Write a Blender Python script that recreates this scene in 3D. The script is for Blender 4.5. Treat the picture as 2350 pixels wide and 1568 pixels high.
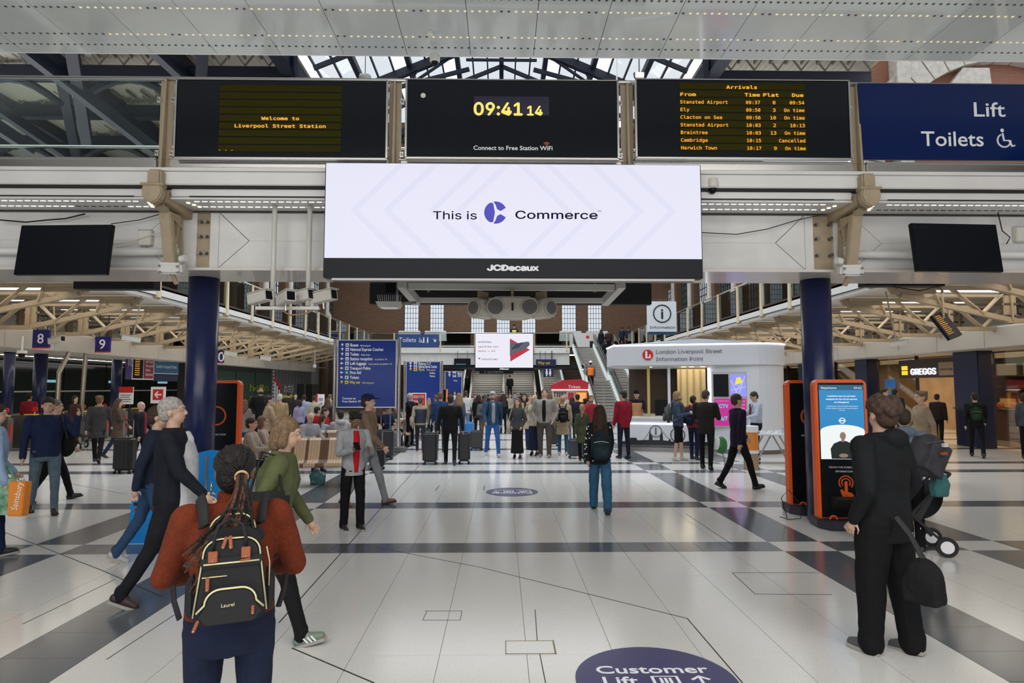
import bpy, bmesh, math, random
from mathutils import Vector, Matrix
R = math.radians
C = bpy.context.scene.collection
S = bpy.context.scene
for _o in list(bpy.data.objects): bpy.data.objects.remove(_o)
rnd = random.Random(7)

# ------------------------------------------------------------ camera, world, light, exposure
F, HZ, CAMZ = 1450.0, 888.0, 1.9
PITCH, YAW = math.atan((HZ-784)/F), math.atan(25/F)
fw = Vector((math.sin(YAW)*math.cos(PITCH), math.cos(YAW)*math.cos(PITCH), math.sin(PITCH)))
rt = Vector((math.cos(YAW), -math.sin(YAW), 0)); up = rt.cross(fw)
cd = bpy.data.cameras.new('camera'); cam = bpy.data.objects.new('camera', cd); C.objects.link(cam)
cd.sensor_width = 36; cd.lens = F/2350*36; cd.clip_end = 400
m = Matrix((rt, up, -fw)).transposed().to_4x4(); m.translation = (0, 0, CAMZ); cam.matrix_world = m
S.camera = cam
def at(x, y, Y):
    """world point seen at photograph pixel (x, y) at distance Y"""
    d = fw*F + rt*(x-1175) + up*(784-y)
    return Vector((0, 0, CAMZ)) + d*(Y/d.y)
def gr(x, y, z=0):
    """point of the floor (height z) seen at pixel (x, y)"""
    d = fw*F + rt*(x-1175) + up*(784-y)
    return Vector((0, 0, CAMZ)) + d*((z-CAMZ)/d.z)
w = bpy.data.worlds.new('world'); S.world = w; w.use_nodes = True
bg = w.node_tree.nodes['Background']; bg.inputs[0].default_value = (0.9, 0.95, 1.0, 1); bg.inputs[1].default_value = 1.4
S.view_settings.view_transform = 'Standard'; S.view_settings.look = 'None'; S.view_settings.gamma = 1
S.view_settings.use_curve_mapping = False; S.view_settings.exposure = 0.0
S.cycles.use_denoising = True
S.cycles.max_bounces = 7; S.cycles.diffuse_bounces = 3; S.cycles.glossy_bounces = 3; S.cycles.transparent_max_bounces = 12
S.cycles.sample_clamp_indirect = 4; S.cycles.caustics_reflective = False; S.cycles.caustics_refractive = False
def area(name, loc, sx, sy, power, col=(1, 1, 1), rot=(0, 0, 0)):
    l = bpy.data.lights.new(name, 'AREA'); l.shape = 'RECTANGLE'; l.size = sx; l.size_y = sy; l.energy = power; l.color = col
    o = bpy.data.objects.new(name, l); C.objects.link(o); o.location = loc; o.rotation_euler = rot
    return o
area('roof_daylight', (0, 30, 17), 17, 40, 4600, (0.93, 0.97, 1))
area('concourse_fill', (0, -2.6, 6.6), 14, 8, 1150, (1, 0.96, 0.9))  # unseen fill lamp added over the viewpoint, not a station fitting
area('rear_fill', (0, -10, 4.8), 24, 2.2, 900, (.95, .97, 1), (R(90), 0, 0))  # added fill to lift surfaces facing the camera; the rear wall has no window
area('roof_underside_fill', (-25, 27, 9.5), 20, 16, 1500, (1, .96, .9), (R(180), 0, 0))  # added fill, brightens the underside of the left corrugated roof
area('roof_underside_fill', (14, 30, 9.5), 7, 14, 500, (1, .96, .9), (R(180), 0, 0))  # same added fill for the right side roof, hidden behind the boards
area('stair_light', (0, 49.5, 3.25), 9, 4, 260, (1, .97, .9))
area('left_gallery_light', (-12, 24, 4.2), 3, 26, 300, (1, 0.9, 0.76))
area('right_gallery_light', (12, 24, 4.2), 3, 26, 380, (1, 0.9, 0.78))

# ------------------------------------------------------------ helpers
MATS = {}
def mat(name, col=(.5, .5, .5), rough=.5, metal=0, emit=0, spec=.5, noise=0, nscale=20, bump=0, bscale=60, col2=None, coat=0, alpha=1, trans=0, kind='noise'):
    if name in MATS: return MATS[name]
    M_ = bpy.data.materials.new(name); M_.use_nodes = True; nt = M_.node_tree; n = nt.nodes; L = nt.links
    b = n['Principled BSDF']; b.inputs['Base Color'].default_value = (*col, 1)
    b.inputs['Roughness'].default_value = rough; b.inputs['Metallic'].default_value = metal
    b.inputs['Specular IOR Level'].default_value = spec; b.inputs['Coat Weight'].default_value = coat
    b.inputs['Alpha'].default_value = alpha; b.inputs['Transmission Weight'].default_value = trans
    tc = n.new('ShaderNodeTexCoord')
    if emit:
        b.inputs['Emission Color'].default_value = (*col, 1); b.inputs['Emission Strength'].default_value = emit; b.inputs['Base Color'].default_value = (0.01, 0.01, 0.01, 1)
    if noise or col2:
        t = n.new('ShaderNodeTexNoise' if kind == 'noise' else 'ShaderNodeTexVoronoi'); t.inputs['Scale'].default_value = nscale
        if kind == 'noise': t.inputs['Detail'].default_value = 4
        L.new(tc.outputs['Object'], t.inputs['Vector'])
        r = n.new('ShaderNodeValToRGB'); c2 = col2 or tuple(c*(1-noise) for c in col)
        r.color_ramp.elements[0].color = (*c2, 1); r.color_ramp.elements[1].color = (*col, 1)
        if kind == 'noise': r.color_ramp.elements[0].position = .35; r.color_ramp.elements[1].position = .65
        else: r.color_ramp.elements[0].position = .12; r.color_ramp.elements[1].position = .22
        L.new(t.outputs[0], r.inputs[0]); L.new(r.outputs[0], b.inputs['Base Color'])
    if bump:
        t = n.new('ShaderNodeTexNoise'); t.inputs['Scale'].default_value = bscale; t.inputs['Detail'].default_value = 3
        L.new(tc.outputs['Object'], t.inputs['Vector'])
        u = n.new('ShaderNodeBump'); u.inputs['Strength'].default_value = bump; u.inputs['Distance'].default_value = .02
        L.new(t.outputs[0], u.inputs['Height']); L.new(u.outputs[0], b.inputs['Normal'])
    MATS[name] = M_; return M_
def glassmat(name, tint=(.85, .92, .9), refl=.12, rough=.02):
    if name in MATS: return MATS[name]
    M_ = bpy.data.materials.new(name); M_.use_nodes = True; nt = M_.node_tree; n = nt.nodes; L = nt.links
    n.remove(n['Principled BSDF']); o = n['Material Output']
    t = n.new('ShaderNodeBsdfTransparent'); t.inputs[0].default_value = (*tint, 1)
    g = n.new('ShaderNodeBsdfGlossy'); g.inputs['Roughness'].default_value = rough
    fr = n.new('ShaderNodeFresnel'); fr.inputs[0].default_value = 1.45
    mx = n.new('ShaderNodeMixShader'); mt = n.new('ShaderNodeMath'); mt.operation = 'MULTIPLY'; mt.inputs[1].default_value = refl*8
    L.new(fr.outputs[0], mt.inputs[0]); L.new(mt.outputs[0], mx.inputs[0])
    L.new(t.outputs[0], mx.inputs[1]); L.new(g.outputs[0], mx.inputs[2]); L.new(mx.outputs[0], o.inputs[0])
    MATS[name] = M_; return M_
def brickmat(name, c1, c2, mortar, scale=1, vert='X'):
    if name in MATS: return MATS[name]
    M_ = bpy.data.materials.new(name); M_.use_nodes = True; nt = M_.node_tree; n = nt.nodes; L = nt.links; b = n['Principled BSDF']
    tc = n.new('ShaderNodeTexCoord'); sp = n.new('ShaderNodeSeparateXYZ'); cb = n.new('ShaderNodeCombineXYZ')
    L.new(tc.outputs['Object'], sp.inputs[0]); L.new(sp.outputs[vert], cb.inputs[0]); L.new(sp.outputs['Z'], cb.inputs[1])
    t = n.new('ShaderNodeTexBrick'); t.inputs['Scale'].default_value = scale
    t.inputs['Brick Width'].default_value = .24; t.inputs['Row Height'].default_value = .08; t.inputs['Mortar Size'].default_value = .012
    for k, c in (('Color1', c1), ('Color2', c2), ('Mortar', mortar)): t.inputs[k].default_value = (*c, 1)
    L.new(cb.outputs[0], t.inputs['Vector']); L.new(t.outputs[0], b.inputs['Base Color']); b.inputs['Roughness'].default_value = .85
    MATS[name] = M_; return M_

class B:
    def __init__(s): s.v = []; s.f = []
    def add(s, vs, fs):
        k = len(s.v); s.v += [tuple(p) for p in vs]; s.f += [tuple(i+k for i in f) for f in fs]; return s
    def box(s, x0, x1, y0, y1, z0, z1):
        return s.add([(x, y, z) for x in (x0, x1) for y in (y0, y1) for z in (z0, z1)],
                     [(0, 1, 3, 2), (4, 6, 7, 5), (0, 4, 5, 1), (2, 3, 7, 6), (0, 2, 6, 4), (1, 5, 7, 3)])
    def beam(s, a, b, w, h, upv=(0, 0, 1)):
        a = Vector(a); b = Vector(b); d = (b-a).normalized(); r = d.cross(Vector(upv))
        r = r.normalized() if r.length > 1e-5 else Vector((1, 0, 0)); u = r.cross(d)
        vs = [p + r*w/2*i + u*h/2*j for p in (a, b) for i, j in ((-1, -1), (1, -1), (1, 1), (-1, 1))]
        return s.add(vs, [(0, 1, 2, 3), (7, 6, 5, 4), (0, 4, 5, 1), (1, 5, 6, 2), (2, 6, 7, 3), (3, 7, 4, 0)])
    def prism(s, pts, ax, a, b):
        """polygon pts in the plane across axis ax, pushed from a to b. ax 'x': pts (y,z); 'y': (x,z); 'z': (x,y)"""
        def P(p, t): return (t, p[0], p[1]) if ax == 'x' else (p[0], t, p[1]) if ax == 'y' else (p[0], p[1], t)
        n = len(pts)
        return s.add([P(p, a) for p in pts]+[P(p, b) for p in pts],
                     [tuple(range(n))[::-1], tuple(range(n, 2*n))] + [(i, (i+1) % n, n+(i+1) % n, n+i) for i in range(n)])
    def tube(s, pts, r, n=8, cap=True, flat=1):
        pts = [Vector(p) for p in pts]; rs = r if isinstance(r, (list, tuple)) else [r]*len(pts); k = len(s.v); prev = None
        for i, p in enumerate(pts):
            d = (pts[min(i+1, len(pts)-1)]-pts[max(i-1, 0)]).normalized()
            if prev is None: u = d.orthogonal().normalized()
            else:
                u = prev-d*prev.dot(d); u = u.normalized() if u.length > 1e-6 else d.orthogonal().normalized()
            prev = u; w_ = d.cross(u)
            for j in range(n):
                a = 2*math.pi*j/n; s.v.append(tuple(p + (u*math.cos(a)*flat+w_*math.sin(a))*rs[i]))
        for i in range(len(pts)-1):
            for j in range(n):
                s.f.append((k+i*n+j, k+i*n+(j+1) % n, k+(i+1)*n+(j+1) % n, k+(i+1)*n+j))
        if cap: s.f.append(tuple(range(k, k+n))[::-1]); s.f.append(tuple(range(k+(len(pts)-1)*n, k+len(pts)*n)))
        return s
    def cyl(s, c, r, z0, z1, n=20, r1=None): return s.tube([(c[0], c[1], z0), (c[0], c[1], z1)], [r, r if r1 is None else r1], n)
    def caps(s, a, b, ra, rb, n=10, flat=None):
        """tapered capsule from a to b"""
        a = Vector(a); b = Vector(b); d = b-a; l = d.length; d = d/l if l > 1e-6 else Vector((0, 0, 1)); pts = []; rs = []
        for t in (-90, -60, -30): pts.append(a+d*ra*math.sin(R(t))); rs.append(max(ra*math.cos(R(t)), ra*.05))
        pts += [a, b]; rs += [ra, rb]
        for t in (30, 60, 90): pts.append(b+d*rb*math.sin(R(t))); rs.append(max(rb*math.cos(R(t)), rb*.05))
        return s.tube(pts, rs, n)
    def ell(s, c, r, n=12, m=8, rot=None):
        c = Vector(c); k = len(s.v); vs = []
        for i in range(m+1):
            t = math.pi*i/m
            for j in range(n):
                a = 2*math.pi*j/n; p = Vector((r[0]*math.sin(max(t, .02) if t < 3 else 3.12)*math.cos(a), r[1]*math.sin(max(t, .02) if t < 3 else 3.12)*math.sin(a), r[2]*math.cos(t)))
                vs.append(c+(rot @ p if rot else p))
        fs = [(i*n+j, (i+1)*n+j, (i+1)*n+(j+1) % n, i*n+(j+1) % n) for i in range(m) for j in range(n)]
        fs += [tuple(range(n)), tuple(range(m*n, m*n+n))[::-1]]
        return s.add(vs, fs)
    def lathe(s, prof, n=24, c=(0, 0, 0), a0=0, a1=360):
        full = a1-a0 >= 360; k = n if full else n+1; vs = [(c[0]+r*math.cos(R(a0+(a1-a0)*j/n)), c[1]+r*math.sin(R(a0+(a1-a0)*j/n)), c[2]+z) for r, z in prof for j in range(k)]
        fs = [(i*k+j, i*k+(j+1) % k, (i+1)*k+(j+1) % k, (i+1)*k+j) for i in range(len(prof)-1) for j in range(n)]
        return s.add(vs, fs)
    def sheet(s, rows, thick=0):
        """grid of points rows[i][j]"""
        n = len(rows[0]); return s.add([p for r_ in rows for p in r_], [(i*n+j, i*n+j+1, (i+1)*n+j+1, (i+1)*n+j) for i in range(len(rows)-1) for j in range(n-1)])
    def build(s, name, m, parent=None, bevel=0, smooth=False, seg=2, off=None, kind=None, label=None, loc=None):
        me = bpy.data.meshes.new(name)
        if off is not None: s.v = [(v[0]-off[0], v[1]-off[1], v[2]-off[2]) for v in s.v]
        me.from_pydata(s.v, [], s.f)
        bm = bmesh.new(); bm.from_mesh(me); bmesh.ops.recalc_face_normals(bm, faces=bm.faces)
        if bevel: bmesh.ops.bevel(bm, geom=bm.edges, offset=bevel, segments=seg, affect='EDGES', clamp_overlap=True)
        bm.to_mesh(me); bm.free()
        if smooth:
            for p in me.polygons: p.use_smooth = True
        me.materials.append(m); o = bpy.data.objects.new(name, me); C.objects.link(o)
        if parent is not None: o.parent = parent
        if kind: o['kind'] = kind
        if label: o['label'] = label
        if loc is not None: o.location = loc
        return o
def thing(name, label, cat, loc=(0, 0, 0), rz=0, group=None, kind=None):
    o = bpy.data.objects.new(name, None); C.objects.link(o); o.location = loc; o.rotation_euler = (0, 0, R(rz)); o.empty_display_size = .1
    return tag(o, label, cat, group, kind)
def tag(o, label, cat, group=None, kind=None):
    o['label'] = label; o['category'] = cat
    if group: o['group'] = group
    if kind: o['kind'] = kind
    return o
def struct(o, label=None, cat=None):
    o['kind'] = 'structure'
    if label: o['label'] = label; o['category'] = cat or 'structure'
    return o
def clone(o, loc=None, rz=None, label=None, parent=None):
    c = o.copy(); C.objects.link(c)
    if parent is not None: c.parent = parent
    if loc is not None: c.location = loc
    if rz is not None: c.rotation_euler[2] = R(rz)
    if label: c['label'] = label
    for ch in list(o.children): clone(ch, parent=c)
    return c
FONTS = {}
for _k, _f in (('sans', 'Inter.woff2'), ('mono', 'DejaVuSansMono.woff2')):
    try: FONTS[_k] = bpy.data.fonts.load(bpy.utils.system_resource('DATAFILES')+'/fonts/'+_f)   # fonts that ship with Blender
    except Exception: FONTS[_k] = None
def text(s, loc, size, m, parent=None, rot=(90, 0, 0), align='LEFT', ext=.001, sx=1, bold=0, sp=1, name='lettering', lsp=1, off=None, fit=None, font=None):
    cu = bpy.data.curves.new(name, 'FONT'); cu.body = s; cu.size = size; cu.align_x = align; cu.extrude = ext; cu.offset = 0 if font else bold; cu.space_character = sp; cu.space_line = lsp
    cu.resolution_u = 3
    if font and FONTS.get(font): cu.font = FONTS[font]
    t = bpy.data.objects.new('t', cu); me = bpy.data.meshes.new_from_object(t); bpy.data.objects.remove(t)
    me.materials.clear(); me.materials.append(m); me.name = name
    if font and bold and len(me.vertices):
        vs = [v.co.copy() for v in me.vertices]; fs = [tuple(p.vertices) for p in me.polygons]; n_ = len(vs); nv, nf = [], []
        for i_, (dx_, dz_) in enumerate(((1, 0), (-1, 0), (0, 1), (0, -1))):
            nv += [(v.x+dx_*bold, v.y+dz_*bold, v.z) for v in vs]; nf += [tuple(a+i_*n_ for a in f) for f in fs]
        me.clear_geometry(); me.from_pydata(nv, [], nf)
    if fit and len(me.vertices):
        xs_ = [v.co.x for v in me.vertices]; sx = fit/max(1e-6, max(xs_)-min(xs_))
    o = bpy.data.objects.new(name, me); C.objects.link(o)
    if off is not None: loc = Vector(loc)-Vector(off)
    o.location = loc; o.rotation_euler = tuple(R(a) for a in rot); o.scale = (sx, 1, 1)
    if parent is not None: o.parent = parent
    return o

# ------------------------------------------------------------ materials
WHITE = mat('white_paint', (.72, .71, .69), .35, noise=.1, nscale=3)
FASC = mat('white_fascia', (.76, .75, .73), .3, noise=.06, nscale=2)
GLOSSY = mat('gloss_ceiling_panel', (.54, .55, .53), .10, noise=.05, nscale=1.5, coat=.3)
SOFF = mat('gallery_soffit', (.62, .59, .54), .4)
CREAM = mat('cream_steel', (.41, .325, .215), .45, noise=.12, nscale=6)
NAVY = mat('navy_column', (.012, .018, .075), .28)
NAVYS = mat('navy_roof_steel', (.012, .016, .035), .5)
SIGNB = mat('sign_blue', (.006, .03, .2), .25)
SIGNBE = mat('sign_blue_dark', (.006, .018, .10), .15)
STEEL = mat('stainless_steel', (.62, .6, .57), .22, 1)
DSTEEL = mat('brushed_dark_steel', (.25, .24, .23), .35, 1)
ALU = mat('aluminium', (.6, .6, .6), .35, .8)
BLACK = mat('black_plastic', (.004, .005, .008), .4, spec=.2)
BOARD = mat('display_glass', (.004, .006, .010), .12, spec=.3)
MATB = mat('matt_black', (.012, .012, .013), .7)
DARK = mat('dark_void', (.02, .019, .018), .8)
OFFW = mat('off_white_plastic', (.66, .64, .58), .4)
GREYP = mat('grey_paint', (.33, .33, .33), .5)
GLASS = glassmat('clear_glass')
ROOFG = glassmat('roof_glass', (.96, .98, 1), .05)
EWHITE = mat('lamp_white', (1, .97, .93), .5, emit=3)
EWARM = mat('lamp_warm', (1, .85, .55), .5, emit=3)
EWSOFT = mat('lit_white_print', (.95, .95, .95), .5, emit=.7)
PRINTW = mat('white_print', (.85, .86, .88), .5)
PRINTB = mat('black_print', (.01, .01, .012), .5)
PRINTG = mat('grey_print', (.12, .12, .14), .5)
AMBER = mat('amber_led', (1, .42, .03), .5, emit=1.1)
YLED = mat('yellow_led', (1, .8, .18), .5, emit=1.0)
LEDROW = mat('led_row', (.032, .028, .002), .8, spec=.1)
ORANGE = mat('orange_red_frame', (.86, .12, .015), .35)
RED = mat('red_print', (.62, .02, .02), .45)
YEL = mat('yellow_print', (.9, .7, .05), .5)
BRICK = brickmat('brown_brick', (.17, .085, .042), (.12, .058, .03), (.11, .08, .055))
BRICKY = brickmat('brown_brick_side', (.17, .085, .042), (.12, .058, .03), (.11, .08, .055), vert='Y')
REDBR = brickmat('red_brick', (.26, .08, .04), (.22, .065, .03), (.3, .2, .15))
STONE = mat('pale_stone', (.62, .58, .52), .7, noise=.2, nscale=4)
TILEW = mat('white_terrazzo', (.66, .655, .635), .16, col2=(.40, .385, .36), nscale=75, kind='voronoi')
TILED = mat('dark_granite', (.105, .115, .13), .16, col2=(.05, .052, .06), nscale=90, kind='voronoi')
JOINT = mat('floor_joint', (.42, .41, .39), .6)
JDARK = mat('dark_joint', (.03, .028, .025), .5)
BRASS = mat('brass_edge', (.32, .27, .16), .4, .4)

# ------------------------------------------------------------ floor
floor = struct(B().box(-40, 40, -7, 80, -.3, -.008).build('floor', JOINT))
XB = [(-5.62, -5.03), (-3.51, -2.91), (3.28, 3.91), (5.46, 6.08)]
YB = [(7.42, 7.87), (10.08, 10.58), (14.08, 14.56), (15.66, 16.08), (19.2, 19.7), (22.6, 23.1), (25.6, 26.1), (31.5, 32), (38, 38.5)]
def cuts(lo, hi, bands, step):
    out = []; p = lo
    for a, b in bands+[(hi, hi)]:
        if a > p:
            n = max(1, round((a-p)/step)); out += [(p+(a-p)*i/n, p+(a-p)*(i+1)/n, 0) for i in range(n)]
        if b > a:
            n = max(1, round((b-a)/step)) ; out += [(a+(b-a)*i/n, a+(b-a)*(i+1)/n, 1) for i in range(n)]
        p = b
    return out
YB2 = YB
xs = cuts(-34, 34, XB, .6); ys = cuts(-6.5, 60, YB2, .9)
cand = []; farW, farD = B(), B()
for (x0, x1, dx) in xs:
    for (y0, y1, dy) in ys:
        if dx+dy == 1 and abs((x0+x1)/2) < 9 and 3 < y0 < 12:
            parts = []
            if dy: nn = max(1, round((x1-x0)/.3)); parts = [(x0+(x1-x0)*i/nn, x0+(x1-x0)*(i+1)/nn, y0, y1) for i in range(nn)]
            else: nn = max(1, round((y1-y0)/.6)); parts = [(x0, x1, y0+(y1-y0)*i/nn, y0+(y1-y0)*(i+1)/nn) for i in range(nn)]
        else: parts = [(x0, x1, y0, y1)]
        for q in parts:
            yc = (q[2]+q[3])/2; xc = (q[0]+q[1])/2
            vis = q[3] > 3.6 and abs(xc) < .85*yc and yc > 3.6
            cand.append((yc if vis else 99, (dx+dy) == 1, q))
cand.sort(key=lambda c: c[0]); cache = {}; nt_ = {True: 0, False: 0}
for yc, dk, (x0, x1, y0, y1) in cand:
    if yc < 20 and nt_[dk] < (130 if dk else 165):
        nt_[dk] += 1; w_, d_ = round(x1-x0, 3), round(y1-y0, 3); key = (w_, d_, dk)
        if key not in cache:
            g = .0022
            o = B().box(-w_/2+g, w_/2-g, -d_/2+g, d_/2-g, -.02, 0).build('floor_tile', TILED if dk else TILEW, floor); cache[key] = o.data
        else:
            o = bpy.data.objects.new('floor_tile', cache[key]); C.objects.link(o); o.parent = floor
        o.location = ((x0+x1)/2, (y0+y1)/2, 0)
    else: (farD if dk else farW).box(x0+.003, x1-.003, y0+.003, y1-.003, -.02, 0)
farW.build('floor_tile_field', TILEW, floor, kind='stuff'); farD.build('floor_band_field', TILED, floor, kind='stuff')
def strip(pts, wd, m, name='expansion_joint', z=.002):
    b = B()
    for a, c in zip(pts[:-1], pts[1:]): b.beam((a.x, a.y, z-.003), (c.x, c.y, z-.003), wd, .006)
    return b.build(name, m, floor)
for ps, wd, m_ in (([(640, 1430), (640+325, 1065)], .011, JDARK), ([(670, 1488), (858, 1568)], .011, JDARK),
                  ([(860, 1256), (1100, 1302), (1577, 1420), (1704, 1568)], .009, JDARK), ([(0, 1218), (235, 1310), (372, 1370)], .009, JDARK),
                  ([(52, 1433), (265, 1330)], .006, JDARK), ([(245, 1514), (400, 1412)], .006, JDARK), ([(95, 1098), (290, 1135)], .01, JDARK),
                  ([(1228, 1400), (1233, 1472), (1252, 1568)], .006, JDARK), ([(1680, 1315), (1733, 1364), (1910, 1365)], .006, JDARK), ([(1680, 1315), (1880, 1315)], .006, JDARK),
                  ([(1575, 1180), (1680, 1250)], .008, JDARK), ([(980, 1403), (970, 1424)], .004, JDARK), ([(975, 1403), (1060, 1403), (1056, 1424), (970, 1424)], .004, JDARK),
                  ([(1000, 1126), (1008, 1115)], .02, JDARK), ([(1110, 1126), (1112, 1115)], .02, JDARK), ([(1222, 1194), (1272, 1194), (1275, 1201), (1224, 1201), (1222, 1194)], .01, BRASS)):
    strip([gr(*p) for p in ps], wd, m_)
acc = thing('access_cover', 'small rectangular floor hatch with brass edges behind the Customer Lift circle', 'hatch', gr(1215, 1488))
a_ = gr(1160, 1503); b_ = gr(1271, 1472); ax0, ax1, ay0, ay1 = a_.x, b_.x, a_.y, b_.y
B().box(ax0, ax1, ay0, ay1, 0, .004).build('cover_plate', TILEW, acc, off=acc.location)
fb = B()
for q in ((ax0, ax1, ay0, ay0+.006), (ax0, ax1, ay1-.006, ay1), (ax0, ax0+.006, ay0, ay1), (ax1-.012, ax1, ay0, ay1)): fb.box(*q, .003, .006)
fb.build('brass_edge', BRASS, acc, off=acc.location)
DECAL = mat('decal_navy', (.055, .05, .145), .3)
def decal(cx, cy, r, label, flip=False, sc=1):
    p = gr(cx, cy); d = thing('floor_sticker', label, 'floor sticker', (p.x, p.y, 0), 180 if flip else 0)
    B().cyl((0, 0), r, .001, .004, 48).build('disc', DECAL, d)
    text('Customer', (0, .10*sc, .0055), .155*sc, PRINTW, d, (0, 0, 0), 'CENTER', bold=.002, sx=1.18)
    text('Lift', (-.36*sc, -.06*sc, .0055), .155*sc, PRINTW, d, (0, 0, 0), 'LEFT', bold=.002, sx=1.18)
    ic = B().box(-.03*sc, .15*sc, -.065*sc, .055*sc, .004, .006).build('lift_symbol', PRINTW, d)
    k = B().box(-.01*sc, .13*sc, -.052*sc, .042*sc, .006, .0065); k.build('symbol_field', DECAL, ic)
    kk = B()
    for i in range(3): kk.cyl((.03*sc+i*.03*sc, .015*sc), .011*sc, .0065, .0075, 10); kk.box(.02*sc+i*.03*sc, .04*sc+i*.03*sc, -.045*sc, .003*sc, .0065, .0075)
    kk.build('people_symbol', PRINTW, ic)
    B().prism([(.28*sc, -.06*sc), (.30*sc, -.06*sc), (.30*sc, .03*sc), (.34*sc, -.005*sc), (.355*sc, .008*sc), (.29*sc, .06*sc), (.225*sc, .008*sc), (.24*sc, -.005*sc), (.28*sc, .03*sc)], 'z', .004, .006).build('arrow', PRINTW, d)
    text('station reception', (0, -.2*sc, .0055), .09*sc, PRINTW, d, (0, 0, 0), 'CENTER', sx=1.1)
q0 = gr(1322, 1560); q1 = gr(1692, 1560); rr = (q1.x-q0.x)/2
decal(1507, 1563, rr, 'large navy circle on the floor reading Customer Lift with an arrow', sc=1.0)
decal(1175, 1129.5, .47, 'faded navy oval floor sticker lying further off in front of the crowd, seen upside down', True)

# ------------------------------------------------------------ near ceiling with perforated panels
ceiling = struct(B().box(-14, 14, -6, 9.5, 7.09, 7.5).build('ceiling', DARK))
pd = {}
for i in range(-11, 12):
    X0 = -.48+.977*i
    for (y0, y1) in ((-2, 3.4), (3.4, 9.5)):
        B().box(X0+.004, X0+.973, y0+.003, y1-.003, 7.03, 7.09).build('ceiling_panel', GLOSSY, ceiling)
lit, drk = B(), B()
for ri, yy in enumerate((8.04, 8.31, 8.96, 9.25)):
    for k in range(-120, 121):
        x = k*.1
        g = (lit if (ri in (1, 2) and (k % 12) not in (0, 1) and k > -58) else drk)
        g.tube([(x, yy, 7.035), (x, yy, 7.026)], .019, 8)
lit.build('lit_hole', mat('hole_lit', (.9, .75, .45), .5, emit=.9), ceiling, kind='stuff'); drk.build('dark_hole', mat('hole_dark', (.06, .055, .05), .8), ceiling, kind='stuff')
struct(B().box(-14, 14, 9.5, 9.56, 7.05, 7.5).build('trim_1', FASC))
def dome(loc, label, s=1, arm=None):
    d = thing('dome_camera', label, 'security camera', loc)
    B().lathe([(.001, .1*s), (.07*s, .1*s), (.078*s, .05*s), (.078*s, 0), (.06*s, -.02*s), (.001, -.02*s)], 20).build('housing', OFFW, d, smooth=False)
    B().ell((0, 0, -.02*s), (.055*s, .055*s, .06*s)).build('dome', BLACK, d, smooth=True)
    if arm: B().tube(arm, .018, 10).build('arm', OFFW, d, smooth=True)
    return d
dome(at(998, 140, 9.3), 'small dome camera under the far edge of the white panel ceiling')
p = at(987, 60, 8.85); det = thing('smoke_detector', 'round white detector on the white panel ceiling above the clock board', 'detector', (p.x, p.y, 7.03))
B().lathe([(.001, 0), (.05, 0), (.05, -.03), (.03, -.045), (.001, -.045)], 16).build('detector_body', OFFW, det)
# ------------------------------------------------------------ bridge gallery across the view
XL, XR = -4.27, 4.59                 # columns carrying the bridge
PX = [-7.35, -4.31, -1.376, 1.636, 4.65, 7.6]
g = B(); g.box(-16, 16, 7.98, 12.0, 4.305, 4.66); bridge = struct(g.build('gallery_floor_beam', FASC))
def rail_piece(name, q, m, label=None): return struct(B().box(*q).build(name, m))
B().box(-16, 16, 7.86, 7.99, 4.44, 4.61).build('upper_fascia', FASC, bridge, bevel=.01)
B().box(-16, 16, 7.83, 7.99, 4.61, 4.65).build('fascia_lip', FASC, bridge)
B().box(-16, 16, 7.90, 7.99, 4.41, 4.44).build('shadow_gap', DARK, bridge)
for i in range(-1, 6):                                   # lower fascia lengths, cut at the brackets
    xs_ = (-16, PX[1]-.12, PX[1]+.12, PX[4]-.12, PX[4]+.12, 16)
for a, b in ((-16, PX[1]-.10), (PX[1]+.10, PX[4]-.10), (PX[4]+.10, 16)):
    B().box(a+.02, b-.02, 7.94, 7.99, 4.315, 4.41).build('lower_fascia', FASC, bridge, bevel=.006)
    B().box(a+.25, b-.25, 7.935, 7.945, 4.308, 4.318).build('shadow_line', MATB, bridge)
    B().box(a, b, 7.96, 8.50, 4.282, 4.305).build('soffit_panel', FASC, bridge)
h1, h2 = B(), B()
for k in range(-120, 121):
    x = k*.098
    if min(abs(x-PX[1]), abs(x-PX[4])) < .35: continue
    for yy in (8.06, 8.30): (h2 if (yy > 8.2 and (-4.9 > x > -5.6 or 4.9 < x)) else h1).prism([(x-.03, yy-.011), (x+.03, yy-.011), (x+.036, yy), (x+.03, yy+.011), (x-.03, yy+.011), (x-.036, yy)], 'z', 4.278, 4.284)
h1.build('lit_slot', mat('slot_lit', (1, .98, .95), .5, emit=1.6), bridge, kind='stuff'); h2.build('dark_slot', MATB, bridge, kind='stuff')
h3 = B()
for X0, s_ in ((PX[1], 1), (PX[1], -1), (PX[4], 1), (PX[4], -1)):
    for j in range(3): h3.cyl((X0+s_*(.25+.03*j)+.0, 8.12+.09*j), .025, 4.276, 4.283, 8)
h3.build('corner_spotlight', EWARM, bridge, kind='stuff')
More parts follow.
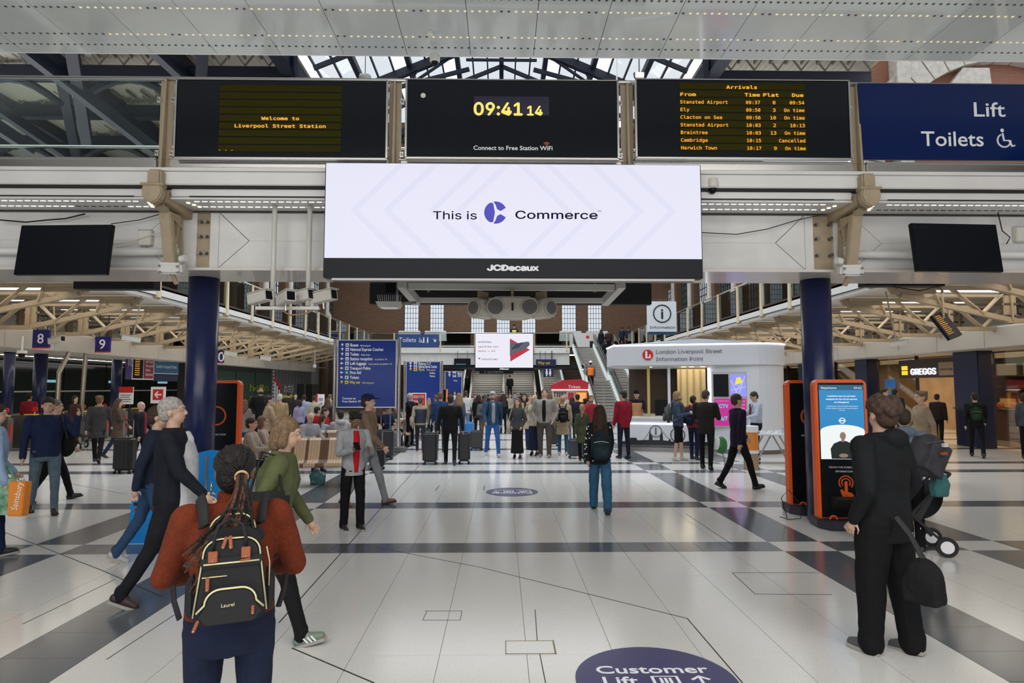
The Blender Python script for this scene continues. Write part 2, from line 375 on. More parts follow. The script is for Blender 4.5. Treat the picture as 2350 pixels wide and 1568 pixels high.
# box beam with chevron-jointed white panels
beamo = struct(B().box(-16, 16, 8.53, 9.3, 3.47, 4.28).build('main_beam', mat('beam_backing', (.2, .19, .17), .6)))
CX0, CX1 = at(503, 560, 8.5).x, at(1846, 560, 8.5).x
def bay(x0, x1, ap):
    z0, z1, zm = 3.50, 4.25, 3.87; gp = .0025; y0, y1 = 8.49, 8.53
    for P_ in ([(x0, z0), (x0+ap, zm), (x0, z1)], [(x1, z1), (x1-ap, zm), (x1, z0)],
               [(x0, z1), (x0+ap, zm), (x1-ap, zm), (x1, z1)], [(x0, z0), (x1, z0), (x1-ap, zm), (x0+ap, zm)]):
        c = Vector((sum(p[0] for p in P_)/len(P_), sum(p[1] for p in P_)/len(P_)))
        P2 = [(c.x+(p[0]-c.x)*(1-gp*1.2), c.y+(p[1]-c.y)*(1-gp*2)) for p in P_]
        B().prism(P2, 'y', y0, y1).build('beam_panel', WHITE, beamo)
bay(CX0, CX1, .40)
bay(CX1+.0+.66, CX1+5.2, .4); bay(CX0-5.2, CX0-.66, .4)
for a, b in ((CX0-.655, CX0-.30), (CX0-.12, CX0-.005), (CX1+.005, CX1+.12), (CX1+.40, CX1+.655), (CX1+5.21, 16), (-16, CX0-5.21)):
    B().box(a, b, 8.49, 8.53, 3.50, 4.25).build('beam_panel', WHITE, beamo)
for a, b in ((CX0-.30, CX0-.12), (CX1+.12, CX1+.40)):
    B().box(a, b, 8.52, 8.54, 3.50, 4.25).build('cream_web_plate', CREAM, beamo)
    bb = B()
    for zz in (3.70, 3.93, 4.13):
        for xx in (a+.05, b-.05): bb.tube([(xx, 8.44, zz), (xx, 8.52, zz)], .022, 8)
    bb.build('bolt', DSTEEL, beamo, smooth=False)
B().box(-16, 16, 8.42, 9.36, 3.455, 3.49).build('bottom_flange', mat('pinkish_flange', (.66, .62, .58), .25, coat=.3), beamo)
for nm, X0 in (('column_1', XL), ('column_2', XR)):
    c_ = struct(B().cyl((X0, 9.08), .206, 0, 3.455, 40).build('column', NAVY, smooth=False), 'navy round steel column under the bridge, ' + ('left one beside the blue newspaper stand' if X0 < 0 else 'right one between the two orange totems'), 'column')
    for p_ in c_.data.polygons: p_.use_smooth = len(p_.vertices) == 4
# handrail, kick plates, glass, posts
rail = thing('handrail', 'long polished steel handrail running across above the departure boards', 'handrail', (0, 7.955, 5.863))
B().tube([(-16, 0, 0), (16, 0, 0)], .026, 12).build('rail', STEEL, rail, smooth=True)
kb = None
for i, (a, b) in enumerate(zip(PX[:-1], PX[1:])):
    struct(B().box(a+.09, b-.09, 7.93, 7.98, 4.69, 4.79).build('kick_plate', STEEL, bevel=.004))
    struct(B().box(a+.07, b-.07, 7.9, 7.99, 4.79, 4.80).build('kick_plate_lip', STEEL))
WAVY = glassmat('balustrade_glass', (.84, .9, .87), .06)
for i in (0, 4, 1, 2, 3):
    a, b = PX[i], PX[i+1]
    if i == 0: t = tag(B().box(a+.09, b-.1, 7.975, 7.985, 4.80, 5.84).build('glass_panel', WAVY), 'clear glass balustrade panel beside the Welcome board', 'glass panel', kind='structure')
lab = ['', 'cream steel post to the left of the Welcome board', 'cream steel post between the Welcome board and the clock board', 'cream steel post between the clock board and the Arrivals board', 'cream steel post between the Arrivals board and the blue Toilets sign', '']
for i, x in enumerate(PX[1:5], 1):
    t = thing('balustrade_post', lab[i], 'post', (x, 8.0, 4.55), 0, None)
    b = B(); b.box(-.08, .08, -.03, .0, .0, 1.30); b.build('flange', CREAM, t, bevel=.004)
    b = B(); b.prism([(-.03, -.14), (-.03, 1.3), (-.075, 1.3), (-.13, .1), (-.13, -.14)], 'x', -.014, .014); b.build('web', CREAM, t)
    for z in (.33, 1.03):
        for s_ in (-1, 1):
            B().box(s_*.07, s_*.115, -.05, -.035, z-.035, z+.035).build('clamp_plate', ALU, t); B().tube([(s_*.095, -.07, z), (s_*.095, -.04, z)], .016, 8).build('bolt', DSTEEL, t)
# two big cream brackets
B().tube([(-16, 11.9, at(1175, 343, 11.9).z), (16, 11.9, at(1175, 343, 11.9).z)], .03, 8).build('far_rail', STEEL, bridge)
for s_, X0, XC in ((-1, PX[1], XL), (1, PX[4], XR)):
    t = thing('cream_bracket', 'cream cast steel bracket joining the gallery edge to the ' + ('left' if s_ < 0 else 'right') + ' navy column head', 'bracket', (X0, 7.9, 4.2))
    off = Vector((X0, 7.9, 4.2)); dx = XC-X0
    b = B(); b.box(-.085, .085, -.16, .02, .17, .4); b.build('shoe_upper', CREAM, t, bevel=.02)
    b = B(); b.prism([(-.11, .19), (.11, .19), (.13, .10), (.09, .0), (0, -.05), (-.09, 0), (-.13, .1)], 'y', -.20, -.08); b.build('knuckle', CREAM, t, bevel=.015)
    B().tube([(-.14, -.18, .2), (.14, -.18, .2)], .02).build('lug', CREAM, t)
    B().beam((0, -.04, .10), (dx*.8, .72, .02), .2, .16).build('arm', CREAM, t, bevel=.01)
    B().beam((.0+.0, .0, -.02), (dx*.55, .45, -.18), .10, .05).build('rib', CREAM, t)
    B().tube([(dx*.25, .14, .1), (dx*.25, .14, -.14)], .035).build('pin', CREAM, t)
    e = Vector((dx*.42, .3, -.72))
    B().beam((dx*.22, .14, -.06), e, .15, .085).build('strut', CREAM, t, bevel=.01)
    B().beam((dx*.5, .40, -.05), (dx*.45, .34, -.42), .08, .06).build('strut_rib', CREAM, t)
    B().beam((dx*.2, .14, -.1), (dx*.55, .42, -.08), .09, .09).build('cross_tie', CREAM, t)
    B().beam((dx*.6, .48, .0), (dx*.6, .52, -.62), .05, .04).build('back_tie', CREAM, t)
    f = B(); f.box(-.15, .15, -.09, .09, -.11, .04)
    ft = f.build('white_shoe', mat('shoe_white', (.7, .69, .66), .4), t, bevel=.03, loc=(e.x, e.y, e.z)); ft.rotation_euler = (R(18), 0, R(-s_*8))
    b = B()
    for xx in (-.11, .11):
        for zz in (-.08, .0): b.tube([(xx, -.12, zz), (xx, -.085, zz)], .015, 6)
    b.build('shoe_bolt', DSTEEL, ft)
    B().tube([(-s_*.12, .0, .08), (-s_*.19, -.02, .1)], .045, 14).build('end_disc', mat('shoe_white'), ft)
    B().tube([tuple(e+Vector((0, .02, -.1))), tuple(e+Vector((-s_*.02, .12, -.22)))], .035).build('spigot', CREAM, t)

# ------------------------------------------------------------ display boards on the balustrade
def board(x0, x1, y0=188, y1=364, label='', Y=7.86):
    A, D = at(x0, y1, Y), at(x1, y0, Y)
    t = thing('display_board', label, 'display board', (A.x, Y, A.z)); W, H = D.x-A.x, D.z-A.z
    B().box(0, W, .0, .06, 0, H-.02).build('housing', ALU, t)
    pr = [( .012, .012), (W-.012, .012), (W-.012, H-.012), (.012, H-.012)]
    B().box(.012, W-.012, -.03, .0, .012, H-.012).build('glass_front', BOARD, t, bevel=.004)
    b = B(); b.box(-.012, W+.012, -.04, .0, -.014, .01); b.box(-.012, W+.012, -.04, .0, H-.008, H+.006); b.box(-.014, .01, -.04, .0, 0, H); b.box(W-.01, W+.014, -.04, 0, 0, H)
    b.build('frame', STEEL, t)
    return t, W, H, (lambda x, y: ((x-x0)/(x1-x0)*W, -.032, (y1-y)/(y1-y0)*H)), W/(x1-x0)
t, W, H, q, k = board(402, 890, label='black LED display board reading Welcome to Liverpool Street Station')
n = 9
for i in range(n):
    a_, c_ = q(503, 201+i*16.8+14.0), q(785, 201+i*16.8)
    b = B(); b.box(a_[0], c_[0], -.036, -.031, a_[2], c_[2]); b.build('led_row', LEDROW, t)
def led(s, x, y, sz=14.3, al='LEFT', sx=1.0, wd=8.75): 
    p_ = q(x, y); return text(s, (p_[0], -.039, p_[2]), sz*k, AMBER, t, (90, 0, 0), al, bold=.0016 if wd > 8 else .0006, fit=wd*len(s)*k, font='mono')
led('Welcome to', 644, 279, al='CENTER', sx=1.1); led('Liverpool Street Station', 644, 296, al='CENTER', sx=1.14); led('. . .', 503, 348, wd=6)
t, W, H, q, k = board(932, 1416, label='black display board with the yellow clock 09:41 14 and the WiFi notice')
a_, c_ = q(1086, 268), q(1258, 226); B().box(a_[0], c_[0], -.036, -.031, a_[2], c_[2]).build('clock_field', mat('clock_field', (.012, .01, .035), .3), t)
p_ = q(1084, 268); text('09:41', (p_[0], -.04, p_[2]), 56*k, YLED, t, bold=.007, fit=112*k, font='sans')
p_ = q(1205, 268); text('14', (p_[0], -.04, p_[2]), 42*k, YLED, t, bold=.005, fit=36*k, font='sans')
p_ = q(1085, 346); text('Connect to Free Station WiFi', (p_[0], -.038, p_[2]), 14*k, PRINTW, t, bold=.0012, fit=180*k)
wf = B(); cx, _, cz = q(1252, 337)
for rr_ in (3, 6, 9): 
    pts = [(cx+rr_*k*math.cos(R(a)), -.038, cz+rr_*k*math.sin(R(a))) for a in range(45, 136, 15)]; wf.tube(pts, .9*k, 5)
wf.build('wifi_symbol', mat('wifi_red', (.8, .15, .05), .5, emit=.4), t)
sp_ = q(970, 225); B().tube([(sp_[0], -.036, sp_[2]), (sp_[0], -.030, sp_[2])], .032, 16).build('round_sticker', mat('sticker', (.7, .68, .6), .5), t)
t, W, H, q, k = board(1460, 1944, label='black LED display board listing the Arrivals')
for i in range(9):
    a_, c_ = q(1558, 196+i*17.05+14.4), q(1843, 196+i*17.05); B().box(a_[0], c_[0], -.036, -.031, a_[2], c_[2]).build('led_row', LEDROW, t)
led('Arrivals', 1700, 209, al='CENTER', sx=1.12)
led('From', 1559, 226, sx=1.1); led('Time', 1741, 226, al='RIGHT', sx=1.05); led('Plat', 1784, 226, al='RIGHT', sx=1.1); led('Due', 1840, 226, al='RIGHT', sx=1.05)
for i, (a1, a2, a3, a4) in enumerate((('Stansted Airport', '09:37', '8', '09:54'), ('Ely', '09:50', '3', 'On time'), ('Clacton on Sea', '09:56', '10', 'On time'), ('Stansted Airport', '10:03', '2', '10:13'), ('Braintree', '10:03', '13', 'On time'), ('Cambridge', '10:15', '', 'Cancelled'), ('Harwich Town', '10:17', '9', 'On time'))):
    y = 243+17.05*i; led(a1, 1559, y, wd=6.7); led(a2, 1741, y, al='RIGHT', wd=6.4); led(a3, 1776, y, al='RIGHT', wd=6.4) if a3 else None; led(a4, 1841, y, al='RIGHT', wd=6.6)
# blue lift / toilets sign
A, D = at(1976, 366, 7.9), at(2352, 194, 7.9); t = thing('blue_sign', 'large blue glass sign reading Lift and Toilets on the balustrade', 'sign', (A.x, 7.9, A.z)); off = t.location
B().box(0, 2.75, 0, .03, 0, D.z-A.z).build('sign_panel', mat('deep_blue_glass', (.002, .013, .085), .08, spec=.25), t)
kk = 7.9/F
def sg(x, y): return ((x-1976)*kk, -.004, (366-y)*kk)
text('Lift', sg(2249, 259), 50*kk, PRINTW, t, fit=76*kk, bold=.002); text('Toilets', sg(2122, 332), 51*kk, PRINTW, t, fit=150*kk, bold=.002)
wc = B(); c = sg(2322, 318)
wc.tube([(c[0]+16*kk*math.cos(R(a)), -.004, c[2]+16*kk*math.sin(R(a))) for a in range(120, 380, 20)], 2*kk, 6); wc.ell((c[0]-3*kk, -.004, c[2]+25*kk), (4.5*kk, .004, 4.5*kk))
wc.tube([(c[0]-3*kk, -.004, c[2]+18*kk), (c[0], -.004, c[2]), (c[0]+12*kk, -.004, c[2]), (c[0]+19*kk, -.004, c[2]-14*kk), (c[0]+25*kk, -.004, c[2]-12*kk)], 2.3*kk, 6); wc.build('wheelchair_symbol', PRINTW, t)

# ------------------------------------------------------------ big LED screen hung in front
Y = 7.62; A, D = at(741, 637, Y), at(1608, 378, Y); W, H = D.x-A.x, D.z-A.z
t = thing('led_screen', 'huge white LED advertising screen reading This is Commerce hung under the boards', 'screen', (A.x, Y, A.z))
B().box(0, W, 0, .14, 0, H).build('cabinet', BLACK, t, bevel=.006)
B().box(.1, W-.1, .02, .16, -.03, 0).build('bottom_tray', DSTEEL, t)
k = W/867; zb = 45*k
B().box(.014, W-.014, -.012, .001, zb, H-.012).build('screen_face', mat('screen_lilac', (.80, .80, .95), .4, emit=.93), t)
ch = B(); lil = mat('screen_lilac2', (.755, .755, .93), .4, emit=.93)
for i, (x0, x1) in enumerate(((-1, -1), (1, 1))):
    pass
cxm, zc = W/2, zb+(H-zb)/2
for r_ in (.62, .95, 1.5, 1.9): 
    for s_ in (-1, 1):
        hh = (H-zb)/2-.014
        x_in = max(0, r_-hh)
        ch.prism([(cxm+s_*r_, zc), (cxm+s_*(r_+.10), zc), (cxm+s_*(x_in+.10), zc+hh-.002), (cxm+s_*x_in, zc+hh-.002)], 'y', -.0128, -.0119)
        ch.prism([(cxm+s_*r_, zc), (cxm+s_*(r_+.10), zc), (cxm+s_*(x_in+.10), zc-hh+.002), (cxm+s_*x_in, zc-hh+.002)], 'y', -.0128, -.0119)
ch.build('chevron_pattern', lil, t)
def sc(x, y): return ((x-741)*k, -.014, (637-y)*k)
INK = mat('ink_indigo', (.03, .025, .12), .5, emit=.2)
text('This is', sc(988, 502), 36*k, INK, t, fit=100*k, bold=.001, font='sans'); text('Commerce', sc(1176, 500), 36*k, INK, t, fit=189*k, bold=.002, font='sans'); text('TM', sc(1367, 484), 6*k, INK, t)
lg = B(); c = sc(1132, 486); r_ = 26*k
def arc(a0, a1, rr_, n=8): return [(c[0]+rr_*math.cos(R(a0+(a1-a0)*i/n)), c[2]+rr_*math.sin(R(a0+(a1-a0)*i/n))) for i in range(n+1)]
lg.prism(arc(118, 242, r_)+[(c[0]-.2*r_, c[2]-.85*r_), (c[0]-.05*r_, c[2]-.0*r_), (c[0]-.2*r_, c[2]+.85*r_)], 'y', -.0135, -.0155)
lg.prism(arc(100, 25, r_)+[(c[0]+.45*r_, c[2]+.14*r_), (c[0]+.15*r_, c[2]+.3*r_), (c[0]-.0*r_, c[2]+.7*r_)], 'y', -.0135, -.0155)
lg.prism(arc(-100, -25, r_)+[(c[0]+.45*r_, c[2]-.14*r_), (c[0]+.15*r_, c[2]-.3*r_), (c[0]-.0*r_, c[2]-.7*r_)], 'y', -.0135, -.0155)
lg.build('round_logo', mat('logo_blue', (.07, .06, .75), .5, emit=.6), t)
text('JCDecaux', sc(1113, 620), 24*k, EWSOFT, t, fit=119*k, bold=.006, sp=.95, font='sans')
for x_ in (.6, W-.6): B().box(x_-.03, x_+.03, .14, .36, H-.5, H-.3).build('mount', DSTEEL, t)

# two blank screens
for (x0, y0, x1, y1, Y, rz, lb) in ((41, 515, 257, 634, 7.8, -3, 'switched-off flat screen hanging on the white beam left of the newspaper stand column'), (2087, 511, 2299, 628, 7.8, 3, 'switched-off flat screen hanging on the white beam to the right, above the orange totems')):
    A = at((x0+x1)/2, (y0+y1)/2, Y); w_, h_ = (x1-x0)*Y/F/2, (y1-y0)*Y/F/2
    t = thing('blank_screen', lb, 'screen', A, rz)
    s = B().box(-w_, w_, -.03, .03, -h_, h_).build('screen_panel', BLACK, t, bevel=.005); s.rotation_euler = (R(-7), 0, 0)
    B().box(-.05, .05, .03, .66, -.05, .05).build('wall_arm', ALU, t); B().box(-.2, .2, .03, .06, -.15, .15).build('mount_plate', ALU, t)
for s_, x0, x1 in ((-1, -16, at(412, 577, 8.4).x), (1, at(1935, 577, 8.4).x, 16)):
    z = at(0, 577, 8.4).z; tag(B().tube([(x0, 8.4, z), (x1, 8.4, z)], .05, 14).build('white_pipe', FASC, smooth=True), 'thick white horizontal pipe running along the beam, ' + ('left' if s_ < 0 else 'right') + ' end', 'pipe')
for x, y, lb in ((336, 546, 'small white junction box on the beam beside the left blank screen'), (2340, 538, 'small white junction box on the beam beside the right blank screen')):
    p = at(x, y, 8.46); t = thing('junction_box', lb, 'junction box', p); B().box(-.085, .085, -.05, .03, -.11, .11).build('box_body', OFFW, t, bevel=.01); B().box(-.085, .085, -.055, -.05, .09, .1).build('lid_seam', GREYP, t)
def cable(pts, r, lb, m=MATB, Y=8.4): 
    return tag(B().tube([at(x, y, Y) for x, y in pts], r, 6).build('cable', m, smooth=True), lb, 'cable')
cable([(0, 505), (60, 510), (110, 505), (150, 502), (195, 491)], .010, 'thick black cable sagging above the left blank screen')
cable([(255, 514), (320, 505), (380, 488)], .006, 'thin black cable rising from the left blank screen to the bracket')
cable([(257, 562), (300, 555), (330, 545), (380, 530), (420, 510)], .008, 'pale cables running from the left screen past the junction box', OFFW)
cable([(1609, 534), (1690, 538), (1760, 526), (1830, 505), (1890, 492)], .006, 'thin black cable drooping from the LED screen to the right bracket')
cable([(2005, 642), (2060, 660), (2110, 668), (2160, 655)], .008, 'tangle of black cable hanging under the right dark screen', MATB, 9.6)
cable([(2290, 487), (2300, 530), (2318, 545), (2310, 560)], .008, 'black cable curling behind the right blank screen')
dome(at(1635, 430, 7.9), 'white dome camera on an arm beside the LED screen', 1.05, [(0, 0, .1), (0, 0, .17), (-.03, .02, .2), (-.14, .06, .2)])
# dark screens on the far side of the bridge
for x0, y0, x1, y1, Y, lb in ((848, 600, 1494, 697, 11.6, 'wide black back of a screen hanging from the far side of the bridge'), (168, 600, 355, 663, 10.2, 'dark narrow underside of a screen behind the left end of the beam'), (1985, 600, 2166, 656, 10.2, 'dark narrow underside of a screen behind the right end of the beam')):
    A, D = at(x0, y1, Y), at(x1, y0, Y)
    t = thing('screen_back', lb, 'screen', (A.x, Y, A.z)); B().box(0, D.x-A.x, 0, .2, 0, 1.3 if Y > 11 else 1.0).build('cabinet', MATB, t); B().box(.3, .5, -.02, 0, .2, 1).build('rear_rib', BLACK, t)
# hanging rig with loudspeakers
Y = 9.9; A = at(1176, 668, Y); rig = thing('speaker_rig', 'white boxed steel frame hanging under the bridge above the loudspeakers', 'rig', A); k = Y/F
def h(x, y, d=0): return ((x-1176)*k, d, (668-y)*k)
RW = mat('rig_white', (.62, .61, .57), .4)
B().beam(h(936, 658), h(1412, 660), .10, .10).build('front_bar', RW, rig); B().beam(h(946, 680, .5), h(1400, 680, .5), .08, .08).build('rear_bar', RW, rig)
for s_, x in ((-1, 926), (1, 1422)): B().beam(h(x-s_*(-4), 655, -.15), h(x-s_*18, 682, .6), .12, .13).build('side_bar', RW, rig); B().beam(h(x, 650), h(x, 600), .03, .03).build('hanger', DSTEEL, rig)
for x in (980, 1370): B().box((x-1176)*k-.02, (x-1176)*k+.02, .1, .14, -.0, .75).build('hanger', DSTEEL, rig)
SPK = mat('speaker_shell', (.62, .59, .51), .35); GRL = mat('speaker_grille', (.20, .20, .20), .6, bump=.5, bscale=300)
def speaker(x, y, wd, hg, rz, n, lb):
    t = thing('loudspeaker', lb, 'loudspeaker', at(x, y, 9.7), rz)
    prof = [(-1, -.2), (-.93, .5), (-.7, .9), (.7, .9), (.93, .5), (1, -.2), (.8, -.75), (.45, -1), (-.45, -1), (-.8, -.75)]
    B().prism([(p[0]*wd, p[1]*hg) for p in prof], 'y', -.1, .25).build('shell', SPK, t, bevel=.03, seg=3)
    for i in range(n):
        cx = (0 if n == 1 else (-.5 if i == 0 else .5))*wd*1.25
        c_ = B().tube([(cx, -.125, .0), (cx, -.095, .0)], hg*.66, 24).build('cone_grille', GRL, t)
        B().tube([(cx+hg*.7*math.cos(a*math.pi/12), -.115, hg*.7*math.sin(a*math.pi/12)) for a in range(25)], .012, 6).build('cone_rim', SPK, t)
    if n == 2: B().box(-.015, .015, -.12, -.09, -.06, .06).build('handle_slot', MATB, t)
    B().box(-.02, .02, 0, .22, hg*.8, hg*1.75).build('hanger', CREAM, t)
speaker(1176, 706, .42, .18, 0, 2, 'large twin-cone white loudspeaker hanging in the centre of the frame')
speaker(1098, 708, .17, .155, -38, 1, 'single-cone white loudspeaker angled to the side, nearest the floodlight')
speaker(1253, 708, .17, .155, 38, 1, 'single-cone white loudspeaker angled to the side, nearest the Information sign')
t = thing('floodlight', 'white spiked flat floodlight on an arm left of the loudspeakers', 'lamp', at(894, 700, 9.9))
B().prism([(-.2, .04), (.2, .04), (.15, -.05), (-.15, -.05)], 'y', -.12, .12).build('lamp_body', RW, t); B().box(-.12, .12, -.1, .1, -.056, -.05).build('lens', mat('lens_white', (.8, .8, .8), .3, emit=.4), t)
sp = B()
for i in range(12): sp.tube([(-.17+.03*i, 0, .04), (-.19+.034*i, 0, .16)], .003, 4)
sp.build('bird_spike', ALU, t); B().beam((.2, .0, .02), (.42, 0, .04), .05, .04).build('arm', DSTEEL, t); B().box(.1, .13, 0, .03, .03, .78).build('hanger', DSTEEL, t)
# CCTV cluster on two poles
Y = 8.22; k = Y/F
t = thing('camera_mast', 'pair of thin cream poles dropping from the soffit with a cross bar for the cameras', 'camera mast', at(666, 706, Y))
for x in (625, 706): B().cyl(((x-666)*k, 0),   .032, 0.02, 1.35, 12).build('pole', OFFW, t, smooth=True)
B().box(-.44, .38, -.03, .03, -.03, .01).build('cross_bar', OFFW, t); B().tube([(-.1, 0, -.04), (.0, 0, -.1), (.2, 0, -.08), (.3, 0, -.03)], .012, 6).build('conduit', mat('rust', (.35, .2, .12), .6), t)
def cctv(loc, rz, lb, L_=.32, tilt=-8, r=.07, hang=0):
    c = thing('security_camera', lb, 'security camera', loc, rz)
    g_ = B(); g_.prism([(-r, -r*.8), (-r*.8, -r), (r*.8, -r), (r, -r*.8), (r, r*.8), (r*.8, r), (-r*.8, r), (-r, r*.8)], 'y', -L_/2, L_/2)
    g_.build('housing', OFFW, c); B().box(-r*.75, r*.75, -L_/2-.004, -L_/2, -r*.8, r*.8).build('lens_window', BLACK, c, bevel=.002)
    B().box(-r*1.1, r*1.1, -L_/2-.03, L_/2, r, r+.008).build('sun_shield', OFFW, c); B().cyl((0, .02), .015, -r-.09, -r, 8).build('stalk', ALU, c)
    c.rotation_euler[0] = R(tilt)
    if hang: B().cyl((0, .05), .02, r, hang-c.location.z, 8).build('hanger_rod', CREAM, c)
    return c
cctv(at(597, 683, 8.22), 62, 'white box camera on the camera mast, first from the navy column')
cctv(at(656, 685, 8.1), 42, 'white box camera on the camera mast, aimed down between the two poles', .30)
cctv(at(692, 681, 8.25), 66, 'white box camera on the camera mast just left of the second pole')
cctv(at(744, 681, 8.22), 66, 'white box camera at the end of the camera mast nearest the LED screen')
# ------------------------------------------------------------ side galleries running away from the bridge
GP = [13.2, 15.4, 17.6, 19.8, 22.0, 24.2, 26.4, 28.6, 30.8, 33.0, 35.2, 37.4, 39.6, 41.8, 44.0]
CREAM2 = mat('pale_cream_steel', (.66, .57, .38), .45)
GL2 = glassmat('gallery_glass', (.72, .80, .78), .12)
proto = None; tproto = None
for s_, XE, nm in ((-1, -9.55, 'left'), (1, 9.2, 'right')):
    far = -16 if s_ < 0 else 16
    lo = min(XE, far); hi = max(XE, far)
    gal = struct(B().box(lo, hi, 9.4, 47, 4.46, 4.68).build('gallery_deck', SOFF))
    B().box(min(XE-s_*.02, XE+s_*.05), max(XE-s_*.02, XE+s_*.05), 9.4, 46, 4.44, 4.60).build('upper_fascia', FASC, gal)
    B().box(min(XE+s_*.05, XE+s_*.3), max(XE+s_*.05, XE+s_*.3), 9.4, 46, 4.33, 4.42).build('lower_fascia', FASC, gal)
    B().box(min(XE+s_*.0, XE+s_*.04), max(XE+s_*.0, XE+s_*.04), 9.4, 46, 4.62, 4.74).build('kick_plate', mat('bronze_kick', (.08, .05, .05), .3, .4), gal)
    B().tube([(XE, 9.4, 5.78), (XE, 46, 5.78)], .026, 10).build('handrail', STEEL, gal, smooth=True)
    for a, b in zip([9.4, 11]+GP, [11]+GP+[46]):
        B().box(XE+s_*.02-.005, XE+s_*.02+.005, a+.1, b-.1, 4.75, 5.7).build('glass_panel', GL2, gal)
    for y in [11.0]+GP:
        if proto is None:
            proto = B(); proto.prism([(-.10, -.30), (.10, -.30), (.045, 1.12), (-.045, 1.12)], 'x', -.05, .0); proto = proto.build('bracket_post', CREAM2, gal)
            pf = B().box(-.02, .42, -.14, .14, -.34, -.22).build('bracket_foot', CREAM, proto, bevel=.01); proto.location = (XE-.0, y, 4.68); proto.rotation_euler[2] = math.pi
        else:
            c = clone(proto, loc=(XE, y, 4.68), rz=180 if s_ < 0 else 0, parent=gal)
    # trusses below the deck
    for y in [11.0]+GP:
        if tproto is None:
            b = B(); P0 = 0.6; tr = None
            top = 4.40; 
            b.prism([(P0-.25, -.0), (P0-.12, -.22), (1.3, -.22), (1.3, -.0)], 'y', -.03, .03)       # nose plate
            tr = b.build('gallery_truss', CREAM)
            B().box(P0, 6.3, -.08, .08, -.09, 0).build('top_chord', CREAM, tr)
            B().beam((P0+.1, 0, -.24), (3.4, 0, -.84), .13, .12).build('bottom_chord', CREAM, tr)
            B().box(3.35, 6.3, -.07, .07, -.92, -.81).build('bottom_chord', CREAM, tr)
            for a_, b_, w_ in (((1.5, -.07), (1.62, -.45), .24), ((2.0, -.07), (2.75, -.70), .17), ((3.35, -.1), (2.75, -.68), .15), ((3.55, -.1), (4.4, -.82), .17), ((5.2, -.1), (4.45, -.82), .17)):
                B().beam((a_[0], 0, a_[1]), (b_[0], 0, b_[1]), .03, w_, (0, 1, 0)).build('diagonal', CREAM, tr)
            for x_ in (3.45, 5.35):
                vt = B().box(x_-.14, x_+.14, -.03, .03, -.86, 0).build('splice_plate', CREAM, tr)
                b = B()
                for z_ in (-.2, -.45, -.74):
                    b.tube([(x_-.19, -.03, z_), (x_+.19, -.03, z_)], .03, 6)
                b.build('bolt', DSTEEL, vt)
                B().box(x_-.02, x_+.02, -.09, .09, -.86, 0).build('splice_flange', CREAM, tr)
            B().box(P0, 6.3, -.02, .02, -.27, -.20).build('slot_rail', CREAM, tr)
            B().box(1.3, 1.42, -.02, .02, -.3, 0).build('gusset', CREAM, tr)
            tr['kind'] = 'structure'; tproto = tr
        else: tr = clone(tproto)
        tr.location = (XE, y, 4.40); tr.rotation_euler = (0, 0, math.pi if s_ < 0 else 0)
    b = B(); b2 = B()
    for y in [12.1]+[v+1.1 for v in GP]:
        b.box(XE+s_*3.2-1.7, XE+s_*3.2+1.7, y-.06, y+.06, 4.425, 4.455)
    b.build('strip_light', EWHITE, gal, kind='stuff')
    bk = struct(B().box(min(s_*14, s_*14.25), max(s_*14, s_*14.25), 9.4, 48, 3.02, 3.58).build('wall_'+nm+'_bulkhead', WHITE if s_ > 0 else SOFF))
    for j, y in enumerate(range(10, 48, 2)):
        B().box(min(s_*13.985, s_*14), max(s_*13.985, s_*14), y+.01, y+1.99, 3.03, 3.565).build('bulkhead_panel', mat('bulkhead_grey', (.40, .39, .37), .4) if s_ > 0 else mat('bulkhead_cream', (.46, .43, .38), .35), bk)
    B().box(min(s_*14, s_*16.5), max(s_*14, s_*16.5), 9.4, 48, 3.58, 3.62).build('soffit', SOFF, bk)
    B().box(min(s_*14.0, s_*16.0), max(s_*14.0, s_*16), 9.4, 48, 3.03, 3.05).build('shop_soffit', SOFF, bk)
    B().box(min(s_*15.9, s_*16), max(s_*15.9, s_*16), 9.4, 48, 3.6, 4.5).build('upper_infill', WHITE, bk)
# far gallery
fg = struct(B().box(-9.5, 5.0, 46, 52.5, 4.5, 4.72).build('far_gallery_deck', FASC))
b = B(); b.box(-9.5, 5.0, 45.9, 46, 4.35, 4.75); b.build('fascia', FASC, fg); B().box(-9.5, 5, 46.1, 46.6, 3.5, 4.4).build('white_beam', WHITE, fg)
B().box(-9.5, 9.2, 46.3, 52, 3.3, 3.5).build('lower_ceiling', MATB, fg)
B().tube([(-9.5, 46, 5.82), (5.3, 46, 5.82)], .035, 8).build('handrail', STEEL, fg, smooth=True); B().tube([(-9.5, 46, 4.85), (5.3, 46, 4.85)], .03, 8).build('lower_rail', STEEL, fg)
for i, xx in enumerate((905, 1011, 1090, 1225, 1300)):
    X = at(xx, 790, 46).x; B().prism([(X-.06, 4.5), (X+.06, 4.5), (X+.04, 5.8), (X-.04, 5.8)], 'y', 45.85, 45.92).build('post', CREAM2, fg)
for a, b_ in ((-9.4, -7.8), (-4.6, -2.0), (2.5, 5.0)): B().box(a, b_, 45.98, 46.0, 4.88, 5.75).build('glass_panel', GL2, fg)
struct(B().box(8.2, 16, 45.5, 52.5, 4.5, 4.72).build('gallery_corner_deck', FASC))
struct(B().box(-16, -9.5, 46.5, 52.5, 4.5, 4.72).build('gallery_corner_deck', FASC))
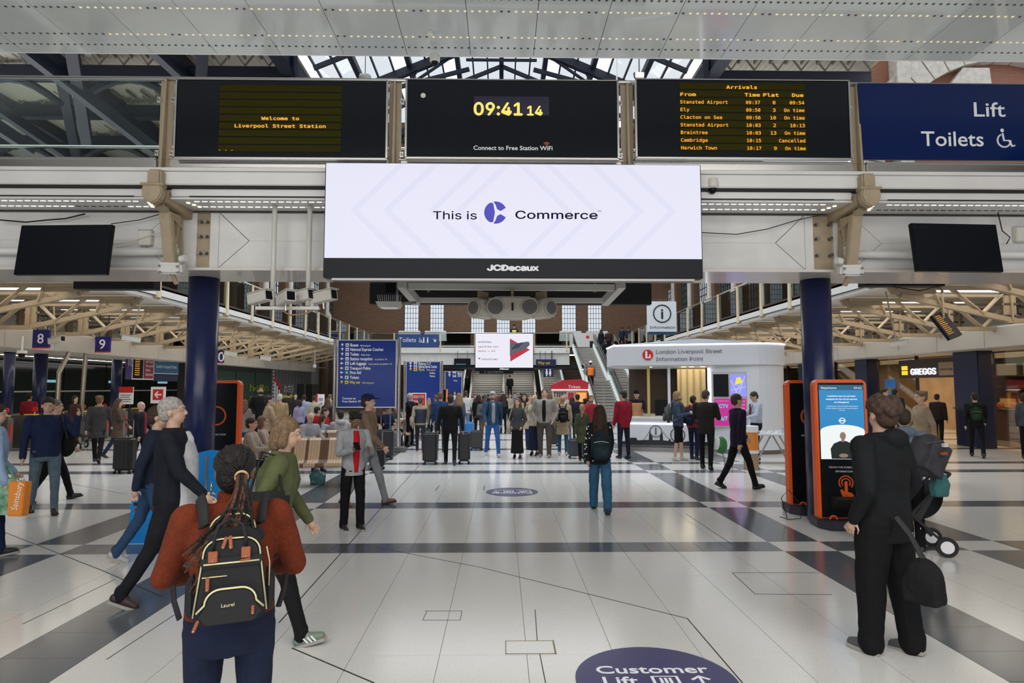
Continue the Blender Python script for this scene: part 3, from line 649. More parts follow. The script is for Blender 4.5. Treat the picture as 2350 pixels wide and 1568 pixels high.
# far wall with windows between brick piers
fwall = struct(B().box(-16, 16, 54.6, 55, 5.4, 12.5).build('wall_back', mat('far_dark', (.16, .10, .07), .9)))
wx = [(928, 960), (987, 1018), (1081, 1111), (1140, 1170), (1198, 1229), (1290, 1322), (1350, 1381)]
SKYW = mat('window_daylight', (.80, .88, .97), .5, emit=.85)
prev = -16
for i, (a, c) in enumerate(wx+[(None, None)]):
    xa = at(a, 700, 54).x if a else 16
    B().box(prev+.03, xa-.03, 54.0, 54.6, 4.7, 25).build('brick_pier', BRICK, fwall)
    if a is None: break
    xc = at(c, 700, 54).x; low = 765 if i in (0, 1, 5, 6) else 772
    zb_ = 6.5
    t = struct(B().box(xa, xc, 54.3, 54.34, zb_, 12.4).build('window_%d' % (i+1), SKYW), None)
    fr = B(); nx = 5
    for j in range(nx+1): fr.box(xa+(xc-xa)*j/nx-.015, xa+(xc-xa)*j/nx+.015, 54.24, 54.29, zb_, 12.4)
    for j in range(14): fr.box(xa, xc, 54.24, 54.29, zb_+.43*j-.015, zb_+.43*j+.015)
    fr.build('window_bars', MATB, t)
    bl = B().box(xa+.03, xc-.03, 54.45, 54.5, zb_+1.0, zb_+4.5).build('building_outside', mat('outside_building', (.45, .42, .40), .8, noise=.5, nscale=3), t) 
    if i in (0, 1, 5, 6): B().prism([(xa-.35, 5.75), (xc+.35, 5.75), (xc+.3, 6.6), (xa-.3, 6.6)], 'y', 53.0, 53.5).build('white_blind_box', WHITE, t)
    prev = xc
for a, b_ in ((at(928, 700, 54).x-.1, at(1381, 700, 54).x+.1),): B().box(a, b_, 54.0, 54.6, 4.7, 6.5).build('brick_sill_wall', BRICK, fwall); B().box(a, b_, 54.0, 54.6, 12.4, 25).build('brick_upper_wall', BRICK, fwall)
# lower back wall, dark, with the stair opening
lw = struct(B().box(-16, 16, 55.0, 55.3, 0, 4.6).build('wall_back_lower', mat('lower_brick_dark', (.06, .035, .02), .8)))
# side upper walls: brick with stone shafts and tall windows
for s_, nm in ((-1, 'left'), (1, 'right')):
    X = s_*14.5
    wl = struct(B().box(min(X, X+s_*.5), max(X, X+s_*.5), 26, 54, 4.7, 10.9).build('wall_'+nm+'_upper', BRICKY))
    for j, y in enumerate((29, 33.5, 38, 42.5, 47, 51.5)):
        B().cyl((X-s_*.25, y), .22, 4.7, 10.9, 12).build('stone_shaft', STONE, wl, smooth=True)
        B().lathe([(.22, 0), (.42, .35), (.42, .55), (.3, .75), (.22, .9)], 12, (X-s_*.25, y, 6.9+.25*(j % 2))).build('shaft_capital', STONE, wl)
        B().box(min(X-s_*.35, X), max(X-s_*.35, X), y-1.15, y-.55, 4.7, 10.9).build('brick_pilaster', BRICKY, wl)
        wn = B().box(min(X-s_*.03, X), max(X-s_*.03, X), y+.9, y+2.9, 5.4, 10.2).build('tall_window', SKYW if j % 2 == (0 if s_ < 0 else 1) else mat('dim_window', (.28, .36, .36), .3, emit=.25), wl)
        fr = B()
        for q in range(6): fr.box(min(X-s_*.1, X), max(X-s_*.1, X), y+.9+.4*q-.02, y+.9+.4*q+.02, 5.4, 10.2)
        for q in range(10): fr.box(min(X-s_*.1, X), max(X-s_*.1, X), y+.9, y+2.9, 5.4+.5*q-.02, 5.4+.5*q+.02)
        fr.build('window_bars', MATB, wn)
# ornamental facade at the right above the blue sign
rf = struct(B().box(19, 46, 32, 32.5, 4, 40).build('wall_right_facade', REDBR))
b = B()
for c_, r0, r1 in (((26.2, 12.5), 6.5, 8.0), ((36.5, 9.5), 7.2, 8.8)):
    for a0 in range(60, 250, 8): 
        P_ = [(c_[0]+rr_*math.cos(R(a)), c_[1]+rr_*math.sin(R(a))) for rr_, a in ((r0, a0), (r1, a0), (r1, a0+7.4), (r0, a0+7.4))]
        B().prism(P_, 'y', 31.5, 32.0).build('stone_voussoir', STONE, rf)
for i in range(6): B().box(28.6+i*.85, 28.9+i*.85, 31.6, 32, 13, 30).build('stone_mullion', STONE, rf)
B().box(28.0, 33.5, 31.75, 31.95, 15.5, 15.8).build('stone_transom', STONE, rf)
B().beam((31.5, 31.6, 15.5), (40, 31.6, 24), .6, 1.0).build('stone_cornice', STONE, rf); B().beam((33.6, 31.7, 15.2), (42, 31.7, 23.6), .4, .5).build('dentil_course', STONE, rf)
B().prism([(22.3, 16.2), (24.2, 18.6), (25.6, 18.6), (25.8, 16.2)], 'y', 31.6, 32).build('stone_plaque', STONE, rf)
B().box(20.5, 21.2, 31.3, 32, 4, 30).build('stone_pilaster', STONE, rf)

# ------------------------------------------------------------ train shed roof
roof = struct(B().box(-.15, .15, 14, 80, 23.9, 24.3).build('roof_ridge_beam', NAVYS))
def rz_(x): return 24.2-abs(x)*.42
for s_ in (-1, 1):
    for k in range(11):
        x0, x1 = s_*k*.95, s_*(k+1)*.95
        B().add([(x0, 12, rz_(x0)+.1), (x1, 12, rz_(x1)+.1), (x1, 80, rz_(x1)+.1), (x0, 80, rz_(x0)+.1)], [(0, 1, 2, 3)]).build('roof_glazing', ROOFG, roof)
    for k in range(1, 12):
        B().beam((s_*k*.95, 12, rz_(k*.95)), (s_*k*.95, 80, rz_(k*.95)), .09 if k % 3 else .3, .16 if k % 3 else .4).build('purlin', NAVYS, roof)
for j in range(17):
    y = 14+4*j
    for s_ in (-1, 1):
        B().beam((0, y, 23.9), (s_*10.4, y, 19.5), .16 if j % 2 else .34, .25 if j % 2 else .5).build('rafter', NAVYS, roof)
        if j % 2 == 0:
            B().beam((s_*10.4, y, 19.3), (s_*2.0, y, 21.6), .2, .22).build('truss_tie', NAVYS, roof)
            B().beam((s_*5, y, 21.9), (s_*5.9, y, 20.4), .15, .15).build('truss_strut', NAVYS, roof)
            B().beam((s_*5.9, y, 20.4), (s_*2.4, y, 22.9), .14, .14).build('truss_strut', NAVYS, roof)
            B().tube([(s_*10.2, y, 19.0), (s_*10.1, y, 17.2), (s_*9.6, y, 15)], .2, 6).build('haunch', NAVYS, roof)
    if j % 2 == 0: B().beam((-2.2, y, 22.2), (2.2, y, 22.2), .14, .14).build('collar_tie', NAVYS, roof)
cr = B()
for j in range(60): cr.box(-10.4, 10.4, 12.6+j*1.1, 12.66+j*1.1, 0, .001) if False else None
# side roofs of corrugated sheet with navy lattice
CORR = mat('corrugated_sheet', (.5, .48, .42), .6)
for s_ in (-1, 1):
    b = B(); n_ = 220; rows = []
    for (x, z) in ((s_*10.5, 18.9), (s_*19 if s_ > 0 else -46, 17.3)):
        rows.append([])
    xs2 = [s_*(10.5+.16*k) for k in range(0, 56 if s_ > 0 else 230)]
    top = [(x, 13, 18.9-(abs(x)-10.5)*.05+(.05 if i % 2 else 0)) for i, x in enumerate(xs2)]
    bot = [(x, 60, 18.9-(abs(x)-10.5)*.05+(.05 if i % 2 else 0)) for i, x in enumerate(xs2)]
    B().sheet([top, bot]).build('corrugated_roof', CORR, roof)
    xe = 18.8 if s_ > 0 else 46
    for y in (22, 26.5, 31, 35.5, 40, 44.5, 49):
        B().box(min(s_*10.4, s_*xe), max(s_*10.4, s_*xe), y-.25, y+.25, 17.2, 17.9).build('cross_girder', NAVYS, roof)
        lt = B()
        for k in range(0, int((xe-10.4)/1.2)):
            xa = s_*(10.4+1.2*k); lt.beam((xa, y-.3, 17.9), (xa+s_*.6, y-.3, 18.7), .07, .07); lt.beam((xa+s_*.6, y-.3, 18.7), (xa+s_*1.2, y-.3, 17.9), .07, .07)
        lt.box(min(s_*10.4, s_*xe), max(s_*10.4, s_*xe), y-.35, y-.2, 18.65, 18.8)
        for k in range(0, int((xe-10.4)/.8)): lt.box(s_*(10.4+.8*k)-.05, s_*(10.4+.8*k)+.05, y-1.2, y-.3, 18.2, 18.35)
        lt.build('lattice', mat('lattice_cream', (.22, .2, .17), .6), roof, kind='stuff')
    for k, x in enumerate((10.6, 16, 22, 28, 34, 40)):
        if x > xe or (s_ > 0 and k): break
        B().box(s_*x-.35, s_*x+.35, 14, 58, 17.4, 18.3).build('valley_girder', NAVYS, roof)
        for y in (() if s_ > 0 else (22, 31, 40)):
            B().beam((s_*x, y, 17.3), (s_*(x+4.6), y+9, 14.0), .45, .6).build('raking_strut', NAVYS, roof)
            B().beam((s_*(x+5.5), y, 17.4), (s_*(x+1.2), y+9, 13.6), .4, .55).build('raking_strut', NAVYS, roof)
            pts = [(s_*(x+5.4*i/8), y, 16.0+1.3*math.sin(math.pi*i/8)) for i in range(9)]
            ab = B(); ab.tube(pts, .2, 6); ab.build('arched_brace', NAVYS, roof)
# patches of glazing and lacy ironwork far left, and left end wall
lacy = B()
for k in range(26):
    for r_ in range(5):
        cx, cz = -46+1.25*k+(r_ % 2)*.6, 10.6+1.15*r_
        lacy.tube([(cx+.5*math.cos(a*math.pi/5), 57, cz+.5*math.sin(a*math.pi/5)) for a in range(11)], .07, 4)
lacy.build('lacy_iron_screen', mat('lace_cream', (.5, .47, .4), .6), roof, kind='stuff')
for (x0, x1, y, z0, z1) in ((-46, -37, 56, 17.2, 21), (-32, -26, 56, 17.5, 22)):
    pass
struct(B().box(-60, -17, 62, 62.3, 0, 17).build('wall_left_end', mat('end_wall', (.06, .055, .05), .8)))
# working floodlights among the roof ribs
for (x, y, Y, lb) in ((1468, 172, 30, 'bright floodlight glowing under the glass roof above the Arrivals board'), (1418, 285, 26, 'small bright floodlight shining through the gap beside the clock board')):
    t = thing('floodlight', lb, 'lamp', at(x, y, Y)); B().prism([(-.22, -.14), (.22, -.14), (.28, .14), (-.28, .14)], 'y', 0, .2).build('lamp_body', DSTEEL, t); B().box(-.2, .2, -.01, 0, -.12, .12).build('lamp_face', mat('lamp_hot', (1, .88, .65), .5, emit=30), t)
    B().beam((0, .1, .14), (0, .1, 3.0 if Y > 28 else 4.4), .05, .05).build('hanger', DSTEEL, t)
for (x, y, Y, lb) in ((838, 175, 30, 'round white pendant lamp under the glass roof behind the Welcome board'),):
    t = thing('pendant_lamp', lb, 'lamp', at(x, y, Y)); B().lathe([(.001, .08), (.28, .02), (.3, -.05), (.1, -.1), (.001, -.1)], 20).build('lamp_disc', ALU, t); B().tube([(0, 0, .08), (0, 0, 5)], .02, 6).build('suspension_cable', MATB, t)

# ------------------------------------------------------------ the hall behind and beside the viewpoint
RW_ = mat('rear_wall', (.07, .06, .05), .8)
struct(B().box(-34, 34, -12, -11.7, 0, 20).build('wall_rear', RW_)); struct(B().box(-34, -33.7, -12, 12, 0, 16).build('wall_rear_left', RW_)); struct(B().box(33.7, 34, -12, 12, 0, 16).build('wall_rear_right', RW_))
# ------------------------------------------------------------ left: platforms, gate line, hoardings
PC = struct(B().box(-34, -14.3, 9.4, 52, 3.40, 3.46).build('ceiling_platform', mat('platform_ceiling', (.66, .62, .55), .25)))
for i, x in enumerate((-15.6, -17.6, -20, -23, -26.5)):
    B().box(x-.07, x+.07, 11, 50, 3.37, 3.40).build('strip_light', EWHITE, PC)
    sl = B()
    for j in range(60): sl.box(x+.3, x+.9, 12+.6*j, 12.06+.6*j, 3.36, 3.40)
    sl.build('ceiling_slat', ALU, PC, kind='stuff')
GW = mat('platform_glass', (.03, .038, .034), .08)
pw = struct(B().box(-26.3, -26, 9.4, 56, 0, 3.4).build('wall_platform', mat('wall_platform_dark', (.02, .019, .017), .6)))
for j in range(22):
    B().box(-26, -25.94, 10+2*j+.05, 12+2*j-.05, .2, 3.3).build('glazed_panel', GW, pw)
    if j % 3 == 1: B().box(-25.95, -25.9, 10+2*j+.3, 10+2*j+1.6, 2.15, 2.3).build('lit_panel', mat('lit_teal', (.25, .6, .7), .5, emit=.7), pw)
B().box(-25.95, -25.88, 10, 54, 1.6, 1.68).build('pale_rail', OFFW, pw)
for x0, yb, w_, Y, lb in ((18, 1010, 22, 27, 'slim navy column at the far left behind the platform 8 column'), (90, 1010, 27, 22, 'navy column under the number 8 sign'), (266, 1010, 21, 28, 'navy column just right of the number 9 sign')):
    p = at(x0, 900, Y); c = tag(B().cyl((0, 0), w_*Y/F/2, 0, 3.40, 24).build('column', NAVY, loc=(p.x, Y, 0)), lb, 'column', kind='structure')
    for f_ in c.data.polygons: f_.use_smooth = len(f_.vertices) == 4
for d_, x, y, Y, sz, h_ in (('8', 93.5, 777, 18.7, 37, 40), ('9', 235, 790, 21.6, 33, 34), ('10', 500, 819, 30.4, 26, 26)):
    p = at(x, y, Y); k = Y/F; t = thing('platform_number_sign', {'8': 'dark blue hanging sign reading 8, nearest the left edge', '9': 'dark blue hanging sign reading 9 beside the slim navy column', '10': 'dark blue hanging sign reading 10 peeping out behind the big left column'}[d_], 'sign', p)
    B().box(-sz*k/2, sz*k/2, 0, .08, -h_*k/2, h_*k/2).build('sign_panel', mat('number_blue', (.012, .012, .16), .3), t); B().box(-sz*k/2, sz*k/2, -.01, .08, -h_*k/2-.03, -h_*k/2).build('red_edge', RED, t)
    text(d_, (0, -.01, -.36*30*k), 31*k, PRINTW, t, align='CENTER', bold=.004)
    b = B(); b.box(-.3*sz*k, -.3*sz*k+.02, .03, .05, h_*k/2, 4.4-p.z); b.box(.3*sz*k, .3*sz*k+.02, .03, .05, h_*k/2, 4.4-p.z); b.build('hanger_rod', MATB, t)
for x, Y, lb, kink in ((155, 20.45, 'steel pole with a slanted top between platform columns 8 and 9', 1), (190, 21.25, 'straight steel pole just right of the slanted one', 0)):
    p = at(x, 900, Y); t = thing('steel_pole', lb, 'pole', (p.x, Y, 0))
    pts = [(-.30, 0, 0), (-.30, 0, 2.35), (.0, 0, 3.02)] if kink else [(-.06, 0, 0), (.04, 0, 3.02)]
    B().tube(pts, .07, 12).build('pole', mat('bronze_steel', (.4, .34, .27), .3, 1), t, smooth=False); B().cyl((pts[0][0], 0), .14, 0, .04, 16).build('base_plate', DSTEEL, t)
# ticket gates
gate = None
glabels = ['first ticket gate pod from the left edge of the gate line', 'second ticket gate pod, beside the walking man in navy', 'ticket gate pod behind the man in the navy jacket', 'ticket gate pod left of the pushchair', 'ticket gate pod behind the pushchair', 'ticket gate pod behind the walker in the dark grey coat', 'ticket gate pod just left of the platform 9 column', 'ticket gate pod right of the platform 9 column', 'last ticket gate pod, under the red arrow sign']
for i in range(9):
    y = 16.7+1.15*i
    if gate is None:
        gate = thing('ticket_gate', glabels[0], 'ticket gate', (-15.35, y, 0), 0, 'ticket gates')
        B().prism([(-.9, 0), (.9, 0), (.9, .95), (.7, 1.02), (-.7, 1.02), (-.9, .95)], 'y', -.13, .13).build('pod', mat('gate_steel', (.2, .19, .18), .35, .7), gate, bevel=.02)
        B().box(.5, .8, -.12, .12, 1.02, 1.05).build('reader_pad', YEL, gate); B().box(.9, .91, -.04, .04, .3, .8).build('red_front', RED, gate)
        B().tube([(.75, -.02, 1.2), (.75, .02, 1.2)], .08, 16).build('red_disc', RED, gate); B().cyl((.75, 0), .02, 1.0, 1.12, 8).build('disc_post', STEEL, gate)
        B().box(-.3, .3, .14, .45, .35, 1.0).build('gate_paddle', glassmat('paddle_glass', (.5, .5, .5), .1), gate)
    else: clone(gate, loc=(-15.35, y, 0), label=glabels[i])
# hanging sign bank
A, D = at(289, 840, 26), at(408, 846, 29.5); rz = math.degrees(math.atan2(D.y-A.y, D.x-A.x)); L_ = math.hypot(D.x-A.x, D.y-A.y)
t = thing('hanging_sign_bank', 'bank of hanging platform 10 signs with a departure screen and a London Liverpool Street panel', 'sign', (A.x, A.y, A.z-.50), rz)
def pan(x0, x1, z0, z1, m_, nm, par=t, y=-.02): return B().box(L_*x0, L_*x1, y, y+.05, z0, z1).build(nm, m_, par)
pan(0, .10, -.05, 1.1, mat('purple_panel', (.06, .035, .16), .4), 'number_panel'); text('10', (L_*.01, -.03, .5), .42, PRINTW, t, fit=L_*.08)
pan(.10, .5, -.05, 1.1, PRINTW, 'white_frame'); pan(.115, .29, 0, 1.05, BLACK, 'departure_screen', y=-.04)
for i in range(9): text('Stn calling' if i % 2 else 'Platform', (L_*.14, -.05, .85-.09*i), .09, AMBER, t, fit=L_*.08, font='sans')
rp = pan(.31, .485, 0, 1.05, mat('crimson_panel', (.30, .02, .03), .4), 'red_notice', y=-.04)
for i, s_ in enumerate(('Train doors', 'will close', '30 seconds', 'before', 'departure')): text(s_, (L_*.33, -.05, .85-.18*i), .17, PRINTW, t, fit=L_*(.14 if i != 3 else .09))
pan(.51, 1, .25, 1.0, mat('teal_blue_panel', (.02, .12, .25), .4), 'welcome_panel', y=-.04); pan(.505, 1.005, .22, 1.05, PRINTW, 'white_frame'); pan(.5, 1.0, -.1, .2, mat('navy_strip', (.01, .012, .06), .4), 'lower_strip')
text('Welcome to', (L_*.53, -.05, .76), .13, PRINTW, t); text('London Liverpool Street', (L_*.53, -.05, .48), .22, PRINTW, t, fit=L_*.42)
for i in range(5): B().box(L_*(.1+.2*i), L_*(.1+.2*i)+.03, 0, .03, 1.05, 3.40-(A.z-.5)).build('hanger', MATB, t)
def notice(x0, y0, x1, y1, Y, lb, kind):
    A, D = at(x0, y1, Y), at(x1, y0, Y); k = Y/F; W, H = D.x-A.x, D.z-A.z
    t = thing('notice_board', lb, 'sign', (A.x, Y, A.z)); B().box(0, W, 0, .04, 0, H).build('panel', PRINTW, t); B().box(W*.2, W*.26, .04, .08, -A.z, H).build('stand_post', MATB, t); B().box(W*.7, W*.76, .04, .08, -A.z, H).build('stand_post', MATB, t)
    if kind == 'arrow':
        B().box(W*.15, W*.85, -.005, 0, H*.2, H*.85).build('red_square', RED, t)
        b = B(); b.box(W*.35, W*.75, -.01, -.005, H*.48, H*.57); b.prism([(W*.25, H*.525), (W*.48, H*.75), (W*.54, H*.69), (W*.37, H*.525), (W*.54, H*.36), (W*.48, H*.3)], 'y', -.012, -.005); b.build('arrow', PRINTW, t)
    else:
        B().box(0, W, -.005, 0, H*.66, H).build('red_header', RED, t)
        for i in range(4): B().box(W*.1, W*(.85-.1*(i % 2)), -.004, 0, H*(.5-.12*i), H*(.54-.12*i)).build('text_line', PRINTG, t)
notice(345, 888, 380, 926, 24, 'white sign with a red square and a white left arrow by the gates', 'arrow'); notice(272, 888, 306, 928, 23.2, 'white notice with a red header beside the platform 9 column', 'n')
# hoardings
HG = mat('hoarding_green', (.012, .035, .022), .5); LIME = mat('lime_print', (.72, .88, .05), .5)
hw = struct(B().box(-15.2, -14.8, 30, 41, 0, 4.4).build('wall_hoarding', mat('hoarding_black', (.012, .013, .014), .6)), None)
for j in range(4): B().box(-14.8, -14.76, 30.05+2.75*j, 32.7+2.75*j, .05, 2.75).build('green_panel', HG, hw)
for s_, z, Y0, W_ in (('hello', 1.65, 37.3, 3.0), ('again', 1.08, 37.3, 3.0)): text(s_, (-14.72, Y0, z), .72, LIME, hw, (90, 0, 90), fit=W_, font='sans', bold=.012)
text("we've got", (-14.72, 38.2, .35), .4, PRINTW, hw, (90, 0, 90), fit=2.2, font='sans')
cp = B().tube([(-14.75, 31.8, 1.1), (-14.70, 31.8, 1.1)], 1.2, 28).build('lime_circle', LIME, hw)
sw = struct(B().box(-15.2, -14.85, 41, 52, 0, 4.4).build('wall_slatted', mat('slat_back', (.03, .03, .03), .6)))
GS = mat('grey_slat', (.12, .12, .125), .5)
for j in range(16): B().box(-14.85, -14.78, 41.02+.68*j, 41.62+.68*j, 0, 4.3).build('slat', GS, sw)
text('わさび', (-14.74, 43.3, 1.5), .7, PRINTW, sw, (90, 0, 90), fit=1.9)
for j in range(8): B().box(-14.77, -14.72, 43.2+.3*j, 43.4+.3*j, .9, 1.35).build('green_stripe', LIME, sw)
B().beam((-14.74, 41.2, 2.6), (-14.74, 42.9, 1.6), .05, .18).build('red_stripe', RED, sw)
for j in range(4): B().box(-14.77, -14.73, 41.5+.4*j, 41.68+.4*j, .6, 2.2-.25*j).build('white_stripe', PRINTW, sw)
B().box(-14.78, -14.70, 49.4, 51.2, 2.1, 4.0).build('grey_box_panel', GREYP, sw); B().box(-14.79, -14.72, 46.2, 47.5, 0, 2.1).build('dark_doorway', DARK, sw); B().box(-14.79, -14.72, 48.3, 49.6, 0, 2.1).build('dark_doorway', DARK, sw)
struct(B().box(-15.2, -14.7, 52.02, 54, 0, 4.4).build('wall_brick_return', BRICKY))
bt = B()
for j in range(18): bt.box(-14.68, -14.62, 41-.05, 41+.05, .2+.22*j, .3+.22*j)
bt.build('striped_tape', PRINTW, hw, kind='stuff')
# ------------------------------------------------------------ direction boards
def post(t, x, h, r=.05): B().cyl((x, 0), r, 0, h, 16).build('steel_post', STEEL, t, smooth=False); B().box(x-.22, x+.22, -.16, .16, 0, .14).build('post_base', mat('base_grey', (.12, .12, .12), .6), t, bevel=.01)
ICO = mat('icon_white', (.8, .8, .82), .5); YPR = mat('sign_yellow', (.8, .6, .05), .5)
def arrow(b, x, z, s, ang):
    def T(px, pz): c, d = math.cos(R(ang)), math.sin(R(ang)); return (x+s*(px*c-pz*d), z+s*(px*d+pz*c))
    b.prism([T(-.09, -.4), T(.09, -.4), T(.09, .22), T(-.09, .22)], 'y', -.012, -.004); b.prism([T(0, .5), T(-.4, .08), T(-.26, -.02), T(0, .26)], 'y', -.0135, -.004); b.prism([T(0, .5), T(0, .26), T(.26, -.02), T(.4, .08)], 'y', -.0135, -.004)
def icon(t, kind, x, z, w_):
    fld = B().box(x, x+w_, -.010, -.003, z-w_*.1, z+w_*.9).build('icon_'+kind, YPR if kind == 'exit' else (mat('green_field', (.02, .3, .15), .5) if kind == 'aid' else ICO), t)
    b = B(); q = lambda a, c, e, f: b.box(x+w_*a, x+w_*c, -.014, -.008, z+w_*(e-.1), z+w_*(f-.1)); mm = SIGNB
    if kind == 'bus': q(.22, .78, .22, .8); b2 = B().box(x+w_*.3, x+w_*.7, -.017, -.013, z+w_*.42, z+w_*.6).build('window_symbol', ICO, fld); 
    elif kind == 'toilet':
        for c in (.32, .68): q(c-.09, c+.09, .15, .6); b.tube([(x+w_*c, -.014, z+w_*.64), (x+w_*c, -.008, z+w_*.64)], w_*.09, 10)
    elif kind == 'desk': q(.15, .85, .2, .35); q(.3, .45, .4, .75); q(.58, .72, .4, .75)
    elif kind == 'case': q(.25, .75, .18, .6); q(.42, .58, .62, .8)
    elif kind == 'police': b.tube([(x+w_*.5, -.014, z+w_*.4), (x+w_*.5, -.008, z+w_*.4)], w_*.28, 8)
    elif kind == 'aid': q(.42, .58, .2, .8); q(.2, .8, .42, .58); mm = ICO
    elif kind == 'ticket': b.prism([(x+w_*.25, z+w_*.05), (x+w_*.6, z+w_*.05), (x+w_*.75, z+w_*.7), (x+w_*.4, z+w_*.7)], 'y', -.014, -.008)
    elif kind == 'exit': q(.2, .8, .2, .3); q(.35, .65, .35, .75); mm = PRINTB
    b.build('symbol', mm, fld)
def dirboard(x0, x1, y0, y1, Y, lb, rows, extra, xfr=0.0):
    A, D = at(x0, y1, Y), at(x1, y0, Y); W, H = D.x-A.x, D.z-A.z; k = Y/F
    t = thing('direction_board', lb, 'sign', (A.x, Y, 0)); z0 = A.z
    B().box(0, W, 0, .05, z0, z0+H).build('sign_panel', SIGNB, t)
    fr = B(); fr.box(-.03, W+.03, -.012, .06, z0-.03, z0+.005); fr.box(-.03, W+.03, -.012, .06, z0+H-.005, z0+H+.03); fr.box(-.03, .005, -.012, .06, z0, z0+H); fr.box(W-.005, W+.03, -.012, .06, z0, z0+H); fr.build('frame', ALU, t)
    post(t, -.10, z0+H+.04); post(t, W+.10, z0+H+.04)
    def PXY(x, y): return ((x-x0)*k, z0+(y1-y)*k)
    for (y, ang, ic, tx, wd, small, swd, yel) in rows:
        m_ = YPR if yel else ICO
        ax = B(); px, pz = PXY(x0+9, y); arrow(ax, px, pz, 8*k, ang); ax.build('arrow', m_, t)
        px, pz = PXY(x0+16.5, y+3.2); icon(t, ic, px, pz, 7.5*k)
        px, pz = PXY(x0+27, y+3.4); text(tx, (px, -.008, pz), 9.6*k, m_, t, fit=wd*k, bold=.002)
        if small: px, pz = PXY(x0+27+wd+5, y+3.2); text(small, (px, -.008, pz), 5.5*k, m_, t, fit=swd*k)
    for (x, y, tx, sz, wd) in extra: px, pz = PXY(x, y); text(tx, (px, -.008, pz), sz*k, ICO, t, fit=wd*k, bold=.001)
    return t, PXY
dirboard(774, 909, 782, 934, 18.7, 'large navy direction board listing Buses, Toilets, First Aid and Way out', [
    (793, 0, 'bus', 'Buses', 18, 'Bishopsgate', 23, 0), (803, 0, 'bus', 'National Express Coaches', 75, None, 0, 0), (814, 0, 'toilet', 'Toilets', 20, '& baby change', 20, 0), (824.5, 90, 'desk', 'Station reception', 51, 'via platform 10', 28, 0),
    (835, 90, 'case', 'Left luggage', 37, 'Lost property by platform 10', 53, 0), (846, 90, 'police', 'Transport Police', 47, None, 0, 0), (856, 90, 'aid', 'First Aid', 25, None, 0, 0), (867, 45, 'ticket', 'Tickets', 21, None, 0, 0), (878, 0, 'exit', 'Way out', 24, 'Bishopsgate', 26, 1)],
    [(785, 917, 'Connect to', 7, 30), (785, 924, 'Free Station WiFi', 7, 48)])
dirboard(932, 1010, 831, 936, 30.8, 'second navy direction board, Platforms 11-17 at its top, behind the first', [
    (835.5, 0, 'bus', 'Platforms 11-17', 28, None, 0, 0), (842, 0, 'bus', 'National Express Coaches', 42, None, 0, 0), (848.5, 0, 'exit', 'Way out', 14, 'Bishopsgate', 20, 1)], [(984, 859, 'Toilets', 6, 13), (984, 866, 'Tickets', 6, 13)])
dirboard(1022, 1059, 853, 925, 44, 'third and smallest navy direction board, furthest back left of the escalators', [(857, 0, 'bus', 'Platforms', 12, None, 0, 0), (862, 0, 'bus', 'Coaches', 12, None, 0, 0)], [(1040, 876, 'Toilets', 5, 9)])
# ------------------------------------------------------------ far end, things on and below the far gallery
Y = 45.7; A, D = at(1090, 852, Y), at(1224, 765, Y); W, H = D.x-A.x, D.z-A.z; k = Y/F
t = thing('led_screen', 'smaller white LED screen with the adidas running shoe advert on the far gallery', 'screen', (A.x, Y, A.z)); B().box(0, W, 0, .25, 0, H).build('cabinet', BLACK, t); B().box(.03, W-.03, -.02, 0, 8*k, H-.03).build('screen_face', mat('screen_white', (.86, .84, .93), .4, emit=.95), t)
def fx(x, y): return ((x-1090)*k, -.03, (852-y)*k)
RINK = mat('ink_red', (.8, .02, .05), .5, emit=.6)
text('adidas', fx(1096, 787), 9*k, INK, t, fit=31*k, font='sans'); text('sprints on', fx(1096, 798), 9*k, INK, t, fit=46*k, font='sans'); text('data + AI', fx(1096, 808), 9*k, RINK, t, fit=40*k, font='sans'); text('databricks', fx(1105, 826.5), 8*k, INK, t, fit=37*k, font='sans')
c = fx(1100, 823); B().prism([(c[0]-3*k, c[2]), (c[0], c[2]+2*k), (c[0]+3*k, c[2]), (c[0], c[2]-2*k)], 'y', -.035, -.03).build('brand_mark', RINK, t)
def fp(pts): return [((x-1090)*k, (852-y)*k) for x, y in pts]
B().prism(fp([(1170, 777), (1216, 803), (1171, 830)]), 'y', -.03, -.026).build('red_triangle', RINK, t)
sh = B(); sh.prism(fp([(1170, 784), (1183, 789), (1196, 786), (1213, 784), (1216, 790), (1212, 796), (1196, 806), (1178, 812), (1170, 817)]), 'y', -.036, -.031); sh = sh.build('shoe_picture', mat('shoe_lilac', (.25, .25, .38), .5, emit=.35), t)
for i in range(3): B().prism(fp([(1173+6*i, 802-i*1.5), (1176+6*i, 802-i*1.5), (1188+6*i, 789-i), (1185+6*i, 789-i)]), 'y', -.04, -.036).build('shoe_stripe', PRINTB, sh)
text('JCDecaux', fx(1146, 848.5), 6*k, EWSOFT, t, fit=22*k, font='sans', bold=.01)
Y = 45.86; A, D = at(910, 796, Y), at(1007, 767, Y); k = Y/F
t = thing('toilets_sign', 'navy Toilets sign on the far gallery balustrade', 'sign', (A.x, Y, A.z)); B().box(0, D.x-A.x, 0, .06, 0, D.z-A.z).build('sign_panel', mat('toilets_blue', (.02, .06, .22), .4), t)
text('Toilets', (5*k, -.01, 11*k), 15*k, ICO, t, fit=39*k); b = B()
for i, x in enumerate((62, 71)):
    b.box((x-1.5)*k, (x+1.5)*k, -.012, 0, 9*k, 18*k); b.ell((x*k, -.01, 20*k), (1.6*k, .01, 1.6*k), 8, 6)
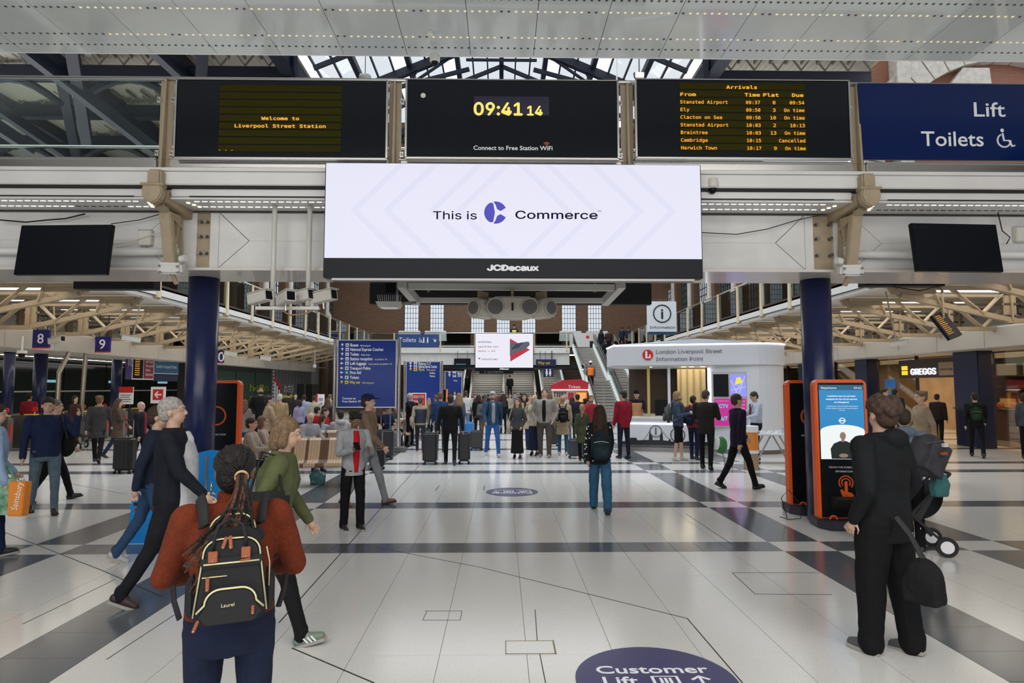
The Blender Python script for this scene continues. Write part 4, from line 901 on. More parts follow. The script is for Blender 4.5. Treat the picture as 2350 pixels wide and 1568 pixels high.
b.tube([(54*k+3*k*math.cos(a/2), -.01, 13*k+3*k*math.sin(a/2)) for a in range(6, 16)], .6*k, 5); b.tube([(53*k, -.01, 21*k), (53*k, -.01, 14*k), (57*k, -.01, 13*k), (59*k, -.01, 9*k)], .7*k, 5); b.build('toilet_symbols', ICO, t); ab = B(); arrow(ab, 87*k, 15*k, 10*k, -135); ab.build('arrow', ICO, t)
def panelsign(x0, y0, x1, y1, Y, nm, lb, m_, txt=None, tm=None, hang=None, fs=.6):
    A, D = at(x0, y1, Y), at(x1, y0, Y); W, H = D.x-A.x, D.z-A.z; t = thing(nm, lb, 'sign' if 'screen' not in nm else 'screen', (A.x, Y, A.z))
    B().box(0, W, 0, .06, 0, H).build('panel', m_, t)
    if txt: text(txt, (W*.1, -.01, H*.3), H*fs, tm or ICO, t, fit=W*.6)
    if hang: b = B(); b.box(W*.2, W*.2+.03, .02, .05, H, hang-A.z); b.box(W*.8, W*.8+.03, .02, .05, H, hang-A.z); b.build('hanger', MATB, t)
    return t, W, H
panelsign(1042, 823, 1080, 844, 45.86, 'hanging_screen', 'small dark screen beside the adidas screen', BLACK, 'station', mat('teal_led', (.1, .5, .7), .5, emit=.6), 4.5, .3)
panelsign(1230, 825, 1276, 841, 45.86, 'yellow_text_sign', 'narrow dark sign with yellow text right of the adidas screen', mat('navy_strip'), 'Way out', YPR, 4.5)
panelsign(1100, 849, 1178, 858, 46.2, 'toilets_strip_sign', 'narrow black strip sign over the escalator opening', MATB, 'Toilets', ICO, 3.35)
t, W, H = panelsign(1247, 844, 1270, 866, 45.86, 'toilet_figures_sign', 'square navy sign with white man and woman figures', mat('navy_strip'), None, None, 4.5)
b = B()
for x in (.33, .67): b.ell((W*x, -.01, H*.78), (W*.08, .01, W*.08), 8, 6); b.prism([(W*(x-.12), H*.3), (W*(x+.12), H*.3), (W*(x+.09), H*.68), (W*(x-.09), H*.68)], 'y', -.015, 0); b.box(W*(x-.06), W*(x+.06), -.015, 0, H*.1, H*.3)
b.build('figure_symbols', ICO, t)
# stair and escalators under the gallery
STEP = mat('steel_step', (.42, .40, .37), .35, .5); LITB = mat('escalator_lit_side', (.75, .85, .85), .4, emit=.75)
def escal(x0, x1, y0, z0, y1, z1, n, lb, lit_l=True, lit_r=True, nm='staircase', tread=STEP):
    t = thing(nm, lb, 'stairs' if nm == 'staircase' else 'escalator', ((x0+x1)/2, y0, z0)); w_ = (x1-x0)/2
    for i in range(n):
        a = (y1-y0)*i/n; b_ = (y1-y0)*(i+1)/n; z = (z1-z0)*(i+1)/n
        B().box(-w_, w_, a, b_+.02, z-(z1-z0)/n*.8, z).build('step', tread, t)
        
    for s_, on in ((-1, lit_l), (1, lit_r)):
        X = s_*(w_+.06)
        B().prism([(0, -.1), (y1-y0, z1-z0-.1), (y1-y0, z1-z0+.32), (0, .32)], 'x', X-.05, X+.05).build('side_skirt', LITB if on else ALU, t)
        B().prism([(0, .32), (y1-y0, z1-z0+.32), (y1-y0, z1-z0+.95), (0, .95)], 'x', X-.01, X+.01).build('glass_side', GLASS, t)
        B().tube([(X, -.2, .95), (X, 0, .98), (X, y1-y0, z1-z0+.98)], .035, 8).build('handrail', STEEL, t, smooth=True)
    return t
escal(-2.3, .1, 47, 0, 54.5, 3.6, 20, 'left half of the wide staircase under the far gallery', False, False); escal(.3, 2.6, 47, 0, 54.5, 3.6, 20, 'right half of the wide staircase under the far gallery', False, False)
escal(-5.2, -3.1, 47, 0, 54.5, 3.6, 20, 'escalator with bright sides to the left of the wide staircase', nm='escalator', tread=mat('dark_step', (.08, .08, .08), .4, .5)); escal(3.3, 5.0, 47, 0, 54.5, 3.6, 20, 'escalator with bright sides to the right of the wide staircase', nm='escalator')
# big stair up to the gallery at the right
for nm, x0, x1, lb in (('a', 5.25, 6.6, 'narrow flight'), ('b', 6.85, 8.1, 'second flight')):
    l1 = 'upper run of the '+('stair the worker in the orange vest climbs' if nm == 'a' else 'stair nearest the Information Point'); l2 = 'lower run of the '+('stair with the worker in the orange vest' if nm == 'a' else 'stair nearest the Information Point')
    escal(x0, x1, 33.8, 0, 38.6, 2.3, 14, l2); escal(x0, x1, 39.6, 2.3, 45.4, 4.68, 14, l1)
    t = thing('stair_landing', 'landing halfway up the '+('stair with the orange-vested worker' if nm == 'a' else 'stair nearest the Information Point'), 'landing', ((x0+x1)/2, 38.62, 0)); B().box(-(x1-x0)/2, (x1-x0)/2, 0, .96, 2.1, 2.3).build('slab', STEP, t); B().box(-(x1-x0)/2, (x1-x0)/2, -.02, .06, 2.3, 2.31).build('yellow_nosing', YEL, t); b = B(); b.box(-.5, -.35, .4, .6, 0, 2.1); b.box(.35, .5, .4, .6, 0, 2.1); b.build('landing_legs', DSTEEL, t)
t = thing('white_hatch_panel', 'white panel with a red dot at the head of the stairs', 'panel', at(1330, 780, 46.6)); B().box(-.75, .75, 0, .1, -.55, .5).build('panel', WHITE, t); B().tube([(.6, -.02, .2), (.6, 0, .2)], .12, 16).build('red_dot', RED, t)
# ticket booth
p = gr(1306, 970); A = at(1266, 900, 33); t = thing('ticket_booth', 'red and white Tickets booth at the foot of the stairs', 'booth', (A.x, 33, 0)); k = 33/F
TB = mat('booth_white', (.65, .65, .65), .4); CR = mat('booth_red', (.42, .02, .03), .4)
B().box(.1, 1.85, 0, 1.2, 0, 1.9).build('booth_body', TB, t); B().prism([(0, 1.72), (1.9, 1.72), (1.9, 2.12), (1.5, 2.3), (.6, 2.25), (0, 2.0)], 'y', -.15, 1.2).build('red_canopy', CR, t); B().box(-.02, 1.92, -.2, -.15, 1.72, 1.76).build('light_strip', EWHITE, t)
text('Tickets', (.85, -.17, 1.82), .24, ICO, t, fit=.62); pnl = B().box(.85, 1.15, -.05, 0, 1.1, 1.6).build('arrow_panel', CR, t); ab = B(); arrow(ab, 1.0, 1.35, .2, 90); ab.build('arrow', ICO, pnl)
orr = B().box(1.22, 1.85, -.08, 0, .9, 1.65).build('orange_screen_frame', ORANGE, t); B().box(1.28, 1.79, -.09, -.08, 1.0, 1.6).build('screen_face', mat('orange_screen', (1, .45, .12), .5, emit=.9), orr)
wn = B()
for i in range(8): wn.box(.12+.085*i, .17+.085*i, -.02, 0, .9, 1.65)
wn.build('window_bars', MATB, t)
# red TICKET stand in the crowd and orange frame
t, W, H = panelsign(945, 902, 978, 935, 27, 'ticket_stand', 'red TICKET poster stand above the crowd by the second direction board', PRINTW); B().box(W*.06, W*.94, -.02, 0, H*.1, H*.94).build('red_poster', RED, t); text('TICKET', (W*.12, -.03, H*.66), H*.26, ICO, t, fit=W*.76, font='sans', bold=.01); text('SALES', (W*.12, -.03, H*.36), H*.22, ICO, t, fit=W*.6, font='sans', bold=.01); B().box(W*.45, W*.55, .0, .06, -at(960, 935, 27).z, 0).build('stand_post', RED, t)
t = thing('orange_kiosk', 'small ticket machine with bright orange edges between the second and third boards', 'machine', (at(1017, 900, 33).x, 33, 0)); B().box(-.18, .18, 0, .5, 0, 1.75).build('body', BLACK, t); b = B(); b.box(-.2, -.15, -.03, .5, 0, 1.78); b.build('side_rim', mat('orange_glow', (1, .25, .08), .5, emit=.6), t); B().box(.15, .2, -.03, .5, 0, 1.78).build('side_rim', mat('orange_glow'), t)
# ------------------------------------------------------------ right side: shops
TAN = mat('shop_tan', (.42, .29, .17), .5, noise=.2, nscale=2); SHD = mat('shop_dark', (.05, .03, .02), .6)
sf = struct(B().box(20, 20.2, 9.4, 48, 0, 3.4).build('wall_shops', TAN)); struct(B().box(15.3, 20, 9.4, 48, 3.05, 3.1).build('ceiling_shops', SHD))
area('shop_light', (17.6, 24, 3.0), 3, 26, 620, (1, .74, .46)); 
SG = glassmat('shop_glass', (.8, .76, .68), .08)
NB = mat('navy_pier', (.012, .02, .06), .25)
for (ya, yb, lb) in ((25.5, 26.4, 'pier'), (19.5, 20.6, 'pier'), (31.0, 31.5, 'pier')): struct(B().box(14.9, 15.4, ya, yb, 0, 3.04).build('wall_pier', NB, bevel=.02))
for (ya, yb) in ((10, 19.5), (20.6, 25.5), (26.4, 31), (31.5, 46)):
    n_ = max(1, round((yb-ya)/2.2))
    for j in range(n_):
        a = ya+(yb-ya)*j/n_; b_ = ya+(yb-ya)*(j+1)/n_
        if ya == 20.6 and j == 0: continue
        pn = struct(B().box(15.32, 15.35, a+.03, b_-.03, .08, 3.0).build('window_shop', SG)); f = B(); f.box(15.28, 15.38, a-.03, a+.03, 0, 3.03); f.build('mullion', MATB, pn)
for i, (y, z0, z1, m_) in enumerate(((21, 0, 2.6, SHD), (22.5, 0, 1.0, mat('counter_brown', (.2, .1, .05), .4)), (24, 0, 2.8, mat('shelf_brown', (.12, .06, .03), .5)))):
    pass
t = thing('shop_counter', 'brown serving counter with lit shelves inside the bakery shop', 'counter', (18.2, 22.8, 0)); B().box(-.4, .4, -1.8, 1.8, 0, 1.05).build('counter_body', mat('counter_brown', (.2, .1, .05), .4), t); B().box(-.45, .45, -1.85, 1.85, 1.05, 1.1).build('counter_top', STEEL, t)
for z in (1.5, 1.9, 2.3): B().box(1.0, 1.5, -1.8, 1.8, z, z+.03).build('shelf', mat('shelf_brown', (.12, .06, .03), .5), t)
for i in range(4): B().box(1.4, 1.45, -1.6+.9*i, -.9+.9*i, 1.1, 1.45).build('lit_display', mat('warm_display', (1, .5, .15), .5, emit=.8), t)
struct(B().box(19.75, 19.95, 20.8, 25.3, 0, 3.04).build('wall_bakery', SHD))
for i in range(3): tag(B().box(19.68, 19.75, 21.3+1.3*i, 22.2+1.3*i, 2.35, 2.8).build('menu_board', mat('menu_lit', (.9, .75, .5), .5, emit=.5)), 'lit menu board on the dark bakery wall, '+('first', 'middle', 'last')[i]+' of three', 'menu board', 'bakery menu boards')
cr_ = thing('bread_crates', 'glowing jars of food stacked on the shop counter', 'food', (17.9, 22.6, 1.1))
b = B()
for i in range(10): b.ell((rnd.uniform(-.2, .2), -1.2+.27*i, .14), (.10, .10, .12), 8, 6)
b.build('jar', mat('orange_jar', (.7, .25, .06), .4), cr_, kind='stuff')
p = at(2095, 852, 22.4); t = thing('shop_sign', 'lit white GREGGS shop sign with a yellow square mark', 'sign', (15.1, 22.15, 2.34), 0)
text('GREGGS', (.0, .9, .0), .42, mat('lit_lilac', (.85, .82, 1), .5, emit=1.6), t, (90, 0, -90), fit=1.35, font='sans', bold=.006, ext=.03)
b = B()
for a in (0, 1):
    for c in (0, 1): b.box(-.03, .0, 1.08+.17*a, 1.22+.17*a, .0+.18*c, .15+.18*c)
b.build('yellow_squares', mat('lit_yellow', (1, .6, .02), .5, emit=1.2), t); B().box(.0, .08, -2.0, 1.6, -.12, .55).build('fascia_board', SHD, t); B().box(-.01, .0, -2.0, -.6, -.05, .4).build('tan_panel', TAN, t); text('LUNCH FOR YOU TODAY', (-.02, -.65, .12), .14, PRINTB, t, (90, 0, -90), fit=1.25, font='sans')
t = thing('blue_poster', 'blue and yellow poster in the shop window beside the navy pier', 'poster', (15.27, 24.6, 1.0)); B().box(0, .03, -.35, .35, 0, 1.2).build('poster_sheet', mat('poster_blue', (.04, .2, .6), .5), t); text('DEAL', (-.01, .28, .7), .3, YEL, t, (90, 0, -90), fit=.55, font='sans', bold=.01)
t = thing('yellow_barrier', 'ridged mustard yellow barrier standing in the shop entrance', 'barrier', (14.4, 20.9, 0), 0); b = B()
for i in range(10): B().cyl((-.25+.055*i, 0), .03, .03, 1.15, 8).build('ridge', mat('mustard', (.5, .3, .02), .5), t)
B().box(-.3, .3, -.08, .08, 0, .04).build('foot_plate', MATB, t)
t = thing('departure_monitor', 'slim departures monitor hanging at an angle above the shop bulkhead', 'screen', at(2172, 748, 15.2), 14); s = B().box(-.2, .2, -.03, .06, -.34, .36).build('monitor_panel', BLACK, t); s.rotation_euler = (R(-25), R(-18), 0)
for i in range(11): text('Stansted Airport'[:9+(i*5) % 7], (-.16, -.035, .28-.05*i), .045, AMBER, s, fit=.16+.02*(i % 3), font='sans')
B().box(-.02, .02, .05, .09, .2, 4.4-at(2172, 748, 15.2).z).build('hanger', CREAM, t)
cctv(at(2063, 789, 16), 60, 'white box camera under the trusses in front of the shop bulkhead', .4, hang=4.4); cctv(at(130, 781, 18.2), 70, 'grey box camera beside the number 8 sign', .5, r=.08, hang=4.4)
cctv(at(300, 778, 17), -50, 'white box camera under the truss to the right of the number 9 sign', .45, hang=4.4); cctv(at(528, 812, 26), -50, 'white camera hanging in front of the black hoarding', .5, r=.09, hang=4.4); cctv(at(608, 822, 30), -50, 'white camera hanging in front of the grey slatted wall', .5, r=.1, hang=4.4)
t = thing('dome_camera', 'dome camera on a long white drop rod before the grey slatted wall', 'security camera', at(722, 840, 38)); B().ell((0, 0, 0), (.12, .12, .12)).build('dome', OFFW, t, smooth=True); B().cyl((0, 0), .03, .1, 1.5, 8).build('drop_rod', OFFW, t)
t = thing('dome_camera', 'dome camera cluster hanging between the two leftmost navy columns', 'security camera', at(50, 815, 17)); B().ell((0, 0, 0), (.08, .08, .08)).build('dome', BLACK, t, smooth=True); B().cyl((0, 0), .12, .04, .12, 12).build('housing', OFFW, t); B().cyl((0, 0), .025, .12, .5, 8).build('drop_rod', OFFW, t)

struct(B().box(9.2, 20, 48, 48.3, 0, 4.5).build('wall_right_end', mat('end_brown', (.07, .04, .025), .8))); struct(B().box(-34, -15.2, 56, 56.3, 0, 4.5).build('wall_left_far', DARK))
area('platform_light', (-20, 26, 3.3), 6, 30, 200, (1, .9, .75))
# ------------------------------------------------------------ information point kiosk
KW = mat('kiosk_white', (.66, .68, .72), .3); KL = mat('kiosk_led', (.93, .93, 1), .5, emit=2.6)
A, D = gr(1420, 1036), gr(1812, 1048); fz = 18.3
x0, y0_ = at(1400, 900, 18.9).x, 18.9; x1, y1_ = at(1815, 900, 17.5).x, 17.5
rz = math.degrees(math.atan2(y1_-y0_, x1-x0)); L_ = math.hypot(x1-x0, y1_-y0_)
t = kiosk = thing('information_kiosk', 'white rounded kiosk reading London Liverpool Street Information Point', 'kiosk', (x0, y0_, 0), rz)
kx = lambda px: L_*(px-1400)/415.0
def outline(a, r0=1.0, ins=0.0, depth=3.4):
    pts = [(a+ins, ins)]
    for i in range(9): an = R(-90+i*22.5/2*2*.5*2/2); 
    cx, cy = L_-r0, r0
    for i in range(9): an = R(-90+90*i/8); pts.append((cx+(r0-ins)*math.cos(an), cy+(r0-ins)*math.sin(an)))
    for i in range(9): an = R(0+90*i/8); pts.append((cx+(r0-ins)*math.cos(an), depth-r0+(r0-ins)*math.sin(an)))
    pts.append((a+ins, depth-ins)); return pts
ft = [(.12, .0)]+outline(0)[1:-1]+[(.6, 3.4), (-.25, 1.4)]
B().prism(ft, 'z', 2.53, 3.12).build('fascia', KW, t)
B().prism([(p[0]*.985+.03, p[1]*.985+.02) for p in ft], 'z', 2.50, 2.53).build('soffit', mat('kiosk_soffit', (.6, .6, .58), .4), t)
cxr, cyr = L_*.52, 1.7; n_ = len(ft)
rfv = [(p[0], p[1], 3.15) for p in ft]+[(cxr, cyr, 3.42)]
B().add(rfv, [(i, (i+1) % n_, n_) for i in range(n_)]).build('roof', mat('kiosk_roof', (.30, .34, .40), .5, noise=.25, nscale=30), t)
edge = [(p[0]*1.002, p[1]-.02, 3.13) for p in [(-.25, 1.4)]+ft[:9]]
B().tube(edge, .022, 6).build('led_edge', KL, t)
drum0 = kx(1637)
B().prism([(drum0, .12)]+[(p[0], p[1]) for p in outline(drum0, 1.0, .04)[1:-1]]+[(drum0, 3.3)], 'z', .12, 2.50).build('drum_wall', KW, t)
B().prism([(kx(1425), .35), (drum0, .25), (drum0, 3.2), (kx(1425), 3.2)], 'z', .12, 1.0).build('counter', KW, t)
B().prism([(kx(1415), .06), (drum0+.02, .06), (drum0+.02, .5), (kx(1415), .5)], 'z', .20, .96).build('counter_front', KW, t)
B().prism([(kx(1412), .0), (drum0+.02, .0), (drum0+.02, .6), (kx(1412), .6)], 'z', .96, 1.02).build('counter_top', mat('kiosk_counter', (.7, .7, .68), .3), t)
B().box(kx(1445), kx(1580), .035, .06, .80, .84).build('counter_light', KL, t)
B().prism([(kx(1420), .15)]+outline(0, 1.0, .1)[1:-1]+[(kx(1420), 3.2)], 'z', 0, .12).build('plinth', DSTEEL, t)
B().box(kx(1632), kx(1637), .05, .12, 1.05, 2.45).build('vertical_light', KL, t)
for px in (1492, 1541): B().box(kx(px)-.03, kx(px)+.05, .15, .25, 1.0, 2.5).build('window_post', mat('brass_post', (.5, .38, .12), .3, .6) if px == 1492 else KW, t)
B().box(kx(1425), kx(1640), 3.1, 3.2, 1, 2.5).build('rear_panel', SHD, t); B().box(kx(1560), kx(1632), 1.9, 2.0, 1.0, 2.5).build('tan_screen', mat('kiosk_tan', (.5, .4, .22), .5, emit=0), t)
for i in range(4): B().box(kx(1568)+.2*i, kx(1568)+.2*i+.03, 1.86, 1.9, 1.0, 2.45).build('screen_rib', mat('kiosk_tan2', (.25, .19, .1), .5), t)
B().box(kx(1505), kx(1540), .9, 1.1, 1.02, 1.5).build('monitor', BLACK, t)
for px in (1495, 1577, 1596, 1622): c_ = kx(px); B().tube([(c_, .5, 2.50), (c_, .5, 2.485)], .07, 12).build('downlight', EWARM, t)
pl = bpy.data.lights.new('kiosk_lamp', 'AREA'); pl.energy = 22; pl.size = 1.5; pl.color = (1, .85, .6); po = bpy.data.objects.new('kiosk_lamp', pl); C.objects.link(po); po.parent = t; po.location = (2.2, 1.2, 2.46)
text('London Liverpool Street', (kx(1512), -.012, 2.87), .215, PRINTG, t, fit=kx(1665)-kx(1512), font='sans'); text('Information Point', (kx(1512), -.012, 2.655), .215, PRINTG, t, fit=kx(1622)-kx(1512), font='sans')
c_ = kx(1493); rd = B().tube([(c_, -.02, 2.84), (c_, .0, 2.84)], .155, 28).build('red_roundel', RED, t)
b = B(); b.prism([(c_-.07, 2.74), (c_+.09, 2.74), (c_+.09, 2.77), (c_-.01, 2.77), (c_-.01, 2.95), (c_-.07, 2.95)], 'y', -.026, -.018); b.build('roundel_letter', PRINTW, rd); b = B(); b.prism([(c_+.02, 2.78), (c_+.09, 2.78), (c_+.07, 2.87)], 'y', -.026, -.018); b.build('roundel_detail', PRINTW, rd)
# screens on the drum
B().box(kx(1641), kx(1722), .05, .125, .75, 2.33).build('screen_frame', mat('frame_grey', (.5, .5, .5), .4), t); B().box(kx(1645), kx(1679), .035, .06, 1.62, 2.26).build('dark_screen', BLACK, t)
mp = B().box(kx(1683), kx(1718), .035, .06, 1.62, 2.26).build('map_screen', mat('map_blue', (.30, .32, .95), .5, emit=.95), t)
B().prism([(kx(1693), 1.95), (kx(1710), 2.02), (kx(1706), 2.18), (kx(1697), 2.16)], 'y', .028, .034).build('map_yellow_area', mat('map_yellow', (.95, .85, .08), .5, emit=.9), mp)
b = B()
for (a, c, e, g_) in ((1684, 1.8, 1717, 1.9), (1690, 1.64, 1712, 2.1), (1684, 2.1, 1700, 1.66), (1700, 1.64, 1716, 2.2)): b.beam((kx(a), .03, c), (kx(e), .03, g_), .004, .012)
b.build('map_streets', mat('map_white', (.9, .9, 1), .5, emit=.8), mp)
pk = B().box(kx(1646), kx(1718), .035, .06, .8, 1.56).build('cctv_screen', mat('magenta_screen', (.62, .02, .30), .5, emit=.85), t); B().box(kx(1697), kx(1718), .03, .04, .8, 1.2).build('lilac_panel', mat('map_lilac', (.35, .3, .95), .5, emit=.9), pk)
text('CCTV', (kx(1650), .025, 1.30), .2, mat('cyan_print', (.1, .75, .95), .5, emit=.8), pk, fit=.33, font='sans', bold=.006); text('24/7', (kx(1653), .025, .95), .2, mat('cyan_print'), pk, fit=.26, font='sans', bold=.006)
for i, s_ in enumerate(("don't get", 'stuck on', 'the train.')): text(s_, (kx(1690), .025, 1.47-.1*i), .09, PRINTW, pk, fit=.3, font='sans', bold=.003)
text('Our stations have', (kx(1650), .025, 1.48), .06, PRINTW, pk, fit=.34, font='sans')
# skyline graphic
sk = B(); zb = .20
sky = [(1427, .10), (1445, .12), (1448, .22), (1462, .22), (1465, .14), (1492, .16), (1494, .46), (1497, .50), (1500, .46), (1501, .16), (1518, .16), (1519, .40), (1522, .45), (1525, .40), (1526, .16), (1538, .14), (1540, .2), (1543, .2), (1545, .12), (1560, .14), (1575, .12), (1590, .16), (1605, .1), (1630, .14), (1637, .1)]
for (a, ha), (b_, hb) in zip(sky[:-1], sky[1:]): sk.prism([(kx(a), zb), (kx(b_), zb), (kx(b_), zb+hb*.9), (kx(a), zb+ha*.9)], 'y', .052, .059)
sk.build('skyline_print', PRINTB, t)
b = B()
for (xa, za, xb, zb2, sag) in ((1465, .3, 1494, .6, .1), (1526, .6, 1545, .36, .05)):
    b.tube([(kx(xa+(xb-xa)*i/8), .055, za+(zb2-za)*i/8-sag*math.sin(math.pi*i/8)) for i in range(9)], .006, 4)
wc = kx(1559+1.5); b.tube([(wc+.20*math.cos(a*math.pi/12), .055, .50+.20*math.sin(a*math.pi/12)) for a in range(25)], .012, 5)
for a in range(12): b.tube([(wc, .055, .5), (wc+.2*math.cos(a*math.pi/6), .055, .5+.2*math.sin(a*math.pi/6))], .003, 4)
b.build('wheel_and_cables_print', PRINTB, t)
c_ = kx(1509); ring = B().tube([(c_+.165*math.cos(a*math.pi/14), .045, .60+.165*math.sin(a*math.pi/14)) for a in range(29)], .014, 6).build('info_ring', PRINTG, t); B().tube([(c_, .05, .6), (c_, .056, .6)], .155, 24).build('info_field', KW, t)
text('i', (c_, .04, .50), .3, PRINTG, t, align='CENTER', bold=.01)
# hanging/standing Information sign
Y = 22.5; A, D = at(1487, 762, Y), at(1552, 692, Y); W, H = D.x-A.x, D.z-A.z
t = thing('information_sign', 'square white Information sign with a black ringed i above the kiosk', 'sign', (A.x, Y, 0)); z0 = A.z
B().box(0, W, 0, .15, z0, z0+H).build('panel', mat('info_panel', (.75, .78, .8), .4, emit=0), t, bevel=.01); B().box(.01, W-.01, -.01, .16, z0-.09, z0).build('blue_base', mat('teal_base', (.01, .06, .12), .3), t); B().cyl((W/2, .07), .06, 0, z0-.09, 12).build('pole', MATB, t)
B().tube([(W/2+.31*math.cos(a*math.pi/14), -.005, z0+.66+.31*math.sin(a*math.pi/14)) for a in range(29)], .022, 6).build('info_ring', PRINTB, t)
text('i', (W/2, -.01, z0+.48), .52, PRINTB, t, align='CENTER', bold=.012); text('Information', (W*.06, -.01, z0+.12), .17, PRINTB, t, fit=W*.88, font='sans')
sp = B()
for i in range(14): sp.tube([(.03+i*W/14, .07, z0+H), (.03+i*W/14, .05, z0+H+.1)], .003, 4)
sp.build('bird_spike', ALU, t)

# ------------------------------------------------------------ orange totems
def totem(loc, rz, lb, face, cab=True):
    t = thing('information_totem', lb, 'totem', loc, rz); W, H, T_ = .345, 2.0, .16
    o = B(); o.prism([(-W, .05), (W, .05), (W, H-.05), (W-.05, H), (-W+.05, H), (-W, H-.05)], 'y', -.0, T_); o.build('orange_frame', ORANGE, t, bevel=.012)
    B().box(-W+.045, W-.045, -.012, .0, .14, H-.045).build('black_face', BLACK, t, bevel=.004)
    bs = B(); bs.prism([(-W-.03, -.05), (-W+.08, -.22), (W-.08, -.22), (W+.03, -.05), (W+.03, T_+.1), (-W-.03, T_+.1)], 'z', 0, .13); bs.build('base', mat('totem_base', (.03, .032, .045), .35), t, bevel=.015)
    B().tube([(W+.0-.12, -.2, .1), (W-.12, -.24, .1)], .02, 12).build('round_button', ORANGE, t)
    hd = B().tube([(-W+.14+.045*math.cos(a*math.pi/8), -.14, .14+.045*math.sin(a*math.pi/8)) for a in range(0, 9)], .012, 6).build('cable_ring', ORANGE, t)
    if face:
        sf_ = B().box(-W+.055, W-.055, -.018, -.011, .80+.12, H-.075).build('screen_face', mat('totem_blue', (.02, .28, .62), .4, emit=.85), t)
        B().box(-W+.055, W-.055, -.021, -.017, H-.145, H-.075).build('header_bar', mat('totem_header', (.02, .18, .35), .4, emit=.6), sf_)
        w2 = W-.055; pts = [(-w2, .92), (w2, .92), (w2, 1.30)]+[(w2*math.cos(R(a)), 1.30+.085*math.sin(R(a))) for a in range(15, 180, 15)]+[(-w2, 1.30)]
        B().prism(pts, 'y', -.022, -.017).build('white_panel', mat('totem_white', (.9, .96, .95), .4, emit=.95), sf_)
        EW = mat('totem_text', (.95, .98, 1), .5, emit=.9)
        text('Departures', (-W+.08, -.024, H-.128), .05, EW, sf_, fit=.2, font='sans'); text('09:41', (W-.18, -.024, H-.128), .05, EW, sf_, fit=.1, font='sans')
        for i, s_ in enumerate(('A platform has not yet been', 'assigned for the 09:48 service', 'to Chingford')): text(s_, (0, -.022, 1.765-.042*i), .034, EW, sf_, align='CENTER', fit=(.37, .41, .19)[i], font='sans', bold=.0008)
        for i, s_ in enumerate(('- Walthamstow Central (10:05), Wood Street', '(10:08), Highams Park (10:11) and Chingford', '(10:15)')): text(s_, (0, -.022, 1.63-.028*i), .022, EW, sf_, align='CENTER', fit=(.42, .42, .07)[i], font='sans')
        lg = B(); lg.tube([(.035*math.cos(a*math.pi/8), -.022, 1.44+.035*math.sin(a*math.pi/8)) for a in range(17)], .006, 5); lg.box(-.045, .045, -.024, -.018, 1.433, 1.447); lg.build('round_logo', EW, sf_)
        SK = mat('signer_skin', (.5, .36, .26), .5, emit=.5); SC_ = mat('signer_jacket', (.03, .055, .05), .5, emit=.25)
        b = B(); b.prism([(-.155, .925), (-.165, 1.06), (-.12, 1.13), (-.04, 1.165), (.04, 1.165), (.12, 1.13), (.165, 1.06), (.155, .925)], 'y', -.026, -.021); b.build('signer_jacket', SC_, sf_)
        b = B(); b.ell((0, -.024, 1.235), (.04, .004, .052)); b.box(-.02, .02, -.027, -.021, 1.155, 1.2); b.ell((0, -.03, .97), (.06, .004, .028)); b.build('signer_head_and_hands', SK, sf_)
        text('TOUCH THE SCREEN FOR', (0, -.02, .80), .045, PRINTW, t, align='CENTER', fit=.40, font='sans'); text('INFORMATION', (0, -.02, .745), .045, PRINTW, t, align='CENTER', fit=.22, font='sans')
        b = B()
        for r_ in (.055, .09): b.tube([(.02+r_*math.cos(R(a)), -.018, .605+r_*math.sin(R(a))) for a in range(-40, 221, 20)], .009, 6)
        b.caps((.02, -.018, .605), (.02, -.018, .45), .022, .022, 8); b.prism([(-.06, .50), (-.035, .52), (.0, .47), (.0, .40), (-.02, .39)], 'y', -.026, -.014); b.prism([(-.01, .5), (.09, .47), (.115, .44), (.10, .36), (.02, .34), (-.01, .40)], 'y', -.026, -.014); b.build('hand_symbol', ORANGE, t)
        sv = B(); sv.prism([(-.28, .42), (0, .42), (0, .2)], 'x', -.18, .2); sv.build('card_shelf', MATB, t)
    else:
        B().tube([(.0+.14*math.cos(a*math.pi/10), -.014, 1.45+.14*math.sin(a*math.pi/10)) for a in range(21)], .014, 6).build('orange_ring', ORANGE, t); text('INFORMATION', (0, -.016, 1.15), .05, PRINTW, t, align='CENTER', fit=.3, font='sans')
    return t
p = at(1937, 1000, 8.55); totem((p.x, 8.6, 0), -6, 'black information totem with orange frame and a lit Departures screen', True)
p = at(1862, 1000, 9.55); totem((p.x+.02, 9.6, 0), -4, 'black orange-edged totem standing behind the right navy column', False)
p = at(492, 1000, 9.9); totem((p.x, 9.95, 0), 4, 'black orange-edged totem standing behind the left navy column', False)
tag(B().tube([(4.15, 9.25, .0), (4.05, 9.2, .3), (4.15, 9.18, .42), (4.33, 9.2, .2), (4.3, 9.15, .015), (4.1, 9.1, .012), (4.02, 9.2, .03)], .006, 6).build('cable', MATB, smooth=True), 'thin black cable looping on the floor at the foot of the hidden totem', 'cable')
